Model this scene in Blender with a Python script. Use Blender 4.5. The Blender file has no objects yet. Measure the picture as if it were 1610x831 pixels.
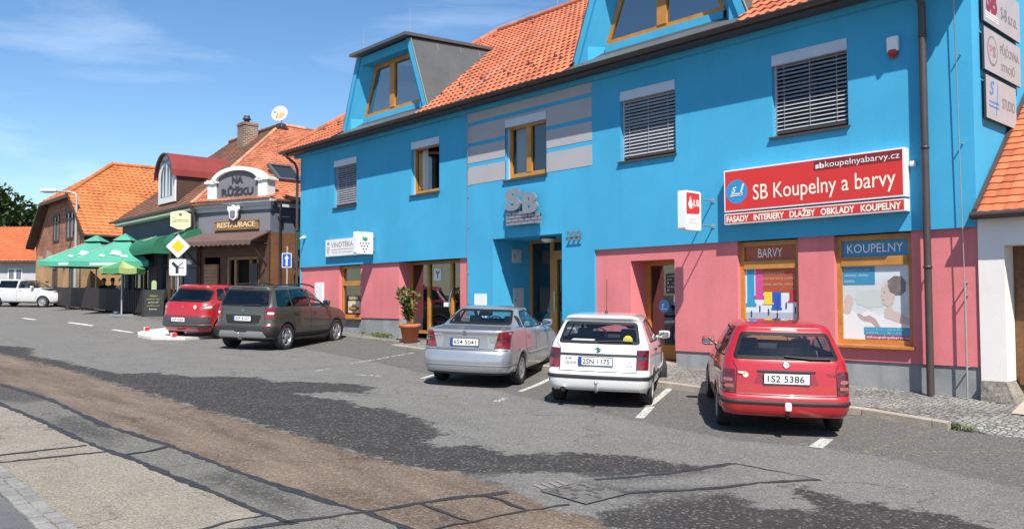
import bpy, bmesh, math, random
import numpy as np
from mathutils import Vector, Matrix
from mathutils.bvhtree import BVHTree
from mathutils.geometry import delaunay_2d_cdt
random.seed(7); np.random.seed(7)
R = math.radians
sc = bpy.context.scene
col = sc.collection

# ------------------------------------------------------------------ camera
cam_d = bpy.data.cameras.new('camera')
cam = bpy.data.objects.new('camera', cam_d)
col.objects.link(cam)
fw = Vector((-0.73701875, 0.67462515, 0.04103979))
rt = Vector((0.6750938, 0.73772499, -0.0031931))
up = Vector((0.03243022, -0.02535233, 0.99915241))
cam.matrix_world = Matrix((
    (rt.x, up.x, -fw.x, 4.4743), (rt.y, up.y, -fw.y, -13.7640),
    (rt.z, up.z, -fw.z, 1.5267), (0, 0, 0, 1)))
cam_d.sensor_width = 36
cam_d.lens = 1293.8 / 1610 * 36
cam_d.clip_start = 0.1
cam_d.clip_end = 3000
sc.camera = cam

# ------------------------------------------------------------------ sky and sun
SUN = Vector((0.625, -0.43, 1.0)).normalized()
W = bpy.data.worlds.new('World')
sc.world = W
W.use_nodes = True
wt = W.node_tree
bg = wt.nodes['Background']
sky = wt.nodes.new('ShaderNodeTexSky')
sky.sky_type = 'NISHITA'
sky.sun_disc = False
sky.sun_elevation = math.asin(SUN.z)
sky.sun_rotation = math.atan2(SUN.x, SUN.y)
sky.altitude = 300
sky.air_density = 1.0
sky.dust_density = 0.25
sky.ozone_density = 2.2
# thin cirrus streaks, laid out over the sky's own directions
tc = wt.nodes.new('ShaderNodeTexCoord')
mp = wt.nodes.new('ShaderNodeMapping')
mp.inputs['Rotation'].default_value = (R(4), R(-3), R(-50))
mp.inputs['Scale'].default_value = (.75, 2.2, 9.0)
n1 = wt.nodes.new('ShaderNodeTexNoise')
n1.inputs['Scale'].default_value = 1.3
n1.inputs['Detail'].default_value = 9
n1.inputs['Roughness'].default_value = 0.58
n1.inputs['Distortion'].default_value = 0.5
rp = wt.nodes.new('ShaderNodeValToRGB')
rp.color_ramp.elements[0].position = 0.53
rp.color_ramp.elements[0].color = (0, 0, 0, 1)
rp.color_ramp.elements[1].position = 0.86
rp.color_ramp.elements[1].color = (.25, .25, .25, 1)
mx = wt.nodes.new('ShaderNodeMixRGB')
mx.inputs['Color2'].default_value = (9.5, 10.4, 11.4, 1)
wt.links.new(tc.outputs['Generated'], mp.inputs['Vector'])
wt.links.new(mp.outputs['Vector'], n1.inputs['Vector'])
wt.links.new(n1.outputs['Fac'], rp.inputs['Fac'])
wt.links.new(rp.outputs['Color'], mx.inputs['Fac'])
hs = wt.nodes.new('ShaderNodeHueSaturation'); hs.inputs['Saturation'].default_value = 1.18
wt.links.new(sky.outputs['Color'], hs.inputs['Color']); wt.links.new(hs.outputs['Color'], mx.inputs['Color1'])
wt.links.new(mx.outputs['Color'], bg.inputs['Color'])
bg.inputs['Strength'].default_value = 0.100

sun_d = bpy.data.lights.new('sun', 'SUN')
sun_d.energy = 5.0
sun_d.angle = R(0.53)
sun_d.color = (1.0, 0.945, 0.86)
sun = bpy.data.objects.new('sun', sun_d)
sun.rotation_euler = (-SUN).to_track_quat('-Z', 'Y').to_euler()
sun.location = (10, -20, 40)
col.objects.link(sun)

sc.view_settings.view_transform = 'Standard'
sc.view_settings.look = 'None'
sc.view_settings.gamma = 1
sc.view_settings.use_curve_mapping = False
sc.view_settings.exposure = 0.73

# ------------------------------------------------------------------ helpers: materials
MATS = {}
def mat(name, c, rough=.6, metal=0., spec=.5, noise=None, fine=None, bump=None, coat=0., emit=None, coords='world', streak=None):
    """principled material; noise/fine = (scale, amount) brightness mottling; bump = (scale, strength, dist)"""
    if name in MATS: return MATS[name]
    m = bpy.data.materials.new(name); m.use_nodes = True
    t = m.node_tree; N = t.nodes; b = N['Principled BSDF']
    b.inputs['Base Color'].default_value = (*c, 1)
    b.inputs['Roughness'].default_value = rough
    b.inputs['Metallic'].default_value = metal
    b.inputs['Specular IOR Level'].default_value = spec
    if coat:
        b.inputs['Coat Weight'].default_value = coat
        b.inputs['Coat Roughness'].default_value = .03
    if noise or fine or bump:
        if coords == 'world':
            g = N.new('ShaderNodeNewGeometry').outputs['Position']
        else:
            g = N.new('ShaderNodeTexCoord').outputs['Object']
    cur = None
    for k in (noise, fine):
        if not k: continue
        n = N.new('ShaderNodeTexNoise'); n.inputs['Scale'].default_value = k[0]; n.inputs['Detail'].default_value = 6
        n.inputs['Roughness'].default_value = .6
        t.links.new(g, n.inputs['Vector'])
        mr = N.new('ShaderNodeMapRange'); mr.inputs['From Min'].default_value = .28; mr.inputs['From Max'].default_value = .72
        mr.inputs['To Min'].default_value = 1 - k[1]; mr.inputs['To Max'].default_value = 1 + k[1]
        t.links.new(n.outputs['Fac'], mr.inputs['Value'])
        v = N.new('ShaderNodeVectorMath'); v.operation = 'SCALE'
        if cur is None: v.inputs[0].default_value = c
        else: t.links.new(cur, v.inputs[0])
        t.links.new(mr.outputs['Result'], v.inputs['Scale'])
        cur = v.outputs['Vector']
    if streak:      # rain streaks: (width scale, height scale, amount)
        mpn = N.new('ShaderNodeMapping'); mpn.inputs['Scale'].default_value = (streak[0], streak[0], streak[1]); t.links.new(g, mpn.inputs['Vector'])
        n = N.new('ShaderNodeTexNoise'); n.inputs['Scale'].default_value = 1; n.inputs['Detail'].default_value = 5; t.links.new(mpn.outputs['Vector'], n.inputs['Vector'])
        mr = N.new('ShaderNodeMapRange'); mr.inputs['From Min'].default_value = .52; mr.inputs['From Max'].default_value = .75; mr.inputs['To Min'].default_value = 1; mr.inputs['To Max'].default_value = 1-streak[2]
        t.links.new(n.outputs['Fac'], mr.inputs['Value']); v = N.new('ShaderNodeVectorMath'); v.operation = 'SCALE'; t.links.new(cur, v.inputs[0]); t.links.new(mr.outputs['Result'], v.inputs['Scale']); cur = v.outputs['Vector']
    if cur is not None: t.links.new(cur, b.inputs['Base Color'])
    if bump:
        n = N.new('ShaderNodeTexNoise'); n.inputs['Scale'].default_value = bump[0]; n.inputs['Detail'].default_value = 5
        t.links.new(g, n.inputs['Vector'])
        bp = N.new('ShaderNodeBump'); bp.inputs['Strength'].default_value = bump[1]; bp.inputs['Distance'].default_value = bump[2]
        t.links.new(n.outputs['Fac'], bp.inputs['Height'])
        t.links.new(bp.outputs['Normal'], b.inputs['Normal'])
    MATS[name] = m
    return m

def glass(name, tint=(.8, .85, .85), refl=1.0, rough=0.0, f0=.07):
    """thin pane: tinted see-through plus mirror reflection by angle"""
    if name in MATS: return MATS[name]
    m = bpy.data.materials.new(name); m.use_nodes = True
    t = m.node_tree; N = t.nodes; N.remove(N['Principled BSDF'])
    tr = N.new('ShaderNodeBsdfTransparent'); tr.inputs['Color'].default_value = (*tint, 1)
    gl = N.new('ShaderNodeBsdfGlossy'); gl.inputs['Roughness'].default_value = rough
    gl.inputs['Color'].default_value = (refl, refl, refl, 1)
    ge = N.new('ShaderNodeNewGeometry'); dt = N.new('ShaderNodeVectorMath'); dt.operation = 'DOT_PRODUCT'
    t.links.new(ge.outputs['Normal'], dt.inputs[0]); t.links.new(ge.outputs['Incoming'], dt.inputs[1])
    ops = [('ABSOLUTE', None), ('SUBTRACT', 1), ('POWER', 4.0), ('MULTIPLY_ADD', 1-f0)]; cur = dt.outputs['Value']
    for op, k in ops:      # Schlick reflectance, the same from both sides of the pane
        q = N.new('ShaderNodeMath'); q.operation = op
        if op == 'SUBTRACT': q.inputs[0].default_value = 1; t.links.new(cur, q.inputs[1])
        else:
            t.links.new(cur, q.inputs[0])
            if k: q.inputs[1].default_value = k
            if op == 'MULTIPLY_ADD': q.inputs[2].default_value = f0
        cur = q.outputs[0]
    mxs = N.new('ShaderNodeMixShader')
    t.links.new(cur, mxs.inputs['Fac'])
    t.links.new(tr.outputs['BSDF'], mxs.inputs[1]); t.links.new(gl.outputs['BSDF'], mxs.inputs[2])
    t.links.new(mxs.outputs['Shader'], N['Material Output'].inputs['Surface'])
    MATS[name] = m
    return m

def tile_mat(name, c, var=.22, moss=None, dirt=.12):
    """roof tiles: one random tone per tile (from the UV cell), weathering on top"""
    m = bpy.data.materials.new(name); m.use_nodes = True
    t = m.node_tree; N = t.nodes; b = N['Principled BSDF']
    b.inputs['Roughness'].default_value = .75; b.inputs['Specular IOR Level'].default_value = .3
    uv = N.new('ShaderNodeUVMap'); fl = N.new('ShaderNodeVectorMath'); fl.operation = 'FLOOR'
    t.links.new(uv.outputs['UV'], fl.inputs[0])
    wn = N.new('ShaderNodeTexWhiteNoise'); t.links.new(fl.outputs['Vector'], wn.inputs['Vector'])
    mr = N.new('ShaderNodeMapRange'); mr.inputs['To Min'].default_value = 1 - var; mr.inputs['To Max'].default_value = 1 + var
    t.links.new(wn.outputs['Value'], mr.inputs['Value'])
    sc1 = N.new('ShaderNodeVectorMath'); sc1.operation = 'SCALE'; sc1.inputs[0].default_value = c
    t.links.new(mr.outputs['Result'], sc1.inputs['Scale'])
    g = N.new('ShaderNodeNewGeometry')
    n = N.new('ShaderNodeTexNoise'); n.inputs['Scale'].default_value = .9; n.inputs['Detail'].default_value = 7
    t.links.new(g.outputs['Position'], n.inputs['Vector'])
    m2 = N.new('ShaderNodeMapRange'); m2.inputs['From Min'].default_value = .3; m2.inputs['From Max'].default_value = .7
    m2.inputs['To Min'].default_value = 1 - dirt * 1.5; m2.inputs['To Max'].default_value = 1 + dirt
    t.links.new(n.outputs['Fac'], m2.inputs['Value'])
    sc2 = N.new('ShaderNodeVectorMath'); sc2.operation = 'SCALE'
    t.links.new(sc1.outputs['Vector'], sc2.inputs[0]); t.links.new(m2.outputs['Result'], sc2.inputs['Scale'])
    out = sc2.outputs['Vector']
    if moss:
        mxn = N.new('ShaderNodeMixRGB'); mxn.inputs['Color2'].default_value = (*moss, 1)
        n3 = N.new('ShaderNodeTexNoise'); n3.inputs['Scale'].default_value = 2.3; n3.inputs['Detail'].default_value = 8
        t.links.new(g.outputs['Position'], n3.inputs['Vector'])
        m3 = N.new('ShaderNodeMapRange'); m3.inputs['From Min'].default_value = .48; m3.inputs['From Max'].default_value = .7; m3.inputs['To Max'].default_value = .7
        t.links.new(n3.outputs['Fac'], m3.inputs['Value']); t.links.new(m3.outputs['Result'], mxn.inputs['Fac'])
        t.links.new(out, mxn.inputs['Color1']); out = mxn.outputs['Color']
    t.links.new(out, b.inputs['Base Color'])
    return m

def brick_mat(name, c1, c2, mortar, w=.25, h=.075, axis='xz', msize=.012):
    m = bpy.data.materials.new(name); m.use_nodes = True
    t = m.node_tree; N = t.nodes; b = N['Principled BSDF']; b.inputs['Roughness'].default_value = .85
    g = N.new('ShaderNodeNewGeometry'); sp = N.new('ShaderNodeSeparateXYZ'); cb = N.new('ShaderNodeCombineXYZ')
    t.links.new(g.outputs['Position'], sp.inputs[0])
    if axis == 'sum':
        ad = N.new('ShaderNodeMath'); t.links.new(sp.outputs['X'], ad.inputs[0]); t.links.new(sp.outputs['Y'], ad.inputs[1])
        t.links.new(ad.outputs[0], cb.inputs['X'])
    else:
        t.links.new(sp.outputs['X' if axis[0] == 'x' else 'Y'], cb.inputs['X'])
    t.links.new(sp.outputs['Z'], cb.inputs['Y'])
    br = N.new('ShaderNodeTexBrick'); br.inputs['Scale'].default_value = 1
    br.inputs['Color1'].default_value = (*c1, 1); br.inputs['Color2'].default_value = (*c2, 1); br.inputs['Mortar'].default_value = (*mortar, 1)
    br.inputs['Brick Width'].default_value = w; br.inputs['Row Height'].default_value = h; br.inputs['Mortar Size'].default_value = msize
    t.links.new(cb.outputs[0], br.inputs['Vector'])
    n = N.new('ShaderNodeTexNoise'); n.inputs['Scale'].default_value = 1.4; n.inputs['Detail'].default_value = 6
    t.links.new(g.outputs['Position'], n.inputs['Vector'])
    mr = N.new('ShaderNodeMapRange'); mr.inputs['From Min'].default_value = .3; mr.inputs['From Max'].default_value = .7
    mr.inputs['To Min'].default_value = .72; mr.inputs['To Max'].default_value = 1.25
    t.links.new(n.outputs['Fac'], mr.inputs['Value'])
    s = N.new('ShaderNodeVectorMath'); s.operation = 'SCALE'
    t.links.new(br.outputs['Color'], s.inputs[0]); t.links.new(mr.outputs['Result'], s.inputs['Scale'])
    t.links.new(s.outputs['Vector'], b.inputs['Base Color'])
    bp = N.new('ShaderNodeBump'); bp.inputs['Strength'].default_value = .5; bp.inputs['Distance'].default_value = .01; bp.invert = True
    t.links.new(br.outputs['Fac'], bp.inputs['Height']); t.links.new(bp.outputs['Normal'], b.inputs['Normal'])
    return m

# ------------------------------------------------------------------ helpers: meshes
class MB:
    """collects faces (each with a material index) and links them as one mesh object"""
    def __init__(s): s.v = []; s.f = []; s.m = []; s.uv = {}; s.sm = []
    def add(s, vs, fs, mi=0, smooth=False):
        o = len(s.v); s.v += [tuple(v) for v in vs]
        for f in fs: s.f.append(tuple(i + o for i in f)); s.m.append(mi); s.sm.append(smooth)
        return s
    def quad(s, a, b, c, d, mi=0): return s.add([a, b, c, d], [(0, 1, 2, 3)], mi)
    def box(s, x0, x1, y0, y1, z0, z1, mi=0):
        v = [(x0,y0,z0),(x1,y0,z0),(x1,y1,z0),(x0,y1,z0),(x0,y0,z1),(x1,y0,z1),(x1,y1,z1),(x0,y1,z1)]
        return s.add(v, [(0,3,2,1),(4,5,6,7),(0,1,5,4),(1,2,6,5),(2,3,7,6),(3,0,4,7)], mi)
    def bbox(s, c, d, b=.01, mi=0, M=None, smooth=False):
        """bevelled box: centre c, size d, bevel b, optional matrix"""
        bm = bmesh.new(); bmesh.ops.create_cube(bm, size=1)
        bmesh.ops.scale(bm, vec=d, verts=bm.verts)
        if b: bmesh.ops.bevel(bm, geom=bm.edges[:], offset=b, segments=2, affect='EDGES', profile=.6)
        T = (M or Matrix()) @ Matrix.Translation(c)
        bm.verts.index_update()
        s.add([T @ v.co for v in bm.verts], [[v.index for v in f.verts] for f in bm.faces], mi, smooth); bm.free(); return s
    def obox(s, c, U, V, Wd, su, sv, sw, mi=0):
        c = Vector(c); U = Vector(U).normalized()*su/2; V = Vector(V).normalized()*sv/2; Wd = Vector(Wd).normalized()*sw/2
        v = [c-U-V-Wd, c+U-V-Wd, c+U+V-Wd, c-U+V-Wd, c-U-V+Wd, c+U-V+Wd, c+U+V+Wd, c-U+V+Wd]
        return s.add(v, [(0,3,2,1),(4,5,6,7),(0,1,5,4),(1,2,6,5),(2,3,7,6),(3,0,4,7)], mi)
    def tube(s, path, r, n=8, mi=0, caps=True):
        P = [Vector(p) for p in path]; rs = r if isinstance(r, (list, tuple)) else [r]*len(P)
        vs = []; pu = None
        for i, p in enumerate(P):
            d = (P[min(i+1, len(P)-1)] - P[max(i-1, 0)]).normalized()
            if pu is None: pu = d.orthogonal().normalized()
            a = (pu - d*pu.dot(d)).normalized(); pu = a; b = d.cross(a)
            for k in range(n):
                t = 2*math.pi*k/n; vs.append(p + (a*math.cos(t) + b*math.sin(t))*rs[i])
        fs = [(i*n+k, i*n+(k+1) % n, (i+1)*n+(k+1) % n, (i+1)*n+k) for i in range(len(P)-1) for k in range(n)]
        s.add(vs, fs, mi, True)
        if caps: s.add(vs[:n], [tuple(range(n))[::-1]], mi); s.add(vs[-n:], [tuple(range(n))], mi)
        return s
    def lathe(s, prof, n=24, M=None, mi=0, smooth=True):
        """profile (r, z) revolved about local z; M places it"""
        M = M or Matrix(); vs = []
        for r, z in prof:
            for k in range(n):
                t = 2*math.pi*k/n; vs.append(M @ Vector((r*math.cos(t), r*math.sin(t), z)))
        fs = [(i*n+k, i*n+(k+1) % n, (i+1)*n+(k+1) % n, (i+1)*n+k) for i in range(len(prof)-1) for k in range(n)]
        return s.add(vs, fs, mi, smooth)
    def plate(s, poly, O, U, V, th=.01, mi=0, side_mi=None, off=0.):
        """2-D polygon extruded: front at off+th along U x V"""
        O = Vector(O); U = Vector(U); V = Vector(V); Nn = U.cross(V).normalized()
        v2, _, tri, *_ = delaunay_2d_cdt([Vector(p) for p in poly], [], [list(range(len(poly)))], 1, 1e-6)
        fr = [O + U*p[0] + V*p[1] + Nn*(off+th) for p in v2]
        s.add(fr, tri, mi)
        if th:
            n = len(poly)
            a = sum(poly[i][0]*poly[(i+1) % n][1] - poly[(i+1) % n][0]*poly[i][1] for i in range(n))
            P = poly if a > 0 else poly[::-1]
            A = [O + U*p[0] + V*p[1] + Nn*(off+th) for p in P]; Bk = [q - Nn*th for q in A]
            s.add(A + Bk, [(n+i, n+(i+1) % n, (i+1) % n, i) for i in range(n)], mi if side_mi is None else side_mi)
        return s
    def text(s, body, O, U, V, w=None, h=None, th=.004, mi=0, bold=0., off=0., shear=0., align='L'):
        """lettering from Blender's own font, fitted to width w / height h"""
        cu = bpy.data.curves.new('t', 'FONT'); cu.body = body; cu.offset = bold; cu.resolution_u = 3; cu.shear = shear
        ob = bpy.data.objects.new('t', cu); col.objects.link(ob)
        dg = bpy.context.evaluated_depsgraph_get(); me = bpy.data.meshes.new_from_object(ob.evaluated_get(dg))
        P = [(v.co.x, v.co.y) for v in me.vertices]; F = [tuple(f.vertices) for f in me.polygons]
        bpy.data.objects.remove(ob); bpy.data.curves.remove(cu); bpy.data.meshes.remove(me)
        if not P: return s
        x0 = min(p[0] for p in P); x1 = max(p[0] for p in P); y0 = min(p[1] for p in P); y1 = max(p[1] for p in P)
        sx = w/(x1-x0) if w else None; sy = h/(y1-y0) if h else None
        sx = sx or sy; sy = sy or sx
        O = Vector(O); U = Vector(U).normalized(); V = Vector(V).normalized(); Nn = U.cross(V)
        dx = 0 if align == 'L' else (-(x1-x0)*sx/2 if align == 'C' else -(x1-x0)*sx)
        Q = [O + U*((p[0]-x0)*sx + dx) + V*(p[1]-y0)*sy + Nn*(off+th) for p in P]
        s.add(Q, F, mi)
        if th > .006:
            ec = {}
            for f in F:
                for i in range(len(f)):
                    e = (f[i], f[(i+1) % len(f)]); ec[e] = ec.get(e, 0)+1
            o = len(Q); Bk = [q - Nn*th for q in Q]
            s.add(Q + Bk, [(e[1], e[0], o+e[0], o+e[1]) for e in ec if (e[1], e[0]) not in ec], mi)
        return s
    def mesh(s, name, mats, Minv=None, auto=None):
        me = bpy.data.meshes.new(name)
        v = [Minv @ Vector(p) for p in s.v] if Minv is not None else s.v
        me.from_pydata(v, [], s.f)
        for m in (mats if isinstance(mats, (list, tuple)) else [mats]): me.materials.append(m)
        me.polygons.foreach_set('material_index', s.m); me.polygons.foreach_set('use_smooth', s.sm)
        if s.uv:
            l = me.uv_layers.new(name='UVMap')
            for f in me.polygons:
                if f.index in s.uv:
                    for k, li in enumerate(f.loop_indices): l.data[li].uv = s.uv[f.index][k]
        me.update(); return me

MW = {}          # world matrix of every top-level thing
def root_of(o):
    while o.parent: o = o.parent
    return o
def obj(name, mb, mats, parent=None, local=False):
    inv = None
    if parent is not None and not local:
        inv = MW[root_of(parent).name].inverted()
    me = mb if isinstance(mb, bpy.types.Mesh) else mb.mesh(name, mats, inv)
    o = bpy.data.objects.new(name, me); col.objects.link(o)
    if parent is not None: o.parent = parent
    return o
def tag(o, label, cat, group=None):
    o['label'] = label; o['category'] = cat
    if group: o['group'] = group
    MW.setdefault(o.name, Matrix.Translation(o.location) @ Matrix.Rotation(o.rotation_euler.z, 4, 'Z'))
    return o
def thing(name, label, cat, loc=(0,0,0), rz=0., group=None):
    o = bpy.data.objects.new(name, None); col.objects.link(o); o.empty_display_size = .2
    o.location = loc; o.rotation_euler = (0, 0, rz)
    MW[o.name] = Matrix.Translation(loc) @ Matrix.Rotation(rz, 4, 'Z')
    return tag(o, label, cat, group)
def structure(name, mb, mats):
    o = obj(name, mb, mats); o['kind'] = 'structure'; return o
def single(name, mb, mats, label, cat, group=None, base=None):
    """a thing that is one mesh; its origin goes to the given base point"""
    b = Vector(base if base is not None else (0, 0, 0))
    me = mb.mesh(name, mats, Matrix.Translation(-b))
    o = bpy.data.objects.new(name, me); col.objects.link(o); o.location = b
    return tag(o, label, cat, group)

X, Y, Z = Vector((1,0,0)), Vector((0,1,0)), Vector((0,0,1))
def circle(cx, cy, r, n=24, ry=None): return [(cx + r*math.cos(2*math.pi*k/n), cy + (ry or r)*math.sin(2*math.pi*k/n)) for k in range(n)]
def rrect(x0, y0, x1, y1, r, n=4):
    P = []
    for cx, cy, a in ((x1-r, y0+r, -90), (x1-r, y1-r, 0), (x0+r, y1-r, 90), (x0+r, y0+r, 180)):
        P += [(cx + r*math.cos(R(a+90*k/n)), cy + r*math.sin(R(a+90*k/n))) for k in range(n+1)]
    return P

# ------------------------------------------------------------------ terrain
def Bz(x):
    if x > 1.5: return -.29-.0325*1.5-.012*(x-1.5)
    if x < -52: return -.29+.0325*52+.008*min(-52-x, 120)
    return -.29-.0325*x
def sstep(v, a, b):
    t = max(0., min(1., (v-a)/(b-a))); return t*t*(3-2*t)
def gz(x, y): return Bz(x) + .045*max(0, min(y, 2)+3) + .16*sstep(-x, 23.5, 29)*(1-sstep(-x, 33, 45))*sstep(y, -5.5, -2.8)
# ================================================================== GROUND, ROAD AND PAVEMENTS
DARK = [(-21.03,-9.83),(-19.97,-9.17),(-19.01,-8.66),(-16.36,-9.17),(-15.32,-8.85),(-14.4,-8.89),(-12.98,-8.68),(-12.28,-8.6),(-12.01,-7.99),(-11.08,-7.72),(-10.45,-6.76),(-9.62,-6.75),(-9.13,-6.18),(-8.5,-5.73),(-7.85,-5.73),(-7.35,-6.29),(-7.76,-6.47),(-7.91,-6.83),(-8.03,-7.15),(-7.56,-7.12),(-6.82,-6.92),(-6.15,-7.1),(-5.94,-6.92),(-5.43,-6.82),(-4.7,-7.01),(-4.03,-7.25),(-3.73,-7.43),(-3.54,-7.87),(-3.19,-7.91),(-3.06,-7.49),(-2.41,-7.52),(-2.02,-6.89),(-1.36,-6.47),(-.89,-6.39),(-.59,-6.35),(-.75,-6.93),(-1.06,-7.55),(-1.49,-7.75),(-1.7,-8.16),(-1.87,-8.48),(-1.48,-8.56),(-1.3,-8.53),(-2.08,-8.51),(-2.6,-8.72),(-3.35,-8.82),(-4.36,-8.84),(-5.47,-8.9),(-6.77,-8.97),(-8.91,-9.08),(-12.01,-9.14),(-15.65,-9.38),(-17.53,-9.62),(-20.18,-9.96)]
DARK2 = [(-.25,-8.49),(-.28,-8.21),(-.24,-7.81),(-.1,-7.38),(.11,-7.03),(.32,-7.09),(.57,-7.23),(.94,-6.98),(.32,-6.34),(.58,-6.28),(.86,-6.41),(1.24,-6.28),(1.61,-6.16),(1.92,-6.18),(2.18,-6.39),(2.9,-6.8),(6,-7.6),(6,-10.3),(1.39,-10.1),(.34,-8.8),(-.19,-8.6)]
BROWN = [(-20.18,-9.96),(-17.53,-9.62),(-15.65,-9.38),(-12.01,-9.14),(-8.91,-9.08),(-6.77,-8.97),(-5.47,-8.9),(-4.36,-8.84),(-3.35,-8.82),(-2.6,-8.72),(-2.08,-8.51),(-1.3,-8.53),(-.53,-8.71),(-.19,-8.6),(.34,-8.8),(1.39,-10.1),(.36,-10.26),(-.63,-10.01),(-1.42,-9.99),(-2.08,-10.11),(-2.86,-10.17),(-3.77,-10.24),(-5.22,-10.3),(-6.8,-10.48),(-9.45,-10.47),(-11.81,-10.69),(-13.44,-10.99),(-20,-11.1)]
STRIP = [(-20,-11.1),(-13.44,-10.99),(-11.81,-10.69),(-9.45,-10.47),(-6.8,-10.48),(-5.22,-10.3),(-3.77,-10.24),(-2.86,-10.17),(-2.08,-10.11),(-1.42,-9.99),(-.8,-10.0),(.36,-10.26),(6,-10.4),(6,-11.2),(.68,-10.95),(-.47,-10.69),(-1.51,-10.62),(-1.96,-10.67),(-2.68,-10.7),(-3.74,-10.79),(-4.8,-10.84),(-5.85,-10.96),(-7.73,-11.02),(-9.45,-11.13),(-11.51,-11.28),(-20,-11.6)]
BLOB = [(-16,-11.1),(-13.44,-10.99),(-11.81,-10.69),(-10.88,-10.5),(-9.48,-10.5),(-9.38,-10.82),(-9.72,-11.08),(-11.51,-11.28)]
SMUDGE = [(-7.7,-10.6),(-5.9,-10.5),(-5.4,-10.75),(-6.6,-10.95),(-7.6,-10.9)]
SMUDGE2 = [(-3.5,-10.3),(-2.3,-10.25),(-1.8,-10.4),(-2.6,-10.6),(-3.4,-10.6)]
PARK = [(-30,-2.6),(-14.56,-3.11),(-10.01,-3.54),(-5.98,-4.28),(-2.92,-4.65),(-1.27,-4.75),(-.41,-4.3),(.6,-4.25),(1.88,-4.67),(2.3,-4.89),(9,-5.6),(9,3),(-30,3)]
BEIGE = [(-40,-11.6),(-20,-11.6),(-11.51,-11.28),(-9.45,-11.13),(-7.73,-11.02),(-5.85,-10.96),(-4.8,-10.84),(-3.74,-10.79),(-2.68,-10.7),(-1.96,-10.67),(-1.7,-11.0),(-1.9,-11.6),(-1.9,-12.6),(-40,-12.6)]
CONC = [(-1.7,-11.27),(-1.6,-10.65),(-1.45,-9.99),(-.75,-9.95),(.36,-10.26),(.6,-11.1),(.3,-12.6),(-1.9,-12.6)]
LIGHTP = [(-1.9,-8.5),(-1.7,-8.1),(-1.2,-7.6),(-.9,-7.5),(-.55,-7.7),(-.3,-7.7),(-.1,-7.0),(.1,-6.9),(-.2,-8.3),(-.5,-8.65),(-1.2,-8.55)]

def sdf(poly, PX, PY):
    P = np.array(poly, float); n = len(P)
    d = np.full(PX.shape, 1e9); inside = np.zeros(PX.shape, bool)
    for i in range(n):
        a = P[i]; b = P[(i+1) % n]; e = b-a; wx = PX-a[0]; wy = PY-a[1]
        t = np.clip((wx*e[0]+wy*e[1])/(e@e+1e-12), 0, 1)
        d = np.minimum(d, (wx-e[0]*t)**2 + (wy-e[1]*t)**2)
        if abs(e[1]) > 1e-9:
            c = ((a[1] <= PY) != (b[1] <= PY)) & (PX < a[0] + (PY-a[1])*e[0]/e[1])
            inside ^= c
    d = np.sqrt(d)
    return np.where(inside, d, -d)

def spaced(segs):
    out = [segs[0][0]]
    for a, b, st in segs:
        n = max(1, int(round((b-a)/st))); out += [a + (b-a)*(k+1)/n for k in range(n)]
    return out
gxs = spaced([(-900,-200,70),(-200,-60,10),(-60,-50,1),(-50,-22,.5),(-22,-14,.2),(-14,5,.1),(5,12,.5),(12,60,6),(60,900,70)])
gys = spaced([(-900,-60,70),(-60,-16,4),(-16,-12.6,.4),(-12.6,-5,.1),(-5,2,.25),(2,40,2),(40,200,20),(200,900,70)])
nx, ny = len(gxs), len(gys)
PX, PY = np.meshgrid(np.array(gxs), np.array(gys))
gv = [(x, y, gz(x, y)) for y in gys for x in gxs]
gf = [(j*nx+i, j*nx+i+1, (j+1)*nx+i+1, (j+1)*nx+i) for j in range(ny-1) for i in range(nx-1)]
gm = bpy.data.meshes.new('ground'); gm.from_pydata(gv, [], gf)
for nm, polys in (('dark', (DARK, DARK2)), ('brown', (BROWN,)), ('strip', (STRIP,)), ('blob', (BLOB, SMUDGE, SMUDGE2, [(-.95,-7.75),(-.5,-7.6),(-.15,-7.05),(.05,-6.6),(-.1,-7.3),(-.45,-7.95),(-.75,-8.1)], [(-.9,-7.4),(-.75,-6.9),(-.6,-6.2),(-.45,-6.2),(-.6,-7.0),(-.8,-7.6)])), ('park', (PARK,)), ('beige', (BEIGE,)), ('conc', (CONC,)), ('lightp', (LIGHTP,))):
    v = np.full(PX.shape, -9.)
    for p in polys: v = np.maximum(v, sdf(p, PX, PY))
    a = gm.attributes.new(nm, 'FLOAT', 'POINT'); a.data.foreach_set('value', np.clip(v, -3, 3).ravel().astype(np.float32))

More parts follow.
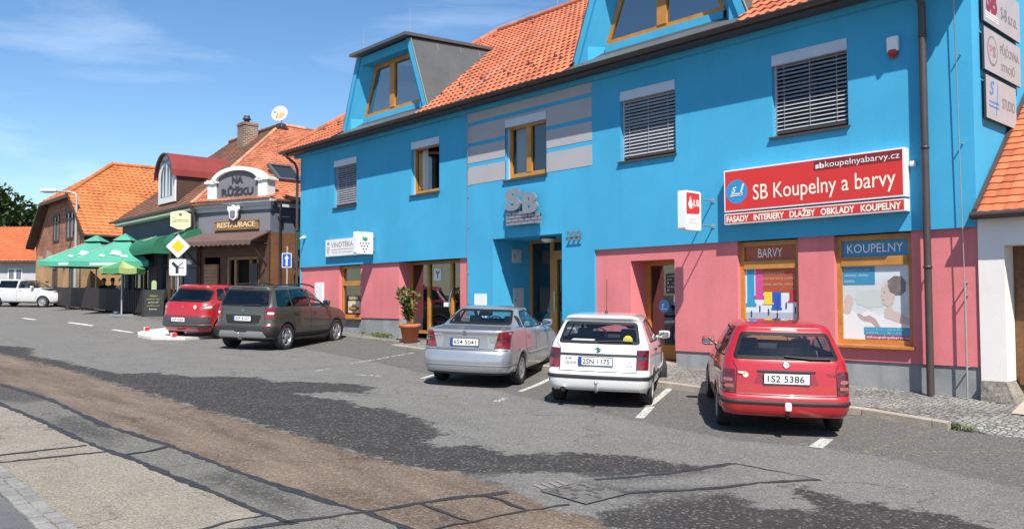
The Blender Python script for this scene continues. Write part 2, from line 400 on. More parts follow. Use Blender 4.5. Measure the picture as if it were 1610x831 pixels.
def ground_mat():
    m = bpy.data.materials.new('asphalt'); m.use_nodes = True
    t = m.node_tree; N = t.nodes; Lk = t.links.new; b = N['Principled BSDF']
    b.inputs['Roughness'].default_value = .88; b.inputs['Specular IOR Level'].default_value = .25
    g = N.new('ShaderNodeNewGeometry').outputs['Position']
    def noise(s, d=6, r=.6, dist=0.):
        n = N.new('ShaderNodeTexNoise'); n.inputs['Scale'].default_value = s; n.inputs['Detail'].default_value = d
        n.inputs['Roughness'].default_value = r; n.inputs['Distortion'].default_value = dist; Lk(g, n.inputs['Vector']); return n.outputs['Fac']
    def mrange(v, a, b_, c, d):
        n = N.new('ShaderNodeMapRange'); n.inputs['From Min'].default_value = a; n.inputs['From Max'].default_value = b_
        n.inputs['To Min'].default_value = c; n.inputs['To Max'].default_value = d; Lk(v, n.inputs['Value']); return n.outputs['Result']
    def math2(op, a, b_):
        n = N.new('ShaderNodeMath'); n.operation = op
        for i, q in enumerate((a, b_)):
            if isinstance(q, (int, float)): n.inputs[i].default_value = q
            else: Lk(q, n.inputs[i])
        return n.outputs[0]
    def mixc(f, a, b_):
        n = N.new('ShaderNodeMixRGB')
        if isinstance(f, (int, float)): n.inputs[0].default_value = f
        else: Lk(f, n.inputs[0])
        for i, q in ((1, a), (2, b_)):
            if isinstance(q, tuple): n.inputs[i].default_value = (*q, 1)
            else: Lk(q, n.inputs[i])
        return n.outputs[0]
    big = noise(.35, 5); mid = noise(2.2, 7, .65, .3); edge = noise(5.5, 8, .72); fine = noise(38, 4, .7)
    def mask(nm, wob=.5, soft=.03, mix=edge):
        a = N.new('ShaderNodeAttribute'); a.attribute_name = nm
        e = math2('ADD', a.outputs['Fac'], mrange(mix, .25, .75, -wob, wob))
        return mrange(e, -soft, soft, 0, 1)
    c = mixc(mrange(mid, .3, .7, 0, 1), (.118, .115, .108), (.152, .148, .138))
    c = mixc(mrange(big, .35, .65, 0, .6), c, (.155, .151, .142))
    c = mixc(math2('MULTIPLY', mask('park', .10, .06), .7), c, (.088, .085, .080))
    c = mixc(math2('MULTIPLY', mask('beige', .05, .04), .95), c, mixc(mrange(mid, .3, .7, 0, 1), (.195, .172, .138), (.245, .217, .175)))
    mpx = N.new('ShaderNodeMapping'); mpx.inputs['Scale'].default_value = (.55, 2.4, 1); Lk(g, mpx.inputs['Vector'])
    nlong = N.new('ShaderNodeTexNoise'); nlong.inputs['Scale'].default_value = 1; nlong.inputs['Detail'].default_value = 7; nlong.inputs['Roughness'].default_value = .62; Lk(mpx.outputs['Vector'], nlong.inputs['Vector']); nlong = nlong.outputs['Fac']
    c = mixc(mask('brown', .05, .03), c, mixc(mrange(nlong, .36, .72, 0, 1), (.098, .071, .052), (.185, .143, .108)))
    c = mixc(math2('MULTIPLY', mask('strip', .03, .02), .9), c, (.122, .118, .104))
    c = mixc(math2('MULTIPLY', mask('conc', .05, .03), .9), c, (.135, .13, .115))
    dk = math2('MULTIPLY', mask('dark', .24, .05), mrange(mid, .25, .5, .8, 1))
    c = mixc(dk, c, (.036, .034, .033))
    c = mixc(math2('MULTIPLY', mask('lightp', .3, .12), .5), c, (.12, .118, .112))
    c = mixc(math2('MULTIPLY', mask('blob', .13, .13, mid), .72), c, (.035, .034, .033))
    c = mixc(mrange(nlong, .5, .75, 0, .35), c, (.17, .16, .148)) if False else c
    # aggregate: pale and dark stones
    vo = N.new('ShaderNodeTexVoronoi'); vo.inputs['Scale'].default_value = 85; Lk(g, vo.inputs['Vector'])
    sp = N.new('ShaderNodeSeparateColor'); Lk(vo.outputs['Color'], sp.inputs[0])
    st = mrange(sp.outputs[0], 0, 1, .70, 1.30)
    v2 = N.new('ShaderNodeTexVoronoi'); v2.inputs['Scale'].default_value = 42; Lk(g, v2.inputs['Vector'])
    s2 = N.new('ShaderNodeSeparateColor'); Lk(v2.outputs['Color'], s2.inputs[0])
    pale = mrange(s2.outputs[1], .86, .93, 0, 1)
    sc_ = N.new('ShaderNodeVectorMath'); sc_.operation = 'SCALE'; Lk(c, sc_.inputs[0]); Lk(math2('MULTIPLY', st, mrange(fine, .3, .7, .8, 1.2)), sc_.inputs['Scale'])
    c = mixc(math2('MULTIPLY', pale, .26), sc_.outputs['Vector'], (.34, .31, .27))
    # hairline cracks
    vc = N.new('ShaderNodeTexVoronoi'); vc.feature = 'DISTANCE_TO_EDGE'; vc.inputs['Scale'].default_value = .38
    wv = N.new('ShaderNodeVectorMath'); wv.operation = 'ADD'
    nn = N.new('ShaderNodeTexNoise'); nn.inputs['Scale'].default_value = 2.0; nn.inputs['Detail'].default_value = 6; Lk(g, nn.inputs['Vector'])
    sv = N.new('ShaderNodeVectorMath'); sv.operation = 'SCALE'; sv.inputs['Scale'].default_value = 1.1; Lk(nn.outputs['Color'], sv.inputs[0])
    Lk(g, wv.inputs[0]); Lk(sv.outputs['Vector'], wv.inputs[1]); Lk(wv.outputs['Vector'], vc.inputs['Vector'])
    crack = math2('MULTIPLY', mrange(vc.outputs['Distance'], .002, .008, 1, 0), mrange(big, .42, .55, 0, .55))
    c = mixc(crack, c, (.03, .03, .03))
    Lk(c, b.inputs['Base Color'])
    bp = N.new('ShaderNodeBump'); bp.inputs['Strength'].default_value = .55; bp.inputs['Distance'].default_value = .012
    Lk(math2('ADD', vo.outputs['Distance'], math2('MULTIPLY', fine, 1.2)), bp.inputs['Height']); Lk(bp.outputs['Normal'], b.inputs['Normal'])
    return m
gm.materials.append(ground_mat())
go = bpy.data.objects.new('ground', gm); col.objects.link(go); go['kind'] = 'structure'

# tar seams between the repair patches
TAR = mat('tar', (.026, .026, .028), .6, noise=(7, .3), fine=(50, .3), bump=(40, .4, .01))
def ribbon(mb, path, w, h=.004, jit=.35, step=.12, mi=0, wob=.015):
    pts = []
    for a, b in zip(path[:-1], path[1:]):
        n = max(1, int(math.dist(a, b)/step))
        pts += [(a[0]+(b[0]-a[0])*k/n, a[1]+(b[1]-a[1])*k/n) for k in range(n)]
    pts.append(path[-1]); vs = []
    wl = w
    for i, p in enumerate(pts):
        a = pts[max(0, i-1)]; b = pts[min(len(pts)-1, i+1)]; d = Vector((b[0]-a[0], b[1]-a[1])); d.normalize()
        nrm = Vector((-d.y, d.x)); wl = .6*wl + .4*w*(1+random.uniform(-jit, jit)*1.6)
        o = random.uniform(-wob, wob)
        for s in (-1, 1):
            q = (p[0]+nrm.x*(s*wl/2+o), p[1]+nrm.y*(s*wl/2+o)); vs.append((*q, gz(*q)+h))
    mb.add(vs, [(2*i, 2*i+2, 2*i+3, 2*i+1) for i in range(len(pts)-1)], mi)
tar = MB()
SEAMS = [([(-20,-11.1),(-13.44,-10.99),(-11.81,-10.69),(-9.45,-10.47),(-6.8,-10.48),(-5.22,-10.3),(-3.77,-10.24),(-2.86,-10.17),(-2.08,-10.11),(-1.42,-9.99),(-.8,-10.0),(.18,-10.1),(3,-10.2)], .13),
 ([(-20,-11.6),(-11.51,-11.28),(-9.45,-11.13),(-7.73,-11.02),(-5.85,-10.96),(-5.13,-10.9),(-4.8,-10.84),(-3.74,-10.79),(-2.68,-10.7),(-1.96,-10.67),(-1.51,-10.62)], .10),
 ([(-5.6,-12.05),(-5.61,-11.85),(-5.62,-11.49),(-5.62,-11.0)], .11), ([(-5.26,-12.05),(-5.24,-11.92),(-5.2,-11.46),(-5.15,-10.92)], .05),
 ([(-4.87,-10.82),(-4.88,-10.61),(-5.04,-10.32)], .08), ([(-2.07,-11.74),(-1.82,-11.2),(-1.9,-11.03),(-1.89,-10.67)], .06),
 ([(-1.79,-11.9),(-1.69,-11.27),(-1.6,-10.65),(-1.45,-9.99),(-1.38,-9.49),(-1.36,-9.23),(-1.18,-8.64)], .09),
 ([(-.74,-10.08),(-.74,-9.93),(-.69,-9.46),(-.67,-9.1),(-.55,-8.5)], .06), ([(-1.38,-9.49),(-1.01,-9.51),(-.72,-9.5)], .05), ([(-1.25,-8.88),(-1.05,-8.87),(-.68,-8.92)], .06),
 ([(-1.0,-7.65),(-.74,-6.92),(-.56,-5.91)], .10), ([(-.56,-5.91),(-.07,-5.87),(.38,-5.83)], .035), ([(-.52,-7.88),(-.1,-7.07),(.08,-6.47),(.4,-5.85)], .09)]
for k, (pth, w) in enumerate(SEAMS): ribbon(tar, pth, w*.72, .004 + .0012*(k % 5), .6, .09)
structure('tar_seam', tar, TAR)

# painted road markings, worn
def paint_mat(name, c, wear):
    m = mat(name, c, .7, noise=(6, .12)); t = m.node_tree; N = t.nodes; b = N['Principled BSDF']
    n = N.new('ShaderNodeTexNoise'); n.inputs['Scale'].default_value = 26; n.inputs['Detail'].default_value = 8; n.inputs['Roughness'].default_value = .7
    t.links.new(N.new('ShaderNodeNewGeometry').outputs['Position'], n.inputs['Vector'])
    r = N.new('ShaderNodeMapRange'); r.inputs['From Min'].default_value = wear-.05; r.inputs['From Max'].default_value = wear+.05
    t.links.new(n.outputs['Fac'], r.inputs['Value']); t.links.new(r.outputs['Result'], b.inputs['Alpha']); return m
WPAINT = paint_mat('white_road_paint', (.47, .47, .44), .44); WORN = paint_mat('worn_road_paint', (.5, .5, .47), .53); YPAINT = paint_mat('yellow_road_paint', (.36, .30, .16), .585)
WBRIGHT = paint_mat('bright_road_paint', (.72, .72, .70), .38)
dash = MB()
for pth in ([(-33.3,-5.9),(-31.9,-5.75)], [(-29.5,-5.17),(-27.15,-5.0)], [(-24.9,-4.99),(-23.3,-4.88)]): ribbon(dash, pth, .14, .005, .05, .5, wob=0)
structure('lane_marking', dash, WBRIGHT)
pk = MB()
for pth, w in (([(-6.05,-3.95),(-7.3,-1.6)], .10), ([(-3.03,-4.44),(-3.62,-3.42)], .13), ([(-3.69,-3.39),(-4.50,-1.75)], .12), ([(-.42,-4.35),(-.60,-3.7)], .16), ([(-8.47,-4.29),(-8.95,-3.5)], .10)): ribbon(pk, pth, w, .006, .1, .3, wob=0)
structure('parking_marking', pk, WPAINT)
pk = MB()
for pth, w in (([(-11.54,-4.01),(-12.15,-2.64),(-12.38,-1.68)], .12), ([(-5.38,-5.1),(-5.61,-4.69)], .13), ([(-9.7,-5.0),(-9.2,-4.7)], .12), ([(-10.6,-5.4),(-10.9,-4.9)], .12)): ribbon(pk, pth, w, .006, .1, .3, wob=0)
structure('faded_marking', pk, WORN)
pk = MB()
ribbon(pk, [(.1,-4.26),(.08,-2.67),(.06,-2.0)], .10, .006, .1, .3, wob=0); ribbon(pk, [(.22,-3.93),(1.14,-2.77),(1.9,-1.8)], .09, .0075, .1, .3, wob=0)
ribbon(pk, [(-55.6,-2.8),(-36.05,-3.47),(-29.78,-3.48)], .12, .006, .1, 1, wob=0)
structure('yellow_marking', pk, YPAINT)

# cobbled pavement along the blue building
def cobble_mat(name, c1, c2, joint, sc_=9.5, moss=None):
    m = bpy.data.materials.new(name); m.use_nodes = True
    t = m.node_tree; N = t.nodes; Lk = t.links.new; b = N['Principled BSDF']; b.inputs['Roughness'].default_value = .8
    g = N.new('ShaderNodeNewGeometry').outputs['Position']
    v = N.new('ShaderNodeTexVoronoi'); v.inputs['Scale'].default_value = sc_; v.inputs['Randomness'].default_value = .55; Lk(g, v.inputs['Vector'])
    e = N.new('ShaderNodeTexVoronoi'); e.feature = 'DISTANCE_TO_EDGE'; e.inputs['Scale'].default_value = sc_; e.inputs['Randomness'].default_value = .55; Lk(g, e.inputs['Vector'])
    s = N.new('ShaderNodeSeparateColor'); Lk(v.outputs['Color'], s.inputs[0])
    mx_ = N.new('ShaderNodeMixRGB'); mx_.inputs[1].default_value = (*c1, 1); mx_.inputs[2].default_value = (*c2, 1); Lk(s.outputs[0], mx_.inputs[0])
    r = N.new('ShaderNodeMapRange'); r.inputs['From Min'].default_value = .03; r.inputs['From Max'].default_value = .11; Lk(e.outputs['Distance'], r.inputs['Value'])
    n = N.new('ShaderNodeTexNoise'); n.inputs['Scale'].default_value = 1.6; n.inputs['Detail'].default_value = 6; Lk(g, n.inputs['Vector'])
    jm = N.new('ShaderNodeMixRGB'); jm.inputs[1].default_value = (*joint, 1); jm.inputs[2].default_value = (*(moss or joint), 1)
    r2 = N.new('ShaderNodeMapRange'); r2.inputs['From Min'].default_value = .5; r2.inputs['From Max'].default_value = .62; Lk(n.outputs['Fac'], r2.inputs['Value']); Lk(r2.outputs['Result'], jm.inputs[0])
    o = N.new('ShaderNodeMixRGB'); Lk(r.outputs['Result'], o.inputs[0]); Lk(jm.outputs[0], o.inputs[1]); Lk(mx_.outputs[0], o.inputs[2])
    ms = N.new('ShaderNodeMapRange'); ms.inputs['From Min'].default_value = .3; ms.inputs['From Max'].default_value = .7; ms.inputs['To Min'].default_value = .75; ms.inputs['To Max'].default_value = 1.2; Lk(n.outputs['Fac'], ms.inputs['Value'])
    fs = N.new('ShaderNodeVectorMath'); fs.operation = 'SCALE'; Lk(o.outputs[0], fs.inputs[0]); Lk(ms.outputs['Result'], fs.inputs['Scale'])
    Lk(fs.outputs['Vector'], b.inputs['Base Color'])
    bp = N.new('ShaderNodeBump'); bp.inputs['Strength'].default_value = .8; bp.inputs['Distance'].default_value = .02; Lk(r.outputs['Result'], bp.inputs['Height']); Lk(bp.outputs['Normal'], b.inputs['Normal'])
    return m
COBBLE = cobble_mat('cobbles', (.16, .158, .152), (.27, .265, .25), (.095, .09, .08), 11.5, (.05, .065, .028))
KERB = mat('granite_kerb', (.30, .265, .225), .8, noise=(3, .2), fine=(45, .25), bump=(30, .4, .01))
KPTS = [(-14.3,-1.02), (-11.7,-1.40), (-8.2,-1.66), (-4.61,-1.80), (-2.5,-1.80), (-.77,-1.84), (.24,-2.02)]
def ky(x):
    for a, b in zip(KPTS[:-1], KPTS[1:]):
        if x <= b[0]: return a[1]+(b[1]-a[1])*(x-a[0])/(b[0]-a[0])
    return KPTS[-1][1]
def rise(x):       # kerb height: flush on the left, full on the right
    return max(.02, min(.11, .02 + .09*(x+14)/3.0))
pv = MB()
xs = [-24 + .25*k for k in range(98)]
def inner(x): return ky(x)+.14 if x > -14.3 else (-.95 - .1*(x+14.3)*0.0 if x > -14.31 else -.55+.02*(x+14.3))
rows = []
for x in xs:
    if x > .24: break
    y0 = inner(x); r_ = rise(x) if x > -14.3 else .02
    rows.append([(x, y0+(.12-y0)*k/4, gz(x, y0+(.12-y0)*k/4)+r_) for k in range(5)])
rows.append([(.24, inner(.24)+(.12-inner(.24))*k/4, gz(.24, inner(.24)+(.12-inner(.24))*k/4)+.11) for k in range(5)])
# to the right the cobbles dip to road level
for x, r_, yo in ((.7, .06, -1.93), (1.3, .03, -1.80), (2.6, .02, -1.75), (5, .02, -1.7), (9, .02, -1.7)):
    rows.append([(x, yo+(.12-yo)*k/4, gz(x, yo+(.12-yo)*k/4)+(.006 if k == 0 else r_+.05*k/4)) for k in range(5)])
for a, b in zip(rows[:-1], rows[1:]):
    for k in range(4): pv.quad(a[k], b[k], b[k+1], a[k+1])
    if b[0][0] > .24 or a[0][0] < -14.3: pv.quad((a[0][0],a[0][1],gz(a[0][0],a[0][1])-.03), (b[0][0],b[0][1],gz(b[0][0],b[0][1])-.03), b[0], a[0])
structure('cobbled_pavement', pv, COBBLE)
kb = MB(); x = -14.3
while x < .2:
    L_ = random.uniform(.8, 1.15); x1 = min(.24, x+L_-.012)
    if x1-x > .1:
        ya, yb = ky(x), ky(x1); h0, h1 = rise(x)+.004, rise(x1)+.004
        j = random.uniform(-.008, .008)
        ea, eb = gz(x, ya), gz(x1, yb)
        b_ = .015
        v = [(x,ya+j,ea-.2),(x1,yb+j,eb-.2),(x1,yb+.135,eb-.2),(x,ya+.135,ea-.2), (x,ya+j,ea+h0-b_),(x1,yb+j,eb+h1-b_),(x1,yb+j+b_,eb+h1),(x,ya+j+b_,ea+h0),(x1,yb+.135,eb+h1),(x,ya+.135,ea+h0)]
        kb.add(v, [(0,1,5,4),(4,5,6,7),(7,6,8,9),(0,4,7,9,3),(1,2,8,6,5)])
    x += L_
structure('kerb', kb, KERB)

# near pavement where the photographer stands: sett edging and asphalt footway
SETT = mat('sett_edging', (.20, .195, .185), .8, noise=(4, .3), fine=(60, .2), bump=(35, .5, .01))
st_ = MB(); x = -30.
while x < 9:
    L_ = random.uniform(.12, .2)
    for row, (ya, yb) in enumerate(((-12.07,-11.95), (-12.20,-12.08))):
        o = random.uniform(0, .05); h = .028 + row*.02 + random.uniform(-.005, .005); yy = random.uniform(-.006, .006)
        st_.bbox(((x+o+L_/2), (ya+yb)/2+yy, gz(x, -12)+h-.04), (L_-.014, .112, .10), .014)
    x += L_
structure('sett_edging', st_, SETT)
FOOT = mat('footway_asphalt', (.10, .10, .103), .9, noise=(1.5, .2), fine=(60, .35), bump=(60, .5, .008))
fp = MB()
for i in range(80):
    x0, x1 = -30+.5*i, -29.5+.5*i
    fp.quad((x0,-16,gz(x0,-12)+.07), (x1,-16,gz(x1,-12)+.07), (x1,-12.2,gz(x1,-12)+.035), (x0,-12.2,gz(x0,-12)+.035))
structure('footway', fp, FOOT)

# painted traffic island at the side street
isl = MB()
ISL = [(-21.3,-5.35),(-22.6,-4.95),(-23.6,-4.2),(-24.6,-3.1),(-25.0,-2.4),(-24.4,-1.9),(-23.2,-2.0),(-21.9,-2.5),(-19.9,-3.6),(-19.6,-4.6),(-20.2,-5.35)]
isl.plate(ISL, (0, 0, -.29-.12), Vector((1, 0, -.0325)), Y, .19)
structure('traffic_island', isl, mat('island_paint', (.48, .48, .46), .75, noise=(3, .15), fine=(40, .15)))
# ================================================================== BLUE SHOP BUILDING
BLUE = mat('blue_render', (.055, .335, .545), .9, spec=.15, noise=(.6, .09), fine=(45, .10), streak=(2.6, .3, .05), bump=(140, .35, .006))
PINK = mat('pink_render', (.61, .185, .195), .9, spec=.15, noise=(.8, .08), fine=(60, .09), streak=(3.0, .5, .10), bump=(140, .35, .006))
GREY = mat('grey_render', (.36, .35, .37), .9, spec=.15, noise=(.9, .05), fine=(90, .06), bump=(140, .35, .006))
PLINTH = mat('grey_plinth', (.24, .25, .255), .85, streak=(3, .6, .25), noise=(1.4, .25), fine=(70, .25), bump=(80, .4, .006))
OAK = mat('golden_oak', (.42, .185, .035), .45, noise=(3, .18), fine=(28, .12))
DKBROWN = mat('brown_metal', (.055, .040, .036), .45, noise=(4, .15))
ZINC = mat('grey_sheet_metal', (.105, .112, .110), .5, metal=.25, noise=(1.2, .15), fine=(9, .06))
DKTRIM = mat('dark_trim', (.03, .032, .036), .5)
ALU = mat('blind_aluminium', (.48, .50, .55), .42, metal=.25, noise=(3, .05))
SLAT = mat('blind_slat', (.33, .34, .37), .45)
PANE = glass('window_pane', (.55, .6, .6), f0=.13)
PANEC = glass('shop_pane', (.75, .8, .78), f0=.10)
ROOM = mat('dim_room', (.16, .15, .14), .9)
WHITEPL = mat('white_plastic', (.72, .72, .70), .45)
CURT = mat('curtain', (.55, .55, .52), .9)

def wall(mb, U0, U1, Z0, Z1, holes, P, mi=0):
    """wall sheet with openings; P(u, z, d) maps to world (d = depth into the wall); holes = (u0,u1,z0,z1,depth)"""
    us = sorted({U0, U1, *[min(max(h[k], U0), U1) for h in holes for k in (0, 1)]})
    zs = sorted({Z0, Z1, *[min(max(h[k], Z0), Z1) for h in holes for k in (2, 3)]})
    def hole(i, j):
        if i < 0 or j < 0 or i >= len(us)-1 or j >= len(zs)-1: return None
        u = (us[i]+us[i+1])/2; z = (zs[j]+zs[j+1])/2
        for h in holes:
            if h[0] < u < h[1] and h[2] < z < h[3]: return h[4]
        return None
    for i in range(len(us)-1):
        for j in range(len(zs)-1):
            if hole(i, j) is not None: continue
            a, b, c, d = us[i], us[i+1], zs[j], zs[j+1]
            mb.quad(P(a,c,0), P(b,c,0), P(b,d,0), P(a,d,0), mi)
            for di, dj, p, q in ((-1,0,(a,c),(a,d)), (1,0,(b,d),(b,c)), (0,-1,(b,c),(a,c)), (0,1,(a,d),(b,d))):
                h = hole(i+di, j+dj)
                if h: mb.quad(P(*p,0), P(*q,0), P(*q,h), P(*p,h), mi)
def PF(y): return lambda u, z, d: (u, y+d, z)

XL, XR, ZT = -21.4, 0., 6.56
bb = thing('shop_building', 'long bright blue shop building with pink ground floor, orange tiled roof and dormers', 'building', (-10.7, 0, .1))
WINS = [(-19.14, -17.78), (-14.84, -13.52), (-10.80, -9.33), (-7.05, -5.59), (-3.41, -1.97)]
w = MB()
holes = [(XL-1,-12.30,-2,2.6,.06), (-7.84,XR+1,-2,2.6,.06), (-12.30,-7.84,-2,1.0,.05), (-11.29,-8.84,-2,3.03,1.3)] + [(a,b,4.48,6.0,.17) for a, b in WINS]
wall(w, XL, XR, -1, ZT, holes, PF(0))
w.quad((XR,0,2.6), (XR,9.2,2.6), (XR,9.2,ZT), (XR,0,ZT)); w.add([(XR,0,ZT), (XR,9.2,ZT), (XR,5.2,10.85)], [(0,1,2)])
w.quad((XR,.06,-1), (XR,9.2,-1), (XR,9.2,2.6), (XR,.06,2.6))
w.quad((XL,9.2,-1), (XL,0,-1), (XL,0,ZT), (XL,9.2,ZT)); w.quad((XR,9.2,-1), (XL,9.2,-1), (XL,9.2,ZT), (XR,9.2,ZT))
# entrance recess ceiling and eaves soffit strip
w.box(XL-.3, XR+.05, -.10, -.002, 6.40, 6.55)
obj('wall', w, BLUE, bb)
pk2 = MB()
for u0, u1 in ((XL+.01, -18.8), (-17.7, -15.4), (-12.75, -12.30)):
    pk_ = MB(); wall(pk_, u0, u1, .94, 2.6, [(-18.89,-17.61,.9,2.7,.16), (-15.53,-12.68,.2,2.7,.46)], PF(.06)); obj('pink_base', pk_, PINK, bb)
wall(pk2, -7.84, XR-.01, .45, 2.6, [(-6.85,-5.70,.2,2.32,.6), (-4.23,-2.98,.72,2.7,.15), (-2.31,-1.0,.72,2.7,.15)], PF(.06))
obj('pink_base', pk2, PINK, bb)
pl = MB(); pl2 = MB(); pl3 = MB()
wall(pl, XL+.02, -12.30, -1.2, .94, [(-15.53,-12.68,-2,2,.44)], PF(.085))
wall(pl2, -12.30, -11.2, -1.2, 1.0, [(-11.29,-8.84,-2,2,1.2)], PF(.05)); pl4 = MB(); wall(pl4, -8.9, -7.84, -1.2, 1.0, [(-11.29,-8.84,-2,2,1.2)], PF(.05))
wall(pl3, -7.84, XR-.01, -1.2, .45, [(-6.85,-5.70,-2,2,.58)], PF(.085))
for q in (pl, pl2, pl3, pl4): obj('plinth', q, PLINTH, bb)
# grey painted bands round the middle window
gb = MB()
for z0, z1 in ((6.16, 6.40), (5.61, 6.06), (5.08, 5.51), (4.51, 4.97)):
    for a, b in ((-12.29, -10.80), (-9.33, -7.88)) if z0 < 6.1 else ((-12.29, -7.88),):
        if z0 == 5.61:      # this band meets the blind box
            gb.box(a, b, -.006, .02, z0, z1)
        else: gb.box(a, b, -.006, .02, z0, z1)
gb.box(-10.80, -9.33, -.006, .02, 6.003, 6.06)
obj('painted_band', gb, GREY, bb)
# dark interior: floors and back so rooms stay dim
rm = MB(); rm.quad((XL,.7,3.4), (XR,.7,3.4), (XR,9,3.4), (XL,9,3.4)); rm.quad((XL,3.2,-1), (XR,3.2,-1), (XR,3.2,ZT), (XL,3.2,ZT))
for xx in (-16.5, -12.0, -8.3, -4.6): rm.quad((xx,.7,-1), (xx,3.2,-1), (xx,3.2,6.5), (xx,.7,6.5))
rm.quad((XL,.65,.52), (-12.3,.65,.52), (-12.3,3.2,.52), (XL,3.2,.52)); rm.quad((-7.8,.75,.12), (0,.75,.12), (0,3.2,.12), (-7.8,3.2,.12))
rm.quad((XL,.2,6.5), (XR,.2,6.5), (XR,9,6.5), (XL,9,6.5))
obj('interior', rm, ROOM, bb)

def frame_mb(mb, x0, x1, z0, z1, y, bw=.075, d=.06, mull=(), tr=(), mi=0):
    """window frame: border of width bw, mullions at x, transoms at z"""
    mb.box(x0, x1, y, y+d, z0, z0+bw, mi); mb.box(x0, x1, y, y+d, z1-bw, z1, mi)
    mb.box(x0, x0+bw, y+.002, y+d-.002, z0+bw, z1-bw, mi); mb.box(x1-bw, x1, y+.002, y+d-.002, z0+bw, z1-bw, mi)
    for m_, mw in mull: mb.box(m_-mw/2, m_+mw/2, y-.012, y+d-.01, z0+bw, z1-bw, mi)
    for t_, tw in tr: mb.box(x0+bw, x1-bw, y-.010, y+d-.01, t_-tw/2, t_+tw/2, mi)

def upper_window(k, a, b, kind):
    f = MB(); top = 5.80
    if kind == 'double': frame_mb(f, a, b, 4.53, top+.05, .13, .10, .07, [((a+b)/2, .15)])
    elif kind == 'open':
        frame_mb(f, a, b, 4.53, top+.05, .13, .07, .07)
    else: frame_mb(f, a, b, 4.53, top+.05, .14, .09, .06, [((a+b)/2, .12)])
    wn = obj('window', f, DKBROWN if kind == 'blind' else OAK, bb)  # oak frames behind blinds get dark brown, shade put into the colour
    g = MB(); g.quad((a+.05,.185,4.6), (b-.05,.185,4.6), (b-.05,.185,5.8), (a+.05,.185,5.8))
    if kind == 'open':
        # sash swung inwards, hinged on the left
        s = MB(); M = Matrix.Translation((a+.10, .20, 0)) @ Matrix.Rotation(R(58), 4, 'Z')
        def bx(x0, x1, y0, y1, z0, z1):
            v = [M @ Vector(q) for q in [(x0,y0,z0),(x1,y0,z0),(x1,y1,z0),(x0,y1,z0),(x0,y0,z1),(x1,y0,z1),(x1,y1,z1),(x0,y1,z1)]]
            s.add(v, [(0,3,2,1),(4,5,6,7),(0,1,5,4),(1,2,6,5),(2,3,7,6),(3,0,4,7)])
        bx(0,1.1,0,.06,4.6,4.68); bx(0,1.1,0,.06,5.7,5.78); bx(0,.09,0,.06,4.6,5.78); bx(1.01,1.1,0,.06,4.6,5.78)
        obj('sash', s, OAK, wn)
        g = MB(); g.add([M @ Vector(q) for q in ((.08,.03,4.66),(1.02,.03,4.66),(1.02,.03,5.72),(.08,.03,5.72))], [(0,1,2,3)])
    obj('pane', g, PANE, wn)
    bx_ = MB(); bx_.box(a+.004, b-.004, -.012, .13, 5.80, 5.998); obj('blind_box', bx_, ALU, wn)
    sl = MB(); sl.box(a-.05, b+.03, -.055, .13, 4.462, 4.478); sl.box(a-.05, b+.03, -.055, -.045, 4.435, 4.462)
    obj('sill', sl, DKBROWN, wn)
    for q0, q1 in ((a+.004, a+.05), (b-.05, b-.004)): gr_ = MB(); gr_.box(q0, q1, .085, .125, 4.48, 5.80); obj('guide_rail', gr_, ALU, wn)
    if kind == 'blind':
        bl = MB(); n = 17; z = 4.60
        for i in range(n):
            zc = 5.77 - i*(5.77-4.62)/(n-1); t = R((38 if k == 4 else 50) + 3*math.sin(i*1.3)); c_, s_ = math.cos(t)*.04, math.sin(t)*.04
            bl.add([(a+.05,.085-c_,zc-s_),(b-.05,.085-c_,zc-s_),(b-.05,.085,zc+.006),(a+.05,.085,zc+.006),(b-.05,.085+c_,zc+s_),(a+.05,.085+c_,zc+s_)], [(0,1,2,3),(3,2,4,5)], 0, True)
        for xx in (a+.22, (a+b)/2, b-.22): bl.box(xx-.004, xx+.004, .04, .044, 4.6, 5.8)
        bl.box(a+.05, b-.05, .055, .115, 4.53, 4.575, 1)
        obj('blind', bl, [SLAT, DKBROWN], wn)
    else:
        cu = MB(); n = 14; cx0, cx1 = (a+.1, a+.55) if kind == 'double' else (a+.1, a+.35)
        P_ = [(cx0+(cx1-cx0)*i/n, .32+.03*math.sin(i*1.5)) for i in range(n+1)]
        for p, q in zip(P_[:-1], P_[1:]): cu.quad((*p,4.5), (*q,4.5), (*q,5.8), (*p,5.8))
        obj('curtain', cu, CURT, wn)
for k, (a, b) in enumerate(WINS): upper_window(k, a, b, ['blind', 'open', 'double', 'blind', 'blind'][k])

# ---- shop windows and doors on the ground floor
def shop_window(x0, x1, z0, z1, y, tz, bw=.09):
    f = MB(); frame_mb(f, x0, x1, z0, z1, y, bw, .07, (), [(tz, .15)])
    wn = obj('shop_window', f, OAK, bb)
    sl = MB(); sl.box(x0-.03, x1+.03, -.03, y+.02, z0-.045, z0-.002); obj('sill', sl, OAK, wn)
    return wn
wn1 = shop_window(-18.89, -17.61, .94, 2.58, .16, 2.02)
g = MB(); g.quad((-18.8,.2,1.03), (-17.7,.2,1.03), (-17.7,.2,2.5), (-18.8,.2,2.5)); obj('pane', g, PANEC, wn1)
CREAM = mat('cream_sticker', (.62, .55, .36), .5); STK = mat('brown_sticker', (.16, .07, .045), .5); WHT = mat('white_vinyl', (.78, .78, .76), .4)
g = MB(); g.box(-18.55, -17.85, .186, .19, 1.08, 1.46)
g.text('BEERIA', (-18.48,.185,1.50), X, Z, w=.56, h=.10, th=.002, mi=0, bold=.02)
g.plate(circle(-18.2, 1.22, .17, 20, .14), (0,.186,0), X, Z, .003, 1); g.box(-18.5, -17.9, .176, .183, 1.18, 1.27, 1)
g.text('WINERY', (-18.44,.174,1.20), X, Z, w=.48, h=.05, th=.002, mi=0)
obj('window_sticker', g, [CREAM, STK], wn1)
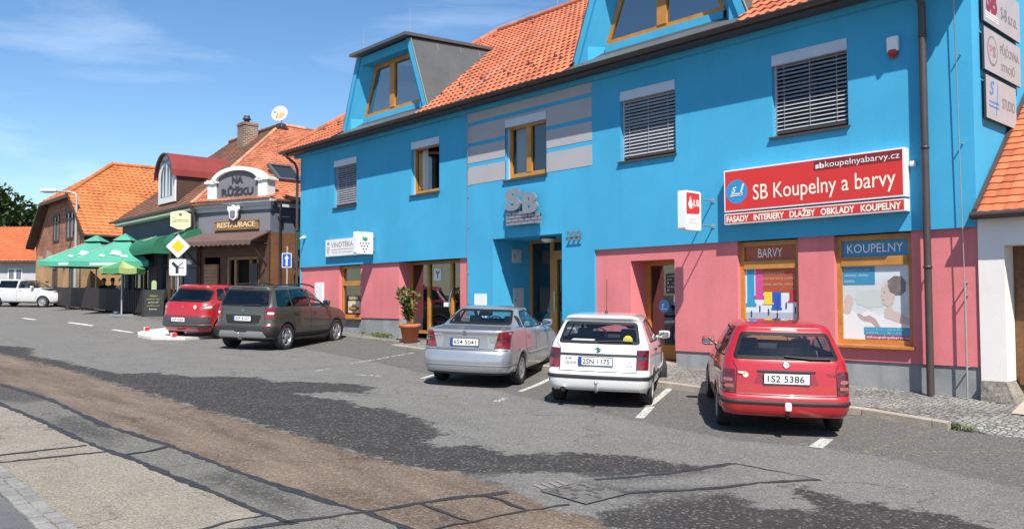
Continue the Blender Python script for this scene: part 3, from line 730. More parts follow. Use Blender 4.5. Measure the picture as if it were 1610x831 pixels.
# bottles on the shelf behind
g = MB()
for i in range(9):
    xx = -18.7+.11*i; g.lathe([(0,1.0),(.036,1.0),(.036,1.2),(.013,1.26),(.013,1.33),(0,1.33)], 8, Matrix.Translation((xx,.45,.55)), i % 2)
g.box(-18.85, -17.65, .35, .6, 1.5, 1.54, 2)
obj('shelf', g, [mat('bottle_green', (.02,.05,.025), .1), mat('bottle_brown', (.06,.025,.01), .1), OAK], wn1)

# wine shop door: timber glazed screen in a pink recess
f = MB(); frame_mb(f, -15.53, -12.68, .52, 2.60, .46, .09, .08, [(-14.62, .10), (-13.55, .10), (-13.08, .07)])
f.box(-14.57, -13.60, .455, .53, .52, .70)
dr = obj('glazed_door', f, OAK, bb)
g = MB(); g.quad((-15.46,.50,.6), (-12.75,.50,.6), (-12.75,.50,2.52), (-15.46,.50,2.52)); obj('pane', g, PANE, dr)
g = MB(); P_ = [(-13.48, .44-.13*math.sin(math.pi*t/8), .95+.85*t/8) for t in range(9)]; g.tube(P_, .018, 8); obj('handle', g, mat('steel', (.6,.6,.6), .25, metal=1), dr)
g = MB(); g.box(-14.40, -14.06, .488, .492, 2.04, 2.38)
obj('notice_and_reflected_sign', g, WHT, dr)  # white plate painted in as the reflection of a road sign opposite
g = MB(); g.box(-13.95, -13.66, .488, .492, 1.3, 1.42); obj('notice_and_reflected_sign', g, WHT, dr)
g = MB(); O = (-14.23, .486, 2.22)
for pth in ([(0,-.12),(0,.0)], [(0,0),(-.09,.11)], [(0,0),(.09,.09)]):
    (a0, b0), (a1, b1) = pth; d = Vector((a1-a0, b1-b0)).normalized()*1; n_ = Vector((-d.y, d.x))*.019
    g.plate([(a0+n_.x,b0+n_.y),(a0-n_.x,b0-n_.y),(a1-n_.x,b1-n_.y),(a1+n_.x,b1+n_.y)], O, X, Z, .002)
obj('reflected_sign_mark', g, DKTRIM, dr)  # black arms of the same reflected sign, drawn on the pane

# main entrance: deep blue recess with timber door
f = MB(); frame_mb(f, -11.29, -8.84, .45, 3.03, 1.3, .07, .08, [(-10.45, .13)], [])
f.box(-10.38,-8.91,1.285,1.37,2.64,2.74); frame_mb(f, -10.38, -8.91, .5, 2.64, 1.28, .12, .07)
dr = obj('entrance_door', f, OAK, bb)
g = MB(); g.quad((-11.25,1.34,.5), (-8.9,1.34,.5), (-8.9,1.34,3.0), (-11.25,1.34,3.0)); obj('pane', g, PANE, dr)
g = MB(); g.tube([(-10.30,1.22,1.2),(-10.30,1.22,1.7)], .015, 8); obj('handle', g, MATS['steel'], dr)
g = MB(); g.box(-11.285, -8.845, .055, 1.6, .30, .47); obj('entrance_step', g, PLINTH, bb)
# shop door on the right
f = MB(); frame_mb(f, -6.85, -5.70, .22, 2.32, .6, .10, .07); f.box(-6.75, -5.80, .60, .66, .32, .52)
dr = obj('shop_door', f, OAK, bb)
g = MB(); g.quad((-6.8,.64,.5), (-5.75,.64,.5), (-5.75,.64,2.25), (-6.8,.64,2.25)); obj('pane', g, PANE, dr)
SKYB = mat('sticker_blue', (.04, .28, .58), .45); INK = mat('ink_black', (.02, .02, .024), .4)
g = MB()
g.plate(circle(-6.40, 1.35, .14), (0,.632,0), X, Z, .003, 0)
g.text('S', (-6.47,.628,1.31), X, Z, h=.09, th=.002, mi=1, bold=.02, shear=.3)
g.box(-6.49,-6.32,.624,.628,1.28,1.295,1)
DOL = [(0,0),(.10,-.02),(.05,.12),(.09,.3),(.20,.50),(.24,.66),(.20,.78),(.11,.84),(-.03,.88),(-.09,.83),(.02,.78),(.08,.68),(.06,.5),(.0,.34),(-.05,.18),(-.04,.1)]
g.plate(DOL, (-6.10,.632,.56), X, Z, .003, 0)
g.box(-6.35,-5.92,.628,.632,1.62,2.05,2); g.box(-6.15,-6.0,.628,.632,1.44,1.58,1)
for i, ww in enumerate((.3,.34,.22,.3,.26)): g.text(['OTEVŘENO','po - pá','8 - 17','sobota','8 - 11'][i], (-6.31,.626,1.97-.075*i), X, Z, w=ww, h=.045, th=.002, mi=1)
obj('door_sticker', g, [SKYB, WHT, INK], dr)
g = MB(); g.box(-6.9,-5.65,-.30,.6,-.2,.20); obj('door_step', g, KERB, bb)

# paint window with printed film
wn = shop_window(-4.23, -2.98, .72, 2.585, .15, 2.14)
g = MB(); yf = .19
ORB = mat('poster_rust', (.36, .075, .035), .4); PW = mat('poster_white', (.60, .64, .70), .35); PG = mat('poster_grey', (.36, .40, .46), .35)
CY = mat('poster_cyan', (.03, .27, .50), .4); MG = mat('poster_magenta', (.55, .06, .24), .4); YL = mat('poster_yellow', (.75, .55, .03), .4); BL = mat('poster_blue', (.02, .09, .42), .4); RD = mat('poster_red', (.42, .03, .04), .4)
g.box(-4.16,-3.05,yf,yf+.004,2.21,2.51,0); g.text('BARVY', (-3.86,yf-.003,2.28), X, Z, w=.50, h=.165, th=.002, mi=8)
g.box(-4.15,-3.06,yf,yf+.004,.80,2.08,1)
g.box(-4.15,-3.06,yf-.002,yf-.0005,1.0,1.25,2)
g.box(-3.80,-3.06,yf-.004,yf-.0025,1.62,2.08,0)
def stripe(x, ww, zb, mi, flare=.04):
    z1 = 2.08
    g.plate([(x,z1),(x,zb+.14),(x-.005,zb+.07),(x-flare,zb+.05),(x-flare,zb),(x+ww+flare,zb),(x+ww+flare,zb+.05),(x+ww+.005,zb+.07),(x+ww,zb+.14),(x+ww,z1)], (0,yf-.006,0), X, Z, .001, mi)
stripe(-4.10, .15, 1.36, 3); stripe(-3.92, .15, 1.50, 4); g.box(-3.74,-3.58,yf-.0075,yf-.0065,1.42,1.63,5); g.box(-3.58,-3.40,yf-.0075,yf-.0065,1.32,1.63,6); g.box(-3.23,-3.09,yf-.0075,yf-.0065,1.47,1.66,7)
for x0_, x1_, z_, m_ in ((-3.77,-3.55,1.40,5),(-3.60,-3.38,1.30,6),(-3.26,-3.06,1.44,7)): g.box(x0_,x1_,yf-.0085,yf-.0075,z_,z_+.03,m_)
for i, (s_, ww) in enumerate((('realizace fasád', .44), ('malířské barvy a tmely', .66), ('nářadí, válečky, štětce', .62))): g.text(s_, (-3.77,yf-.006,1.96-.11*i), X, Z, w=ww, h=.065, th=.001, mi=9)
for i in range(6):
    xx = -4.07+.185*i
    g.box(xx-.065,xx+.065,yf-.006,yf-.005,.82,.98,10); g.plate(circle(xx,.98,.068,14,.026), (0,yf-.0075,0), X, Z, .001, [3,4,5,6,7,4][i]); g.plate([(xx-.08,.94),(xx-.07,.94),(xx-.07,.80),(xx-.08,.80)], (0,yf-.0075,0), X, Z, .001, 11)
for i in range(6):
    xx = -4.02+.18*i; zz = [1.16,1.26,1.20,1.12,1.32,1.24][i]
    g.plate([(xx-.012,zz),(xx+.012,zz),(xx+.016,zz+.10),(xx+.006,zz+.12),(xx-.008,zz+.12)], (0,yf-.0075,0), X, Z, .001, 11)
obj('printed_film', g, [ORB, PW, PG, CY, MG, YL, BL, RD, WHT, mat('poster_peach', (.62,.36,.22), .4), mat('poster_can', (.42,.45,.48), .4), INK], wn)
# bathroom window with printed film
wn = shop_window(-2.31, -1.0, .72, 2.585, .15, 2.14)
g = MB(); PT = mat('poster_teal', (.035, .22, .38), .35); PP = mat('poster_purple', (.30, .05, .10), .35); SKN = mat('poster_skin', (.50, .41, .37), .4); SKS = mat('poster_skin_dark', (.40, .31, .28), .4)
HR = mat('poster_hair', (.17, .145, .13), .4, noise=(9,.3)); FOAM = mat('poster_foam', (.66, .66, .66), .4); FOAM2 = mat('poster_foam_grey', (.47, .50, .48), .4); PAN = mat('poster_haze', (.52, .56, .57), .35, noise=(2.5, .12))
g.box(-2.23,-1.08,yf,yf+.004,2.21,2.51,0); g.text('KOUPELNY', (-2.13,yf-.003,2.285), X, Z, w=.95, h=.15, th=.002, mi=8)
g.box(-2.23,-1.08,yf,yf+.004,.80,2.08,7)
g.box(-2.225,-1.66,yf-.004,yf-.003,1.74,2.05,0)
for i, (s_, ww) in enumerate((('koupelny na klíč', .44), ('obklady, dlažby', .42), ('sanita', .18))): g.text(s_, (-2.19,yf-.006,1.96-.09*i), X, Z, w=ww, h=.055, th=.001, mi=10)
def blob(poly, mi, dz): g.plate(poly, (0, yf-dz, 0), X, Z, .0006, mi)
def wavy(cx, cz, rx, rz, n=28, a=.10, ph=0.): return [(cx+rx*math.cos(2*math.pi*k/n)*(1+a*math.sin(k*2.3+ph)), cz+rz*math.sin(2*math.pi*k/n)*(1+a*math.sin(k*1.9+ph))) for k in range(n)]
blob(wavy(-1.72,1.50,.30,.15,ph=1), 4, .0015)
blob([(-2.225,.80),(-2.225,1.24),(-2.1,1.32),(-1.95,1.22),(-1.8,1.30),(-1.6,1.22),(-1.45,1.26),(-1.3,1.18),(-1.085,1.22),(-1.085,.80)], 3, .002)
blob([(-1.52,1.18),(-1.50,1.34),(-1.40,1.40),(-1.36,1.30),(-1.2,1.24),(-1.085,1.17),(-1.085,1.06),(-1.3,1.10)], 1, .003)
blob([(-1.55,1.42),(-1.54,1.52),(-1.57,1.55),(-1.55,1.58),(-1.55,1.68),(-1.48,1.76),(-1.36,1.74),(-1.32,1.56),(-1.36,1.42),(-1.46,1.37)], 1, .004)
blob(wavy(-1.30,1.72,.145,.155,a=.06), 2, .005)
blob([(-1.45,1.80),(-1.34,1.88),(-1.22,1.87),(-1.15,1.78),(-1.16,1.62),(-1.24,1.56),(-1.33,1.58),(-1.40,1.68)], 2, .0055)
blob([(-1.99,1.24),(-1.93,1.25),(-1.86,1.20),(-1.76,1.22),(-1.66,1.16),(-1.58,1.02),(-1.66,1.02),(-1.74,1.10),(-1.86,1.12),(-1.94,1.17)], 5, .0035)
blob(wavy(-2.12,1.44,.075,.13,a=.18,ph=2), 1, .003); blob(wavy(-2.15,1.30,.07,.07,a=.1), 1, .0036)
blob([(-1.515,1.60),(-1.495,1.605),(-1.495,1.62),(-1.515,1.615)], 2, .006); blob([(-1.55,1.475),(-1.515,1.47),(-1.515,1.485)], 6, .006)
g.box(-1.86,-1.08,yf-.007,yf-.006,.895,1.02,9); g.box(-1.84,-1.08,yf-.007,yf-.006,.805,.89,6)
g.text('sbkoupelnyabarvy.cz', (-1.82,yf-.009,.82), X, Z, w=.72, h=.058, th=.001, mi=8)
for i in range(2): g.text(['po - čt 8-17','pátek 8-15'][i], (-1.82+.36*i,yf-.009,.965), X, Z, w=.26, h=.032, th=.001, mi=10); g.text(['sobota','8 - 11'][i], (-1.82+.36*i,yf-.009,.915), X, Z, w=.2, h=.03, th=.001, mi=10)
obj('printed_film', g, [PT, SKN, HR, FOAM, FOAM2, SKS, PP, PAN, WHT, mat('poster_band', (.04,.27,.42), .35), mat('poster_pale', (.45,.58,.66), .35)], wn)

# ---- roof: waved interlocking tiles as real relief
def tiles(mb, O, U, V, spans, vlen, course=.30, tw=.205, amp=.026, lip=.03, nseg=5, mi=0, skip=None):
    """tile field: O + u*U + v*V, spans(v) -> (u0,u1); every course overlaps the one below"""
    O = Vector(O); U = Vector(U).normalized(); V = Vector(V).normalized(); Nn = U.cross(V).normalized()
    n = int(math.ceil(vlen/course))
    for c in range(n):
        v0 = c*course; v1 = min(vlen, v0+course*1.03)
        (a0, b0), (a1, b1) = spans(v0), spans(min(vlen, v0+course))
        if b0-a0 < .05: continue
        m = max(2, int(math.ceil((b0-a0)/tw*nseg)))
        top, bot, und = [], [], []
        for i in range(m+1):
            t = i/m; ua = a0+(b0-a0)*t; ub = a1+(b1-a1)*t
            ph = (ua/tw) % 1.0
            h = amp*(math.sin(math.pi*min(1, ph/.62)) if ph < .62 else -.25*math.sin(math.pi*(ph-.62)/.38))
            bot.append(O+U*ua+V*v0+Nn*(h+lip)); und.append(O+U*ua+V*v0+Nn*(h-.01)); top.append(O+U*ub+V*v1+Nn*h)
        o = len(mb.f); keep = [i for i in range(m) if not (skip and skip((bot[i]+top[i+1])/2))]
        mb.add(bot+top, [(i, i+1, m+1+i+1, m+1+i) for i in keep], mi, True)
        for q, i in enumerate(keep):
            ua = a0+(b0-a0)*(i+.5)/m
            k = (math.floor(ua/tw)+.5, c+.5); mb.uv[o+q] = [k]*4
        o = len(mb.f)
        mb.add(und+bot, [(i, i+1, m+1+i+1, m+1+i) for i in keep], mi)
        for q, i in enumerate(keep): mb.uv[o+q] = [(math.floor((a0+(b0-a0)*(i+.5)/m)/tw)+.5, c+.5)]*4
def ridge_caps(mb, A, B, r=.10, step=.36, mi=0, seed=0):
    A = Vector(A); B = Vector(B); L_ = (B-A).length; d = (B-A)/L_; n = max(1, int(L_/step))
    for i in range(n):
        p = A+d*(L_*i/n); q = A+d*(L_*(i+1.12)/n); o = len(mb.f)
        mb.tube([p, q], [r*1.12, r*.95], 8, mi)
        for k in range(o, len(mb.f)): mb.uv[k] = [(i+.5+seed*7, seed+.5)]*len(mb.f[k])
def in_dormer(q):
    for cx in (-16.25, -6.13):
        if q.y < 3.1 and abs(q.x-cx) < 2.26-(q.y+.42)*.27: return True
    return False
TERRA = tile_mat('terracotta_tiles', (.42, .128, .066), .26, dirt=.16)
TANA = math.tan(R(37)); EY, EZ = -.42, 6.64
RY = 5.2; RZ = EZ+(RY-EY)*TANA; XE = -21.92; XRE = .12; XH = -16.9   # eave, ridge and hip ends
slope = math.hypot(RY-EY, RZ-EZ)
rf = MB()
tiles(rf, (0, EY, EZ), X, (0, RY-EY, RZ-EZ), lambda v: (XE+(XH-XE)*v/slope, XRE), slope, skip=in_dormer)
hipv = Vector((XH-XE, 0, RZ-EZ)); hl = hipv.length
tiles(rf, (XE, 0, EZ), -Y, hipv, lambda v: (-(10.82-(10.82-RY)*v/hl), -(EY+(RY-EY)*v/hl)), hl)
rf.quad((XE,10.82,EZ-.02), (XRE,10.82,EZ-.02), (XRE,RY,RZ-.02), (XH,RY,RZ-.02))
ridge_caps(rf, (XE, EY, EZ+.04), (XH, RY, RZ+.05)); ridge_caps(rf, (XH, RY, RZ+.05), (XRE, RY, RZ+.05), seed=1)
for f_ in range(len(rf.f)): rf.uv.setdefault(f_, [(.5, .5)]*len(rf.f[f_]))
roof = obj('roof', rf, TERRA, bb)
un = MB(); un.quad((XE,EY+.02,EZ-.05), (XRE,EY+.02,EZ-.05), (XRE,RY,RZ-.09), (XH,RY,RZ-.09))
un.box(XE+.02, XRE, EY+.02, -.1, 6.50, 6.56); un.box(XE, XRE, EY, EY+.03, 6.49, EZ-.002)
obj('eaves_board', un, DKBROWN, roof)
# gutter: half round with brackets, and two downpipes
gt = MB(); n = 10; A_ = [(EY-.075+.075*math.cos(math.pi+math.pi*k/n), 6.60+.075*math.sin(math.pi+math.pi*k/n)) for k in range(n+1)]
for p, q in zip(A_[:-1], A_[1:]):
    gt.quad((XE-.02,*p), (XRE,*p), (XRE,*q), (XE-.02,*q))
for xx in (XE-.02, XRE): gt.add([(xx,*p) for p in A_], [tuple(range(n+1))])
gt.tube([(XE-.02,EY-.15,6.60), (XRE,EY-.15,6.60)], .012, 6)
obj('gutter', gt, DKBROWN, roof)
for xx in (-.68, -21.50):
    dp = MB()
    if xx > -5: dp.tube([(xx,EY-.08,6.55),(xx,EY-.08,6.45),(xx,-.14,6.22),(xx,-.13,6.1),(xx,-.13,3),(xx,-.13,gz(xx,0)+.12)], .056, 12)
    else: dp.tube([(xx,EY-.08,6.55),(xx,EY-.08,6.42),(xx+.05,-.2,6.2),(xx+.05,-.10,6.0),(xx+.05,-.10,gz(xx,0)-.1)], .046, 12)
    for zz in (5.7, 3.9, 2.0): dp.lathe([(.058,-.02),(.068,-.02),(.068,.02),(.058,.02)], 12, Matrix.Translation((xx if xx > -5 else xx+.05, -.13, zz))); dp.box(xx-.01, xx+.01, -.13, .02, zz-.01, zz+.01)
    obj('downpipe', dp, DKBROWN, bb)
# snow hooks and vent tiles
HOOK = mat('hook_dark', (.09,.03,.02), .6)
for v, st, off in ((1.0, .94, 0), (1.35, .94, .47), (6.2, 1.9, .3)):
    x = -20.5+off
    while x < -.3:
        y = EY+v*math.cos(R(37)); z = EZ+v*math.sin(R(37))+.03
        if x > XE+(XH-XE)*v/slope+.4 and not any(abs(x-c_) < 2.3-.35*v for c_ in (-16.25, -6.13)):
            sh = MB(); sh.add([(x-.05,y,z),(x+.05,y,z),(x,y+.12,z+.09),(x,y-.02,z+.10)], [(0,1,3),(1,2,3),(2,0,3)]); obj('snow_hook', sh, HOOK, roof)
        x += st
# lightning conductor along the ridge and down the corner, with its spikes
lc = MB(); WIRE = mat('zinc_wire', (.38,.38,.37), .45, metal=.6)
lc.tube([(-17.2,RY,RZ+.25), (.1,RY,RZ+.25)], .009, 5)
for xx in np.arange(-16.5, 0, 1.6): lc.tube([(xx,RY,RZ+.05), (xx,RY,RZ+.26)], .012, 5)
lc.tube([(-14.0,RY,RZ+.2), (-14.0,RY,RZ+2.0)], .012, 5); lc.tube([(-12.1,RY,RZ+.27),(-12.1,-.3,EZ+.16),(-12.22,-.55,6.6),(-12.22,-.06,6.35),(-12.24,-.045,1.0)], .008, 5)
lc.tube([(-.16,EY,6.62),(-.22,-.09,6.35),(-.17,-.09,2.6),(-.16,-.09,1.7)], .008, 6); lc.tube([(-.16,-.09,1.75),(-.16,-.09,gz(-.16,0)+.1)], .016, 8)
for zz in (5.3, 3.9, 2.58, 1.75, 1.55, .45): lc.tube([(-.165,-.1,zz), (-.165,.05,zz)], .012, 5)
for zz in (5.0, 4.2, 3.4, 2.2, 1.4): lc.tube([(-12.24,-.05,zz), (-12.24,.02,zz)], .014, 5)
obj('lightning_conductor', lc, WIRE, bb)

# ---- two dormers with sloping sides
def dormer(cx):
    wb, wt_, zb, zt = 2.27, 1.40, 6.84, 9.06
    def hx(z): return wb+(wt_-wb)*(z-zb)/(zt-zb)
    d = MB(); yf_ = -.02; yw = .30
    ob_, ot = 7.22, 8.80                      # window opening
    iw = lambda z: (1.55+(.98-1.55)*(z-ob_)/(ot-ob_)); fo = lambda z: (1.84+(1.24-1.84)*(z-ob_)/(ot-ob_))
    # front boards
    for s in (-1, 1):
        d.quad((cx+s*hx(zb),yf_,zb), (cx+s*fo(ob_),yf_,zb), (cx+s*fo(ob_),yf_,ob_), (cx+s*hx(ob_),yf_,ob_))
        d.quad((cx+s*hx(ob_),yf_,ob_), (cx+s*fo(ob_),yf_,ob_), (cx+s*fo(ot),yf_,ot), (cx+s*hx(ot),yf_,ot))
        d.quad((cx+s*fo(ob_),yf_,ob_), (cx+s*(iw(ob_)-.0),yw+.05,ob_), (cx+s*(iw(ot)),yw+.05,ot), (cx+s*fo(ot),yf_,ot))
        # raised rim board at the outer edge
        e = .16
        d.add([(cx+s*hx(zb),yf_-.06,zb),(cx+s*(hx(zb)-e),yf_-.06,zb),(cx+s*(hx(zt)-e),yf_-.06,zt),(cx+s*hx(zt),yf_-.06,zt),
               (cx+s*hx(zb),yf_,zb),(cx+s*(hx(zb)-e),yf_,zb),(cx+s*(hx(zt)-e),yf_,zt),(cx+s*hx(zt),yf_,zt)], [(0,1,2,3),(1,5,6,2),(0,3,7,4)])
    for s in (-1, 1): d.quad((cx+s*fo(ob_),yf_,zb), (cx+s*iw(ob_),yw+.05,zb), (cx+s*iw(ob_),yw+.05,ob_), (cx+s*fo(ob_),yf_,ob_))
    d.quad((cx-hx(ot),yf_,ot), (cx+hx(ot),yf_,ot), (cx+hx(zt),yf_,zt), (cx-hx(zt),yf_,zt))
    d.quad((cx-fo(ot),yf_,ot), (cx+fo(ot),yf_,ot), (cx+iw(ot),yw+.05,ot), (cx-iw(ot),yw+.05,ot))
    d.quad((cx-iw(ob_),yw-.06,ob_-.2), (cx+iw(ob_),yw-.06,ob_-.2), (cx+iw(ob_),yw-.06,ob_+.01), (cx-iw(ob_),yw-.06,ob_+.01))
    d.quad((cx-iw(ob_),yw-.06,ob_+.01), (cx+iw(ob_),yw-.06,ob_+.01), (cx+iw(ob_),yw+.05,ob_+.02), (cx-iw(ob_),yw+.05,ob_+.02))
    dm = obj('dormer', d, BLUE, bb)
    for s in (-1, 1):
        c = MB(); F0 = Vector((cx+s*(wb+.03),yf_-.03,zb+.02)); F1 = Vector((cx+s*(wt_+.03),yf_-.03,zt)); BT = Vector((cx+s*(wt_-.08),3.15,zt+.27)); BB = Vector((cx+s*(wb-.05),.02,6.86))
        c.add([F0,F1,BT,BB], [(0,1,2,3) if s > 0 else (3,2,1,0)])
        nn = ((F1-F0).cross(BT-F0)).normalized()*s*1.0
        for t in (.30, .58, .82):      # standing seams
            a = F1+(BT-F1)*t; b = F0+(F1-F0)*0+(BT-F0)*t*1.0; b = BB+(BT-BB)*t
            c.tube([a, b], .014, 5)
        c.tube([F0, F1], .03, 6); obj('cheek', c, ZINC, dm)
    r_ = MB(); a = wt_+.12
    v = [(cx-a,-.30,zt+.02),(cx+a,-.30,zt+.02),(cx+wt_-.02,3.3,zt+.30),(cx-wt_+.02,3.3,zt+.30)]
    r_.add(v+[(p[0],p[1],p[2]+.09) for p in v], [(0,3,2,1),(4,5,6,7),(0,1,5,4),(1,2,6,5),(3,0,4,7)])
    obj('dormer_roof', r_, DKTRIM if False else ZINC, dm)
    fl = MB(); fl.add([(cx-wb-.02,-.44,6.64),(cx+wb+.02,-.44,6.64),(cx+wb,.02,6.92),(cx-wb,.02,6.92),(cx+wb,.30,7.06),(cx-wb,.30,7.06)], [(0,1,2,3),(3,2,4,5)])
    obj('flashing', fl, ZINC, dm)
    # trapezoid timber window
    f = MB(); bw = .11
    def trap(x0b, x1b, x0t, x1t, z0, z1, y0, y1, mi=0):
        v = [(cx+x0b,y0,z0),(cx+x1b,y0,z0),(cx+x1t,y0,z1),(cx+x0t,y0,z1)]; v += [(p[0],y1,p[2]) for p in v]
        f.add(v, [(0,1,2,3),(4,7,6,5),(0,4,5,1),(1,5,6,2),(2,6,7,3),(3,7,4,0)], mi)
    a0, a1 = iw(ob_), iw(ot)
    trap(-a0, a0, -a0+.03, a0-.03, ob_+.02, ob_+.12, yw, yw+.07); trap(-a1-.03, a1+.03, -a1, a1, ot-.12, ot, yw, yw+.07)
    for s in (-1, 1): trap(*( (-a0, -a0+bw, -a1, -a1+bw) if s < 0 else (a0-bw, a0, a1-bw, a1)), ob_+.12, ot-.12, yw+.002, yw+.068)
    trap(-.12, .12, -.12, .12, ob_+.12, ot-.12, yw-.02, yw+.06)
    wn = obj('window', f, OAK, dm) if False else obj('dormer_window', f, OAK, dm)
    return dm, (a0, a1, ob_, ot, yw)
for cx in (-16.25, -6.13):
    dm, (a0, a1, zb_, zt_, yw) = dormer(cx)
    g = MB(); g.quad((cx-a0+.05,yw+.04,zb_+.08), (cx+a0-.05,yw+.04,zb_+.08), (cx+a1-.05,yw+.04,zt_-.08), (cx-a1+.05,yw+.04,zt_-.08)); obj('pane', g, glass('dormer_pane', (.25,.28,.32), .95, 0, .34), dm)
    sp_ = MB()
    for sx in ((-1.3, 1.2) if cx < -10 else (-1.2, 1.2)): sp_.tube([(cx+sx,.1,9.15), (cx+sx,.1,10.0)], [.014, .006], 5)
    obj('lightning_spike', sp_, WIRE, dm)
# ================================================================== SIGNS AND SMALL FIXTURES ON THE BLUE BUILDING
RED = mat('sign_red', (.56, .028, .024), .4); REDD = mat('sign_dark_red', (.20, .015, .018), .4); CYS = mat('sign_blue', (.02, .24, .50), .4)
WFR = mat('sign_white_frame', (.70, .70, .70), .45, noise=(2, .06)); CRM = mat('sign_cream', (.80, .72, .60), .4); GRYL = mat('sign_grey_text', (.17, .18, .19), .45); LGREY = mat('sign_light_grey', (.45, .46, .47), .45)
SIL = mat('sign_silver', (.30, .29, .32), .42, metal=.5, noise=(5, .1)); GREENS = mat('sign_green', (.01, .27, .12), .4); GRAPE = mat('sign_grape', (.20, .02, .06), .4); MARO = mat('sign_maroon', (.22, .025, .04), .45)
STEELB = mat('bracket_steel', (.45, .46, .47), .4, metal=.7)

def frame_box(mb, x0, x1, z0, z1, y0, y1, fr=.028, mi_f=0, mi_p=1):
    mb.box(x0, x1, y0, y1, z0, z1, mi_f); mb.box(x0+fr, x1-fr, y0-.004, y0+.002, z0+fr, z1-fr, mi_p)

# large red shop sign
t = thing('shop_sign', 'wide red shop sign with blue round emblem and white lettering above the shop windows', 'sign', (-2.66, -.1, 2.9))
m = MB(); frame_box(m, -4.34, -.98, 3.15, 3.945, -.19, -.01); frame_box(m, -4.34, -.98, 2.915, 3.115, -.19, -.01, .02)
obj('sign_panel', m, [WFR, RED], t)
m = MB(); yq = -.196
m.box(-2.52, -1.01, yq, yq+.002, 3.735, 3.913, 3); m.text('sb', (-2.49,yq-.002,3.765), X, Z, w=.165, h=.10, th=.002, bold=.03)
m.text('koupelnyabarvy.cz', (-2.31,yq-.002,3.742), X, Z, w=1.26, h=.135, th=.002)
m.text('SB Koupelny a barvy', (-3.72,yq,3.245), X, Z, w=2.60, h=.37, th=.002, bold=.004, mi=1)
m.plate(circle(-4.065, 3.52, .225, 40), (0,yq+.002,0), X, Z, .002, 2)
m.text('S', (-4.175,yq-.003,3.50), X, Z, w=.11, h=.115, th=.002, bold=.03, shear=.35)
for P_ in ([(-4.01,3.43),(-3.975,3.43),(-3.90,3.66),(-3.935,3.66)], [(-4.19,3.465),(-3.93,3.475),(-3.925,3.495),(-4.18,3.487)], [(-4.21,3.43),(-3.935,3.445),(-3.93,3.462),(-4.20,3.45)]): m.plate(P_, (0,yq-.0045,0), X, Z, .001, 0)
m.text('FASADY   INTERIERY   DLAŽBY   OBKLADY   KOUPELNY', (-4.29,yq,2.948), X, Z, w=3.25, h=.148, th=.002, bold=.035, mi=1)
obj('lettering', m, [WFR, CRM, CYS, REDD], t)

# projecting paint-shop sign
def projecting(name, label, x, y0, y1, z0, z1, th, draw, mats, rods=True):
    t = thing(name, label, 'sign', (x, 0, z0))
    m = MB(); P_ = rrect(y0, z0, y1, z1, .05)
    m.plate(P_, (x, 0, 0), Y, Z, th, 0, off=-th/2); m.plate(P_[::-1], (x, 0, 0), Y, Z, .0, 0, off=-th/2)
    obj('sign_box', m, WFR, t)
    m = MB(); draw(m, x+th/2+.002); obj('sign_face', m, mats, t)
    for zz in (z0+.12, z1-.12): m = MB(); m.tube([(x, y1-.02, zz), (x, .01, zz)], .014, 6); m.box(x-.04, x+.04, -.012, 0, zz-.04, zz+.04); obj('bracket', m, STEELB, t)
    return t
def jub(m, x):
    m.plate([(-.99,3.10),(-.58,3.12),(-.58,3.50),(-.99,3.50)], (x,0,0), Y, Z, .003, 0)
    m.plate([(-.90,3.20),(-.84,3.20),(-.80,3.28),(-.84,3.36),(-.87,3.44),(-.90,3.36),(-.94,3.28)], (x+.004,0,0), Y, Z, .002, 1)
    m.text('JUB', (x+.004,-.80,3.21), Y, Z, w=.20, h=.17, th=.003, mi=1, bold=.02)
    m.text('color', (x,-.92,2.99), Y, Z, w=.24, h=.05, th=.002, mi=2); m.text('centrum', (x,-.92,2.92), Y, Z, w=.28, h=.045, th=.002, mi=2)
projecting('projecting_sign', 'white projecting paint shop sign with red square beside the large red sign', -4.72, -1.04, -.52, 2.80, 3.54, .16, jub, [RED, WFR, LGREY])
def grape(m, x):
    m.plate([(-.47,3.34),(-.44,3.27),(-.36,3.25),(-.29,3.29),(-.28,3.36),(-.33,3.35),(-.37,3.40),(-.40,3.34),(-.46,3.42)], (x,0,0), Y, Z, .003, 0)
    for row, n in enumerate((4, 3, 2, 1)):
        for i in range(n): m.plate(circle(-.39+(i-(n-1)/2)*.10, 3.19-.085*row, .026, 12), (x,0,0), Y, Z, .003, 1)
projecting('projecting_sign', 'white square projecting sign with grape emblem over the wine shop window', -16.75, -.70, -.09, 2.87, 3.53, .14, grape, [GREENS, GRAPE])
# flat wine shop sign
t = thing('wine_sign', 'long white wine shop sign fixed flat on the blue wall beside the grape sign', 'sign', (-18, -.05, 2.9))
m = MB(); frame_box(m, -19.5, -16.9, 2.89, 3.45, -.10, -.01, .02); obj('sign_panel', m, [LGREY, WFR], t)
m = MB(); yq = -.105
m.text('VINOTÉKA', (-19.12,yq,3.18), X, Z, w=1.32, h=.20, th=.003); m.box(-19.12,-17.8,yq-.002,yq,3.10,3.115); m.text('Paleo & bezlepek', (-19.10,yq,2.97), X, Z, w=1.28, h=.09, th=.003, mi=1)
for row, n in enumerate((3, 3, 2, 1)):
    for i in range(n): m.plate(circle(-19.32+(i-(n-1)/2)*.07, 3.19-.07*row, .024, 10), (0,yq,0), X, Z, .003)
m.plate([(-19.38,3.30),(-19.30,3.27),(-19.24,3.33),(-19.3,3.36),(-19.32,3.40),(-19.36,3.36)], (0,yq,0), X, Z, .003)
obj('lettering', m, [GRYL, LGREY], t)

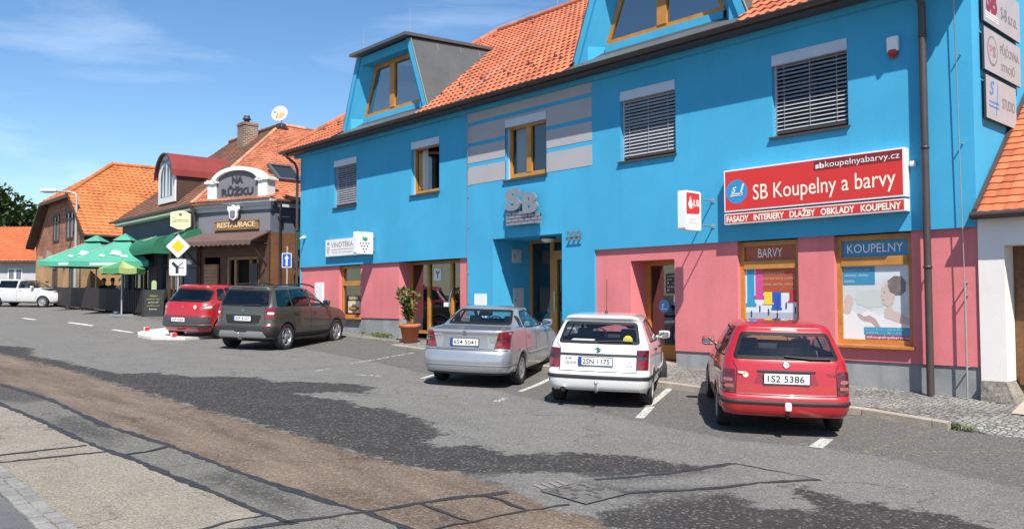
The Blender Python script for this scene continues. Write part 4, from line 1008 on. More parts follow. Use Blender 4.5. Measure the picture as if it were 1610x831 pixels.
# metal letters over a course of bricks
t = thing('metal_letter_sign', 'raised silver letters S and B standing on small metal bricks above the entrance', 'sign', (-10, 0, 3.3))
m = MB(); m.text('S', (-10.60,-.15,3.66), X, Z, w=.56, h=.56, th=.05, bold=.055); m.text('B', (-9.97,-.15,3.56), X, Z, w=.52, h=.50, th=.05, bold=.055)
for q in ((-10.07,3.56),(-10.07,4.0)): m.box(q[0], q[0]+.16, -.145, -.10, q[1], q[1]+.06)
obj('letters', m, SIL, t)
m = MB()
for row in range(4):
    x = -10.62 + (.0 if row % 2 else -.11); z = 3.315+.083*row; x_end = [-9.40, -9.40, -9.46, -10.02][row]
    while x < x_end-.05:
        a, b = max(-10.62, x), min(x_end, x+.20)
        if b-a > .04: m.box(a, b, -.15, -.105, z, z+.068)
        x += .225
m.box(-10.60, -9.42, -.104, -.10, 3.32, 3.55, 1); m.box(-10.60,-10.04,-.104,-.10,3.55,3.63,1)
for xx in (-10.4, -9.6): m.tube([(xx,-.1,3.45),(xx,.0,3.45)], .012, 6)
obj('bricks', m, [SIL, mat('gap_dark', (.05,.05,.06), .5)], t)
# house number
m = MB(); m.text('222', (-8.63,-.05,2.84), X, Z, w=.46, h=.22, th=.012, bold=.03)
for i in range(3): m.tube([(-8.55+.155*i,-.05,2.93),(-8.55+.155*i,0,2.93)], .008, 5)
single('house_number', m, mat('number_metal', (.22,.23,.26), .4, metal=.5), 'metal house number on blue wall right of the entrance', 'house number', base=(-8.4, 0, 2.84))
# boards on the side wall
def side_board(label, z0, z1, y0, y1, draw, mats):
    t = thing('wall_board', label, 'sign', (.05, (y0+y1)/2, z0), group=None)
    m = MB(); m.plate([(y0,z0),(y1,z0),(y1,z1),(y0,z1)], (.045,0,0), Y, Z, .035, 0, 1)
    for yy in (y0+.1, y1-.1):
        for zz in (z0+.1, z1-.1): m.tube([(0,yy,zz),(.05,yy,zz)], .012, 6, 1)
    obj('board_panel', m, [mat('board_face', (.33,.355,.375), .5, noise=(3, .05)), DKTRIM], t)
    m = MB(); draw(m, .081); obj('lettering', m, mats, t)
def b1(m, x):
    m.text('SB', (x,.42,6.05), Y, Z, w=.52, h=.42, th=.003, bold=.05, mi=0)
    for r_ in range(3): m.box(x,x+.003,.40,.98,5.93+.04*r_,5.957+.04*r_,3)
    m.text('S-B s.r.o.', (x,1.12,6.06), Y, Z, w=.80, h=.21, th=.003, bold=.01, mi=1)
def b2(m, x):
    m.plate(circle(.67,5.44,.24,32), (x,0,0), Y, Z, .002, 1); m.plate(circle(.67,5.44,.205,32), (x+.001,0,0), Y, Z, .002, 2)
    m.text('P', (x+.003,.53,5.34), Y, Z, w=.12, h=.19, th=.002, bold=.02, mi=0); m.text('S', (x+.003,.67,5.34), Y, Z, w=.14, h=.19, th=.002, bold=.04, mi=1)
    m.text('PŮJČOVNA', (x,1.05,5.43), Y, Z, w=.92, h=.24, th=.002, bold=.008, mi=1); m.text('STROJŮ', (x,1.08,5.17), Y, Z, w=.66, h=.20, th=.002, bold=.008, mi=1)
def b3(m, x):
    m.text('S', (x,.48,4.72), Y, Z, w=.24, h=.23, th=.002, bold=.01, shear=.3, mi=0)
    for P_ in ([(.76,4.42),(.79,4.42),(.90,4.95),(.87,4.95)], [(.46,4.60),(.92,4.60),(.92,4.625),(.46,4.625)], [(.46,4.53),(.92,4.53),(.92,4.555),(.46,4.555)]): m.plate(P_, (x,0,0), Y, Z, .002, 0)
    m.text('STUDIO', (x,1.08,4.58), Y, Z, w=.62, h=.17, th=.002, bold=.008, mi=1)
FACE = MATS['board_face'] if 'board_face' in MATS else mat('board_face', (.33,.355,.375), .5, noise=(3, .05))
side_board('topmost grey wall board with maroon letters on the blue side wall', 5.86, 6.56, .31, 2.09, b1, [MARO, GRYL, FACE, WFR])
side_board('middle grey wall board with a ringed emblem on the blue side wall', 5.09, 5.77, .30, 2.07, b2, [mat('sign_pinkish', (.45,.16,.18), .45), GRYL, FACE])
side_board('lowest grey wall board with a blue emblem on the blue side wall', 4.33, 5.01, .33, 1.78, b3, [mat('sign_azure', (.03,.22,.55), .45), GRYL])
# alarm siren
t = thing('alarm_siren', 'white alarm siren with red lens high on the blue wall', 'alarm', (-1.17, 0, 5.5))
m = MB(); m.bbox((-1.175,-.05,5.69), (.19,.09,.26), .03, smooth=False); obj('siren_case', m, WHITEPL, t)
m = MB(); m.lathe([(0,-.10),(.05,-.085),(.085,-.03),(.09,.02)], 14, Matrix.Translation((-1.175,-.06,5.57)) @ Matrix.Diagonal((1,.55,1.2,1))); obj('siren_lens', m, mat('siren_red', (.30,.015,.02), .25), t)
m = MB(); m.bbox((-.91,-.03,3.68), (.085,.06,.085), .012); m.plate(circle(-.91,3.68,.02,10), (0,-.062,0), X, Z, .003)
single('wall_sensor', m, WHITEPL, 'small white sensor box right of the large red sign', 'sensor', base=(-.91,0,3.63))
m = MB(); m.bbox((-21.04,-.05,3.64), (.09,.08,.10), .015); m.tube([(-21.04,-.09,3.62),(-21.04,-.2,3.58)], .03, 10)
single('wall_camera', m, WHITEPL, 'tiny white camera on the blue wall left of the wine shop sign', 'camera', base=(-21.04,0,3.58))
m = MB(); M_ = Matrix.Translation((-9.9,.60,3.03))
m.lathe([(.20,0),(.21,-.03),(.18,-.045)], 20, M_, 0); m.lathe([(.17,-.045),(.15,-.09),(.09,-.125),(0,-.135)], 20, M_, 1)
single('ceiling_lamp', m, [DKBROWN, mat('opal_glass', (.75,.73,.68), .3)], 'round ceiling lamp under the entrance recess', 'lamp', base=(-9.9,.6,2.9))
def cabinet(label, x0, x1, z0, z1, y, plane='f'):
    m = MB()
    if plane == 'f':
        m.box(x0,x1,y-.03,y+.02,z0,z1); m.box(x0+.015,x1-.015,y-.038,y-.029,z0+.015,z1-.015); m.bbox(((x0+.06),y-.042,(z0+z1)/2), (.02,.012,.07), .003, 1)
        single('meter_cabinet', m, [WHITEPL, DKTRIM], label, 'cabinet', base=((x0+x1)/2,y,z0))
    else:
        m.box(y-.02,y+.03,x0,x1,z0,z1); m.box(y+.029,y+.038,x0+.015,x1-.015,z0+.015,z1-.015); m.bbox((y+.042,x0+.05,(z0+z1)/2), (.012,.02,.06), .003, 1)
        single('meter_cabinet', m, [mat('grey_plastic', (.45,.46,.47), .5), DKTRIM], label, 'cabinet', base=(y,(x0+x1)/2,z0))
cabinet('white meter cabinet low on the blue wall left of the entrance', -11.99, -11.53, 1.02, 1.64, 0)
cabinet('white meter cabinet on the pink wall behind the green car', -20.42, -19.86, 1.3, 2.07, .06)
cabinet('small upper grey cabinet inside the entrance recess', .66, .97, 2.45, 2.80, -11.29, 's')
cabinet('larger lower grey cabinet inside the entrance recess', .70, 1.06, 1.15, 1.80, -11.29, 's')

# potted plant at the wine shop door
px, py = -14.30, -.42; z0 = gz(px, py)+.03
t = thing('potted_plant', 'leafy shrub in a terracotta pot by the wine shop door', 'plant', (px, py, z0))
m = MB(); m.lathe([(0,0),(.20,0),(.265,.40),(.30,.40),(.31,.50),(.285,.51),(.27,.44),(0,.42)], 22, Matrix.Translation((px,py,z0)))
obj('pot', m, mat('terracotta_pot', (.43,.125,.05), .7, noise=(6,.12)), t)
def leaves(mb, pts, size, mi=0, droop=.3, aspect=.42):
    for p in pts:
        d = Vector((random.gauss(0,1), random.gauss(0,1), random.gauss(.15,.6))).normalized(); s_ = d.orthogonal().normalized()
        s_ = (Matrix.Rotation(random.uniform(0,6.28), 3, d) @ s_); L_ = size*random.uniform(.7,1.25); w_ = L_*aspect; n_ = d.cross(s_)
        q = Vector(p)
        mb.add([q, q+d*L_*.35+s_*w_*.5, q+d*L_-n_*L_*droop*.4, q+d*L_*.35-s_*w_*.5], [(0,1,2),(0,2,3)], mi)
def leafmat(name, c, v=.35):
    m_ = mat(name, c, .5, spec=.35); t_ = m_.node_tree; N_ = t_.nodes
    g_ = N_.new('ShaderNodeNewGeometry'); r_ = N_.new('ShaderNodeMapRange'); r_.inputs['To Min'].default_value = 1-v; r_.inputs['To Max'].default_value = 1+v
    t_.links.new(g_.outputs['Random Per Island'], r_.inputs['Value']); s_ = N_.new('ShaderNodeVectorMath'); s_.operation = 'SCALE'; s_.inputs[0].default_value = c
    t_.links.new(r_.outputs['Result'], s_.inputs['Scale']); t_.links.new(s_.outputs['Vector'], N_['Principled BSDF'].inputs['Base Color']); return m_
st_m = MB(); lf = MB()
for k in range(11):
    a = random.uniform(0,6.28); b_ = random.uniform(.08,.46); h = random.uniform(.75,1.22)
    p0 = Vector((px+random.uniform(-.08,.08),py+random.uniform(-.08,.08),z0+.42)); p1 = p0+Vector((b_*.4*math.cos(a), b_*.4*math.sin(a), h*.5)); p2 = p0+Vector((b_*math.cos(a), b_*math.sin(a), h))
    st_m.tube([p0,p1,p2], [.014,.009,.004], 5)
    leaves(lf, [p0.lerp(p1,1-f*.4) if f > .6 else p1.lerp(p2,random.random()) for f in [random.random() for _ in range(42)]], .15, 0, .5, .5)
obj('stems', st_m, mat('stem_brown', (.12,.085,.045), .8), t); obj('foliage', lf, leafmat('shrub_leaf', (.085,.105,.025)), t)
# weeds
def grass(label_name, spots):
    m = MB()
    for (x, y, rx, ry, n, h) in spots:
        for _ in range(n):
            gx_, gy_ = x+random.gauss(0,rx), y+random.gauss(0,ry); zz = gz(gx_,gy_)+.03; a = random.uniform(0,6.28); hh = h*random.uniform(.4,1.2)
            d = Vector((math.cos(a),math.sin(a),0)); s_ = Vector((-d.y,d.x,0))*.006
            p = Vector((gx_,gy_,zz)); m.add([p-s_, p+s_, p+d*hh*.35+Z*hh*.75, p+d*hh*.9+Z*hh*.8], [(0,1,2),(1,3,2)])
    o = obj(label_name, m, leafmat('grass_blade', (.10,.125,.03), .4)); o['kind'] = 'stuff'
    o['label'] = 'tufts of weeds at the foot of the walls and by the kerb'; o['category'] = 'weeds'
grass('weeds', [(-1.0,-.12,.28,.06,150,.09),(-.55,-.1,.2,.05,80,.08),(.35,-1.92,.10,.03,50,.07),(-16.1,-.12,.25,.05,110,.13),(-17.0,-.08,.4,.03,40,.09),(-2.6,-1.72,.5,.02,60,.07),(-5.0,-.05,.6,.04,90,.07),(-3.2,-.05,.6,.03,80,.06),(.25,-.05,.1,.05,60,.1)])
# ================================================================== WHITE HOUSE ON THE RIGHT
WHITEW = mat('white_render', (.70, .665, .635), .9, spec=.15, noise=(.9,.06), fine=(80,.05), bump=(120,.35,.006))
wh = thing('white_house', 'low white house with orange tiled roof at the right edge beside the blue building', 'house', (3, .1, -.3))
m = MB(); wall(m, .003, 9.0, .26, 2.72, [(.36,3.6,-1,2.30,.45)], PF(.02))
m.quad((9,.02,-1),(9,8,-1),(9,8,2.72),(9,.02,2.72)); m.add([(9,0,2.72),(9,9,2.72),(9,4.5,6.6)], [(0,1,2)])
obj('wall', m, WHITEW, wh)
m = MB(); m.add([(.01,-.03,.26),(.36,-.05,.26),(.62,-.16,-.25),(.01,-.06,-.25),(.01,.3,.26),(.36,.40,.26),(.62,.42,-.25),(.01,.3,-.25)], [(0,1,2,3),(1,5,6,2),(0,4,5,1)])
obj('stone_foot', m, mat('rough_stone', (.21,.19,.165), .9, noise=(5,.3), fine=(30,.3), bump=(14,.8,.04)), wh)
m = MB()
for i in range(22): m.box(.37+.15*i, .37+.15*i+.143, .42, .47, -.6, 2.4)
m.box(.42,3.6,.38,.42,1.5,1.66); m.box(.42,3.6,.38,.42,.2,.36)
obj('gate', m, mat('gate_wood', (.145,.065,.022), .6, noise=(2,.2), fine=(20,.25)), wh)
m = MB(); TER2 = tile_mat('orange_beaver_tiles', (.44,.125,.055), .25)
tiles(m, (.06,-.18,2.80), X, (0,1,.835), lambda v: (0, 9.2), 7.0, course=.19, tw=.18, amp=.008, lip=.018, nseg=4)
for f_ in range(len(m.f)): m.uv.setdefault(f_, [(.5,.5)]*len(m.f[f_]))
r_ = obj('roof', m, TER2, wh)
m = MB(); m.box(-.02,9.2,-.20,-.10,2.70,2.79); m.tube([(-.02,-.22,2.76),(9,-.22,2.76)], .05, 8)
m.add([(.012,-.2,2.74),(.07,-.2,2.74),(.07,5.2,7.25),(.012,5.2,7.25),(.012,-.2,2.86),(.07,-.2,2.86),(.07,5.2,7.37),(.012,5.2,7.37)], [(0,1,2,3),(4,7,6,5),(0,3,7,4),(1,5,6,2),(0,4,5,1)])
m.quad((.05,-.1,2.72),(9,-.1,2.72),(9,.1,2.72),(.05,.1,2.72))
obj('eaves_gutter', m, DKBROWN, r_)
m = MB(); m.add([(.62,-.75,gz(.5,-.75)+.10),(3.6,-.75,gz(3,-.75)+.10),(3.6,.41,.06),(.55,.41,.06)], [(0,1,2,3)])
structure('gate_threshold', m, mat('threshold_concrete', (.36,.31,.25), .85, noise=(2,.15)))

# ================================================================== CORNER RESTAURANT
SLATEW = mat('slate_blue_render', (.075, .088, .115), .9, noise=(.8,.12), bump=(100,.3,.006)); LSLATE = mat('light_slate_render', (.145,.148,.165), .9, noise=(1,.08)); PALEG = mat('pale_green_trim', (.36,.44,.33), .7); TRIMG = mat('pale_grey_trim', (.42,.45,.45), .7, noise=(2,.08))
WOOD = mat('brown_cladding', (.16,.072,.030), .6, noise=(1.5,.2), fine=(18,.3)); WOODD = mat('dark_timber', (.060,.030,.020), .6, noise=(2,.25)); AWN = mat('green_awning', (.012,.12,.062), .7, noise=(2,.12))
OLDT = tile_mat('old_brown_tiles', (.175,.078,.048), .30, moss=(.10,.085,.055)); ORT = tile_mat('orange_old_tiles', (.43,.145,.075), .28, dirt=.2)
A0 = Vector((-25.9,-1.75)); C0 = Vector((-22.75,-.45)); E1 = (C0-A0).normalized(); N1 = Vector((E1.y,-E1.x)); LC = (C0-A0).length
def CP(s, z, d=0.): q = A0+E1*s-N1*d; return (q.x, q.y, z)         # along the corner face; d>0 goes into the wall
EU = Vector((E1.x,E1.y,0)); EN = Vector((N1.x,N1.y,0))
rs = thing('restaurant', 'corner restaurant with slate blue walls, timber cladding and steep brown tiled roof', 'building', (-27, 1, .7))
def PL(u, z, d): return (u, -1.75+d, z)
def PR(u, z, d): return (-22.75-d, u, z)
m = MB(); ZE = 5.0
wall(m, -34.6, -25.9, .4, ZE, [(-33.7,-31.2,1.4,3.5,.2),(-30.0,-27.5,1.4,3.5,.2)], PL)
m.quad((-34.6,-1.75,.4),(-34.6,9,.4),(-34.6,9,ZE),(-34.6,-1.75,ZE)); m.quad((-34.6,9,.4),(-22.75,9,.4),(-22.75,9,ZE),(-34.6,9,ZE))
wall(m, -.45, 9, 3.35, ZE, [], PR)
obj('wall', m, SLATEW, rs)
m = MB()
wall(m, 0, LC, 3.95, 4.75, [], lambda u, z, d: CP(u, z, d)); obj('corner_wall', m, LSLATE, rs)
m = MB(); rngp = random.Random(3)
def planks(P_, u0, u1, z0, z1, holes, ph=.16, th=.02):
    z = z0
    while z < z1-.02:
        zt_ = min(z1, z+ph); segs = [(u0, u1)]
        for h in holes:
            if h[2] < z+ph/2 < h[3]:
                ns = []
                for a, b in segs:
                    if h[0] > a: ns.append((a, min(b, h[0])))
                    if h[1] < b: ns.append((max(a, h[1]), b))
                segs = [q for q in ns if q[1]-q[0] > .01]
        for a, b in segs:
            p = [P_(a,z,-.005), P_(b,z,-.005), P_(b,zt_,-.005-th), P_(a,zt_,-.005-th)]
            m.quad(*p); m.quad(P_(a,zt_,-.005-th), P_(b,zt_,-.005-th), P_(b,zt_,.0), P_(a,zt_,.0))
        z += ph
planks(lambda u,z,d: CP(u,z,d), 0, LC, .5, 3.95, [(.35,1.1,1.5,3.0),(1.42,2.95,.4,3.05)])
obj('corner_cladding', m, mat('canopy_shade_cladding', (.075,.035,.018), .6, noise=(1.5,.2), fine=(18,.3)), rs); m = MB()  # dark stained timber, deepened further to stand for the canopy's shade
planks(PR, -.45, 9, .4, 3.9, [(1.2,2.4,1.6,3.4)])
obj('timber_cladding', m, WOOD, rs)
m = MB()
for s in (-.02, LC-.16): 
    for k in range(1): m.obox(Vector(CP(s+.09, 2.2, -.02)), EU, EN, Z, .18, .10, 3.5)
m.box(-25.98,-25.78,-1.86,-1.72,.4,4.0)
for x in np.arange(-34.4,-26.2,1.4): m.box(x,x+.14,-1.80,-1.74,.5,3.6)
m.box(-34.6,-26.0,-1.82,-1.742,.4,1.35)
obj('timber_post', m, WOODD, rs)
# door recess and frame, menu case, noticeboards
m = MB()
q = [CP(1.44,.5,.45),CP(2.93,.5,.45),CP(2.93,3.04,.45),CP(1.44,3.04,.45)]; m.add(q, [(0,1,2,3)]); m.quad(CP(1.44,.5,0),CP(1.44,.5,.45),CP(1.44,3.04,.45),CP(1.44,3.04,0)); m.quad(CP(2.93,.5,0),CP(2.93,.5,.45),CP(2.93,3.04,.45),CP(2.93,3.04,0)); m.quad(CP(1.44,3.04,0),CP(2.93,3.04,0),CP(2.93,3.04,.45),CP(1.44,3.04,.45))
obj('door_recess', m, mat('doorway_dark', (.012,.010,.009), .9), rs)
m = MB(); LWOOD = mat('light_timber', (.24,.125,.055), .55, noise=(3,.2))
for s in (1.50, 1.84, 2.55, 2.88): m.obox(Vector(CP(s,1.75,.02)), EU, EN, Z, .10, .10, 2.5)
m.obox(Vector(CP(2.19,3.0,.02)), EU, EN, Z, 1.48, .10, .10)
m.obox(Vector(CP(1.67,1.2,.03)), EU, EN, Z, .30, .06, 1.3)
dr = obj('door_frame', m, LWOOD, rs)
m = MB(); m.obox(Vector(CP(2.74,1.85,-.06)), EU, EN, Z, .34, .05, 1.9); obj('door_leaf', m, mat('leaf_dark', (.03,.027,.026), .4), dr)
m = MB(); m.obox(Vector(CP(.72,2.3,-.06)), EU, EN, Z, .66, .09, 1.0); obj('notice_case', m, LWOOD, rs)
m = MB()
for i in range(6): m.obox(Vector(CP(.72,2.66-.13*i,-.11)), EU, EN, Z, .46, .006, .045)
obj('notice_text', m, mat('wood_text', (.32,.20,.10), .6), rs)
# cornice and entrance canopy
m = MB()
for a, b, o in ((4.72,4.86,.06),(4.86,4.97,.14),(4.97,5.07,.24)): m.obox(Vector(CP(LC/2,(a+b)/2,-o/2+.02)), EU, EN, Z, LC+2*o, o+.04, b-a)
obj('cornice', m, TRIMG, rs)
m = MB(); m.box(-34.9,-26.05,-2.02,-1.752,4.78,5.02); obj('eaves_band', m, PALEG, rs)
m = MB(); m.box(-22.752,-22.55,-.2,9,4.8,5.02); obj('eaves_band', m, TRIMG, rs)
m = MB(); SHN = mat('brown_shingle', (.105,.062,.052), .8, noise=(2,.15), fine=(25,.2))
a, b, c, d = CP(-.05,3.95,-.02), CP(LC+.02,3.95,-.02), CP(LC+.08,3.56,-1.05), CP(-.12,3.56,-1.05)
dz = Vector((0,0,-.05)); m.add([Vector(q_) for q_ in (a,b,c,d)]+[Vector(q_)+dz for q_ in (a,b,c,d)], [(0,1,2,3),(4,7,6,5),(3,2,6,7),(1,5,6,2),(0,3,7,4)])
n = 16
for i in range(n):     # scalloped fascia
    s0 = -.12+(LC+.2)*i/n; s1 = -.12+(LC+.2)*(i+1)/n
    m.add([CP(s0,3.55,-1.06),CP(s1,3.55,-1.06),CP(s1,3.43,-1.06),CP((s0+s1)/2,3.38,-1.06),CP(s0,3.43,-1.06)], [(0,1,2,3,4)])
cp = obj('entrance_canopy', m, SHN, rs)
for s in (.1, LC-.1): m = MB(); m.tube([CP(s,2.7,-.03),CP(s,3.5,-.95)], .04, 6); m.tube([CP(s,3.48,-.02),CP(s,3.48,-.98)], .04, 6); obj('canopy_bracket', m, WOODD, cp)
# wooden name board, crest, raised pediment
m = MB(); m.obox(Vector(CP(1.9,4.20,-.06)), EU, EN, Z, 2.05, .06, .34); m.obox(Vector(CP(1.9,4.05,-.08)), EU, EN, Z, 2.1, .07, .04); m.obox(Vector(CP(1.9,4.35,-.08)), EU, EN, Z, 2.1, .07, .04)
nb = obj('name_board', m, LWOOD, rs)
m = MB(); m.text('RESTAURACE', CP(1.02,4.11,-.095), EU, Z, w=1.78, h=.20, th=.02, bold=.03); obj('lettering', m, mat('carved_cream', (.55,.40,.22), .6), nb)
m = MB(); m.plate([(-.25,.22),(-.27,.10),(-.20,.0),(-.16,-.22),(0,-.30),(.16,-.22),(.20,0),(.27,.10),(.25,.22),(.12,.19),(0,.26),(-.12,.19)], CP(1.89,4.66,-.16), EU, Z, .08, 0)
m.plate([(-.12,.02),(-.10,-.15),(0,-.2),(.10,-.15),(.12,.02),(0,.06)], CP(1.89,4.66,-.25), EU, Z, .03, 1)
obj('crest', m, [mat('white_stucco', (.66,.66,.65), .7), LSLATE], rs)
m = MB(); WST = MATS['white_stucco']
def pier(s): 
    m.obox(Vector(CP(s,5.44,.12)), EU, EN, Z, .42, .42, .66); m.obox(Vector(CP(s,5.80,.12)), EU, EN, Z, .60, .56, .07); m.obox(Vector(CP(s,5.86,.12)), EU, EN, Z, .48, .48, .06)
pier(.72); pier(3.12)
n = 22; R0, R1 = 1.02, 1.22; cx = 1.92
for i in range(n):
    t0 = R(205)-R(230)*0; a0 = math.pi*(1-i/n); a1 = math.pi*(1-(i+1)/n)
    def AP(rx, a_, d): return CP(cx+rx*math.cos(a_), 5.74+(.44 if rx < 1.1 else .58)*math.sin(a_), d)
    m.add([AP(R0,a0,-.16),AP(R0,a1,-.16),AP(R1,a1,-.16),AP(R1,a0,-.16),AP(R0,a0,.3),AP(R0,a1,.3),AP(R1,a1,.3),AP(R1,a0,.3)], [(0,1,2,3),(3,2,6,7),(4,7,6,5),(0,4,5,1)])
pd = obj('pediment', m, WST, rs)
m = MB(); P_ = [(cx-.99,5.12),(cx+.99,5.12),(cx+.99,5.73)]+[(cx+1.03*math.cos(math.pi*k/14),5.74+.45*math.sin(math.pi*k/14)) for k in range(15)]+[(cx-.99,5.73)]
O_ = A0.to_3d(); m.plate(P_, (O_.x,O_.y,0), EU, Z, .3, 0, off=-.26); obj('pediment_panel', m, LSLATE, pd)
m = MB(); DKL = mat('dark_lettering', (.035,.035,.04), .6)
m.text('NA', CP(cx,5.73,-.05), EU, Z, w=.52, h=.25, th=.02, bold=.035, align='C'); m.text('RŮŽKU', CP(cx,5.29,-.05), EU, Z, w=1.5, h=.36, th=.02, bold=.035, align='C')
obj('lettering', m, DKL, pd)
m = MB(); o_ = len(m.f)
tiles(m, CP(-.15,5.08,-.30), EU, -EN+Z*.45, lambda v: (0, LC+.35), .36, course=.18, tw=.18, amp=.01, lip=.02, nseg=3)
obj('tiled_ledge', m, ORT, rs)
# main roof: hipped at the street corner
AP_ = Vector((-28.1,2.6,8.95)); RE = Vector((-33.2,2.6,8.95)); EL = Vector((-35.1,-2.05,4.98)); ER = Vector((-25.1,-2.05,4.98)); EC = Vector((-22.45,-1.0,4.98))
lv = Vector((0, AP_.y-EL.y, AP_.z-EL.z)); ll = lv.length
m = MB(); tiles(m, (0,EL.y,EL.z), X, lv, lambda v: (EL.x+(RE.x-EL.x)*v/ll, -25.9+(AP_.x+25.9)*v/ll), ll, course=.17, tw=.19, amp=.010, lip=.02, nseg=3)
m.quad(EL, RE, (-33.2,7.2,4.98), (-35.1,7.2,4.98)); m.quad(RE, AP_, (-27,9,4.98), (-34,9,4.98))
for f_ in range(len(m.f)): m.uv.setdefault(f_, [(.5,.5)]*len(m.f[f_]))
ridge_caps(m, RE+Z*.03, AP_+Z*.03, .10, .34, 0)
roofr = obj('roof', m, OLDT, rs)
rv = Vector((AP_.x+22.5, 0, AP_.z-4.98)); rl = rv.length
m = MB(); tiles(m, (-22.5,0,4.98), Y, rv, lambda v: (-.55+(AP_.y+.55)*v/rl, 9.0-(9-AP_.y-2.2)*v/rl), rl, course=.17, tw=.19, amp=.010, lip=.02, nseg=3)
FP_, FQ_ = Vector((-25.9,-2.05,4.98)), Vector((-22.5,-.55,4.98)); fu = (FQ_-FP_).normalized(); fa = (AP_-FP_).dot(fu); fvv = (AP_-FP_)-fu*fa; fl_ = fvv.length
tiles(m, FP_, fu, fvv, lambda v: (fa*v/fl_, (FQ_-FP_).length+(fa-(FQ_-FP_).length)*v/fl_), fl_, course=.17, tw=.19, amp=.010, lip=.02, nseg=3)
for f_ in range(len(m.f)): m.uv.setdefault(f_, [(.5,.5)]*len(m.f[f_]))
obj('corner_roof', m, ORT, roofr)
m = MB(); ridge_caps(m, (-25.9,-2.05,5.04), AP_+Z*.04, .075, .34, 0); ridge_caps(m, AP_+Z*.05, (-28.1,4.9,8.95), .08, .34, 0, 2)
obj('hip_tiles', m, tile_mat('mortared_hip_tiles', (.48,.22,.14), .35), roofr)
# raised roof part behind, at the far left end
m = MB(); tiles(m, (-34.2,2.2,8.3), X, (0,2.4,1.7), lambda v: (.2+1.1*v/2.9, 3.4-.2*v), 2.2, course=.17, tw=.19, amp=.01, lip=.02, nseg=3); m.add([(-34.2,2.2,8.3),(-33.2,4.2,9.6),(-34.2,6,8.3)], [(0,1,2)])
for f_ in range(len(m.f)): m.uv.setdefault(f_, [(.5,.5)]*len(m.f[f_]))
obj('rear_roof', m, ORT, roofr)
m = MB(); m.tube([(-35.1,-2.14,4.97),(-25.9,-2.14,4.97)], .06, 8); m.tube([(-25.85,-2.1,4.97),(-25.85,-1.95,4.6),(-25.85,-1.90,4.0)], .045, 8); m.tube([(-22.36,-.4,4.98),(-22.36,9,4.98)], .06, 8); m.tube([(-22.36,-.25,4.95),(-22.45,-.2,4.55),(-22.68,-.1,4.35),(-22.68,-.1,.5)], .05, 8)
obj('gutter', m, DKBROWN, roofr)
# roof window on the orange slope
def on_r(y, s, h): d = rv.normalized(); n_ = Vector((d.z,0,-d.x)); return Vector((-22.5,y,4.98))+d*s+n_*h
m = MB(); y0, y1, s0, s1 = .35, 1.35, 1.55, 2.75
for (a, b, c_, d_) in ((y0,y0+.09,s0,s1),(y1-.09,y1,s0,s1),(y0+.09,y1-.09,s0,s0+.1),(y0+.09,y1-.09,s1-.1,s1)):
    v = [on_r(a,c_,.0),on_r(b,c_,.0),on_r(b,d_,.0),on_r(a,d_,.0),on_r(a,c_,.14),on_r(b,c_,.14),on_r(b,d_,.14),on_r(a,d_,.14)]
    m.add(v, [(4,5,6,7),(0,1,5,4),(1,2,6,5),(2,3,7,6),(3,0,4,7)])
sk = obj('roof_window', m, ZINC, roofr); m = MB(); m.quad(on_r(y0+.05,s0+.05,.10),on_r(y1-.05,s0+.05,.10),on_r(y1-.05,s1-.05,.10),on_r(y0+.05,s1-.05,.10)); obj('pane', m, mat('dark_glass', (.02,.025,.03), .05), sk)
# arched dormer with red metal vault
m = MB(); dx, dw, zb_ = -29.45, .92, 5.42; zs = 6.55; n = 14
arch = [(-dw,zb_),(dw,zb_),(dw,zs)]+[(dw*math.cos(math.pi*k/n), zs+.86*math.sin(math.pi*k/n)) for k in range(1,n)]+[(-dw,zs)]
yq = -1.62
m.plate(arch, (dx,yq,0), X, Z, .06, 0); dm_ = obj('arched_dormer', m, mat('dormer_white', (.60,.62,.62), .6), rs)
m = MB()
for s in (-1, 1):
    ag = [(s*.08,zb_+.25),(s*.62,zb_+.25),(s*.62,zs-.15)]+[(s*(.08+.54*math.cos(math.pi/2*k/6)), zs-.15+.62*math.sin(math.pi/2*k/6)) for k in range(1,7)]
    m.plate(ag if s > 0 else ag[::-1], (dx,yq-.062,0), X, Z, .004)
pn_ = obj('pane', m, mat('dormer_glass', (.05,.06,.07), .06), dm_)
m = MB()
for xx, ww in ((-.34,.10),(.02,.20),(.34,.09)): m.plate([(xx-ww/2-.04,zb_+.25),(xx+ww/2+.04,zb_+.25),(xx+ww/2-.02,zs),(xx+ww/2-.06,zs+.30),(xx-ww/2+.04,zs+.30),(xx-ww/2,zs)], (dx,yq-.067,0), X, Z, .004)
obj('curtain', m, mat('net_curtain', (.55,.56,.55), .8), dm_)
m = MB(); m.text('PENZION', (dx-.52,yq-.064,zs+.50), X, Z, w=1.04, h=.15, th=.004, bold=.02); obj('lettering', m, GRYL, dm_)
m = MB(); n = 12; Aa = [(dx+(dw+.10)*math.cos(math.pi*k/n), zs-.12+1.02*math.sin(math.pi*k/n)) for k in range(n+1)]
def back(z): return EL.y + (z-EL.z)/(AP_.z-EL.z)*(AP_.y-EL.y)+.1
for p, q in zip(Aa[:-1], Aa[1:]):
    m.add([(p[0],yq-.22,p[1]),(q[0],yq-.22,q[1]),(q[0],back(q[1]),q[1]),(p[0],back(p[1]),p[1])], [(0,1,2,3)], 0, True)
    m.add([(p[0],yq-.22,p[1]),(q[0],yq-.22,q[1]),(q[0]*.93+dx*.07,yq-.22,q[1]-.07),(p[0]*.93+dx*.07,yq-.22,p[1]-.07)], [(0,1,2,3)], 1)
obj('vault', m, [mat('red_sheet', (.20,.030,.026), .5, noise=(2,.12)), DKTRIM], dm_)
for s in (-1, 1): m = MB(); m.add([(dx+s*dw,yq+.02,zb_),(dx+s*dw,yq+.02,zs-.1),(dx+s*dw,back(zs),zs-.1)], [(0,1,2)]); obj('dormer_cheek', m, WOODD, dm_)
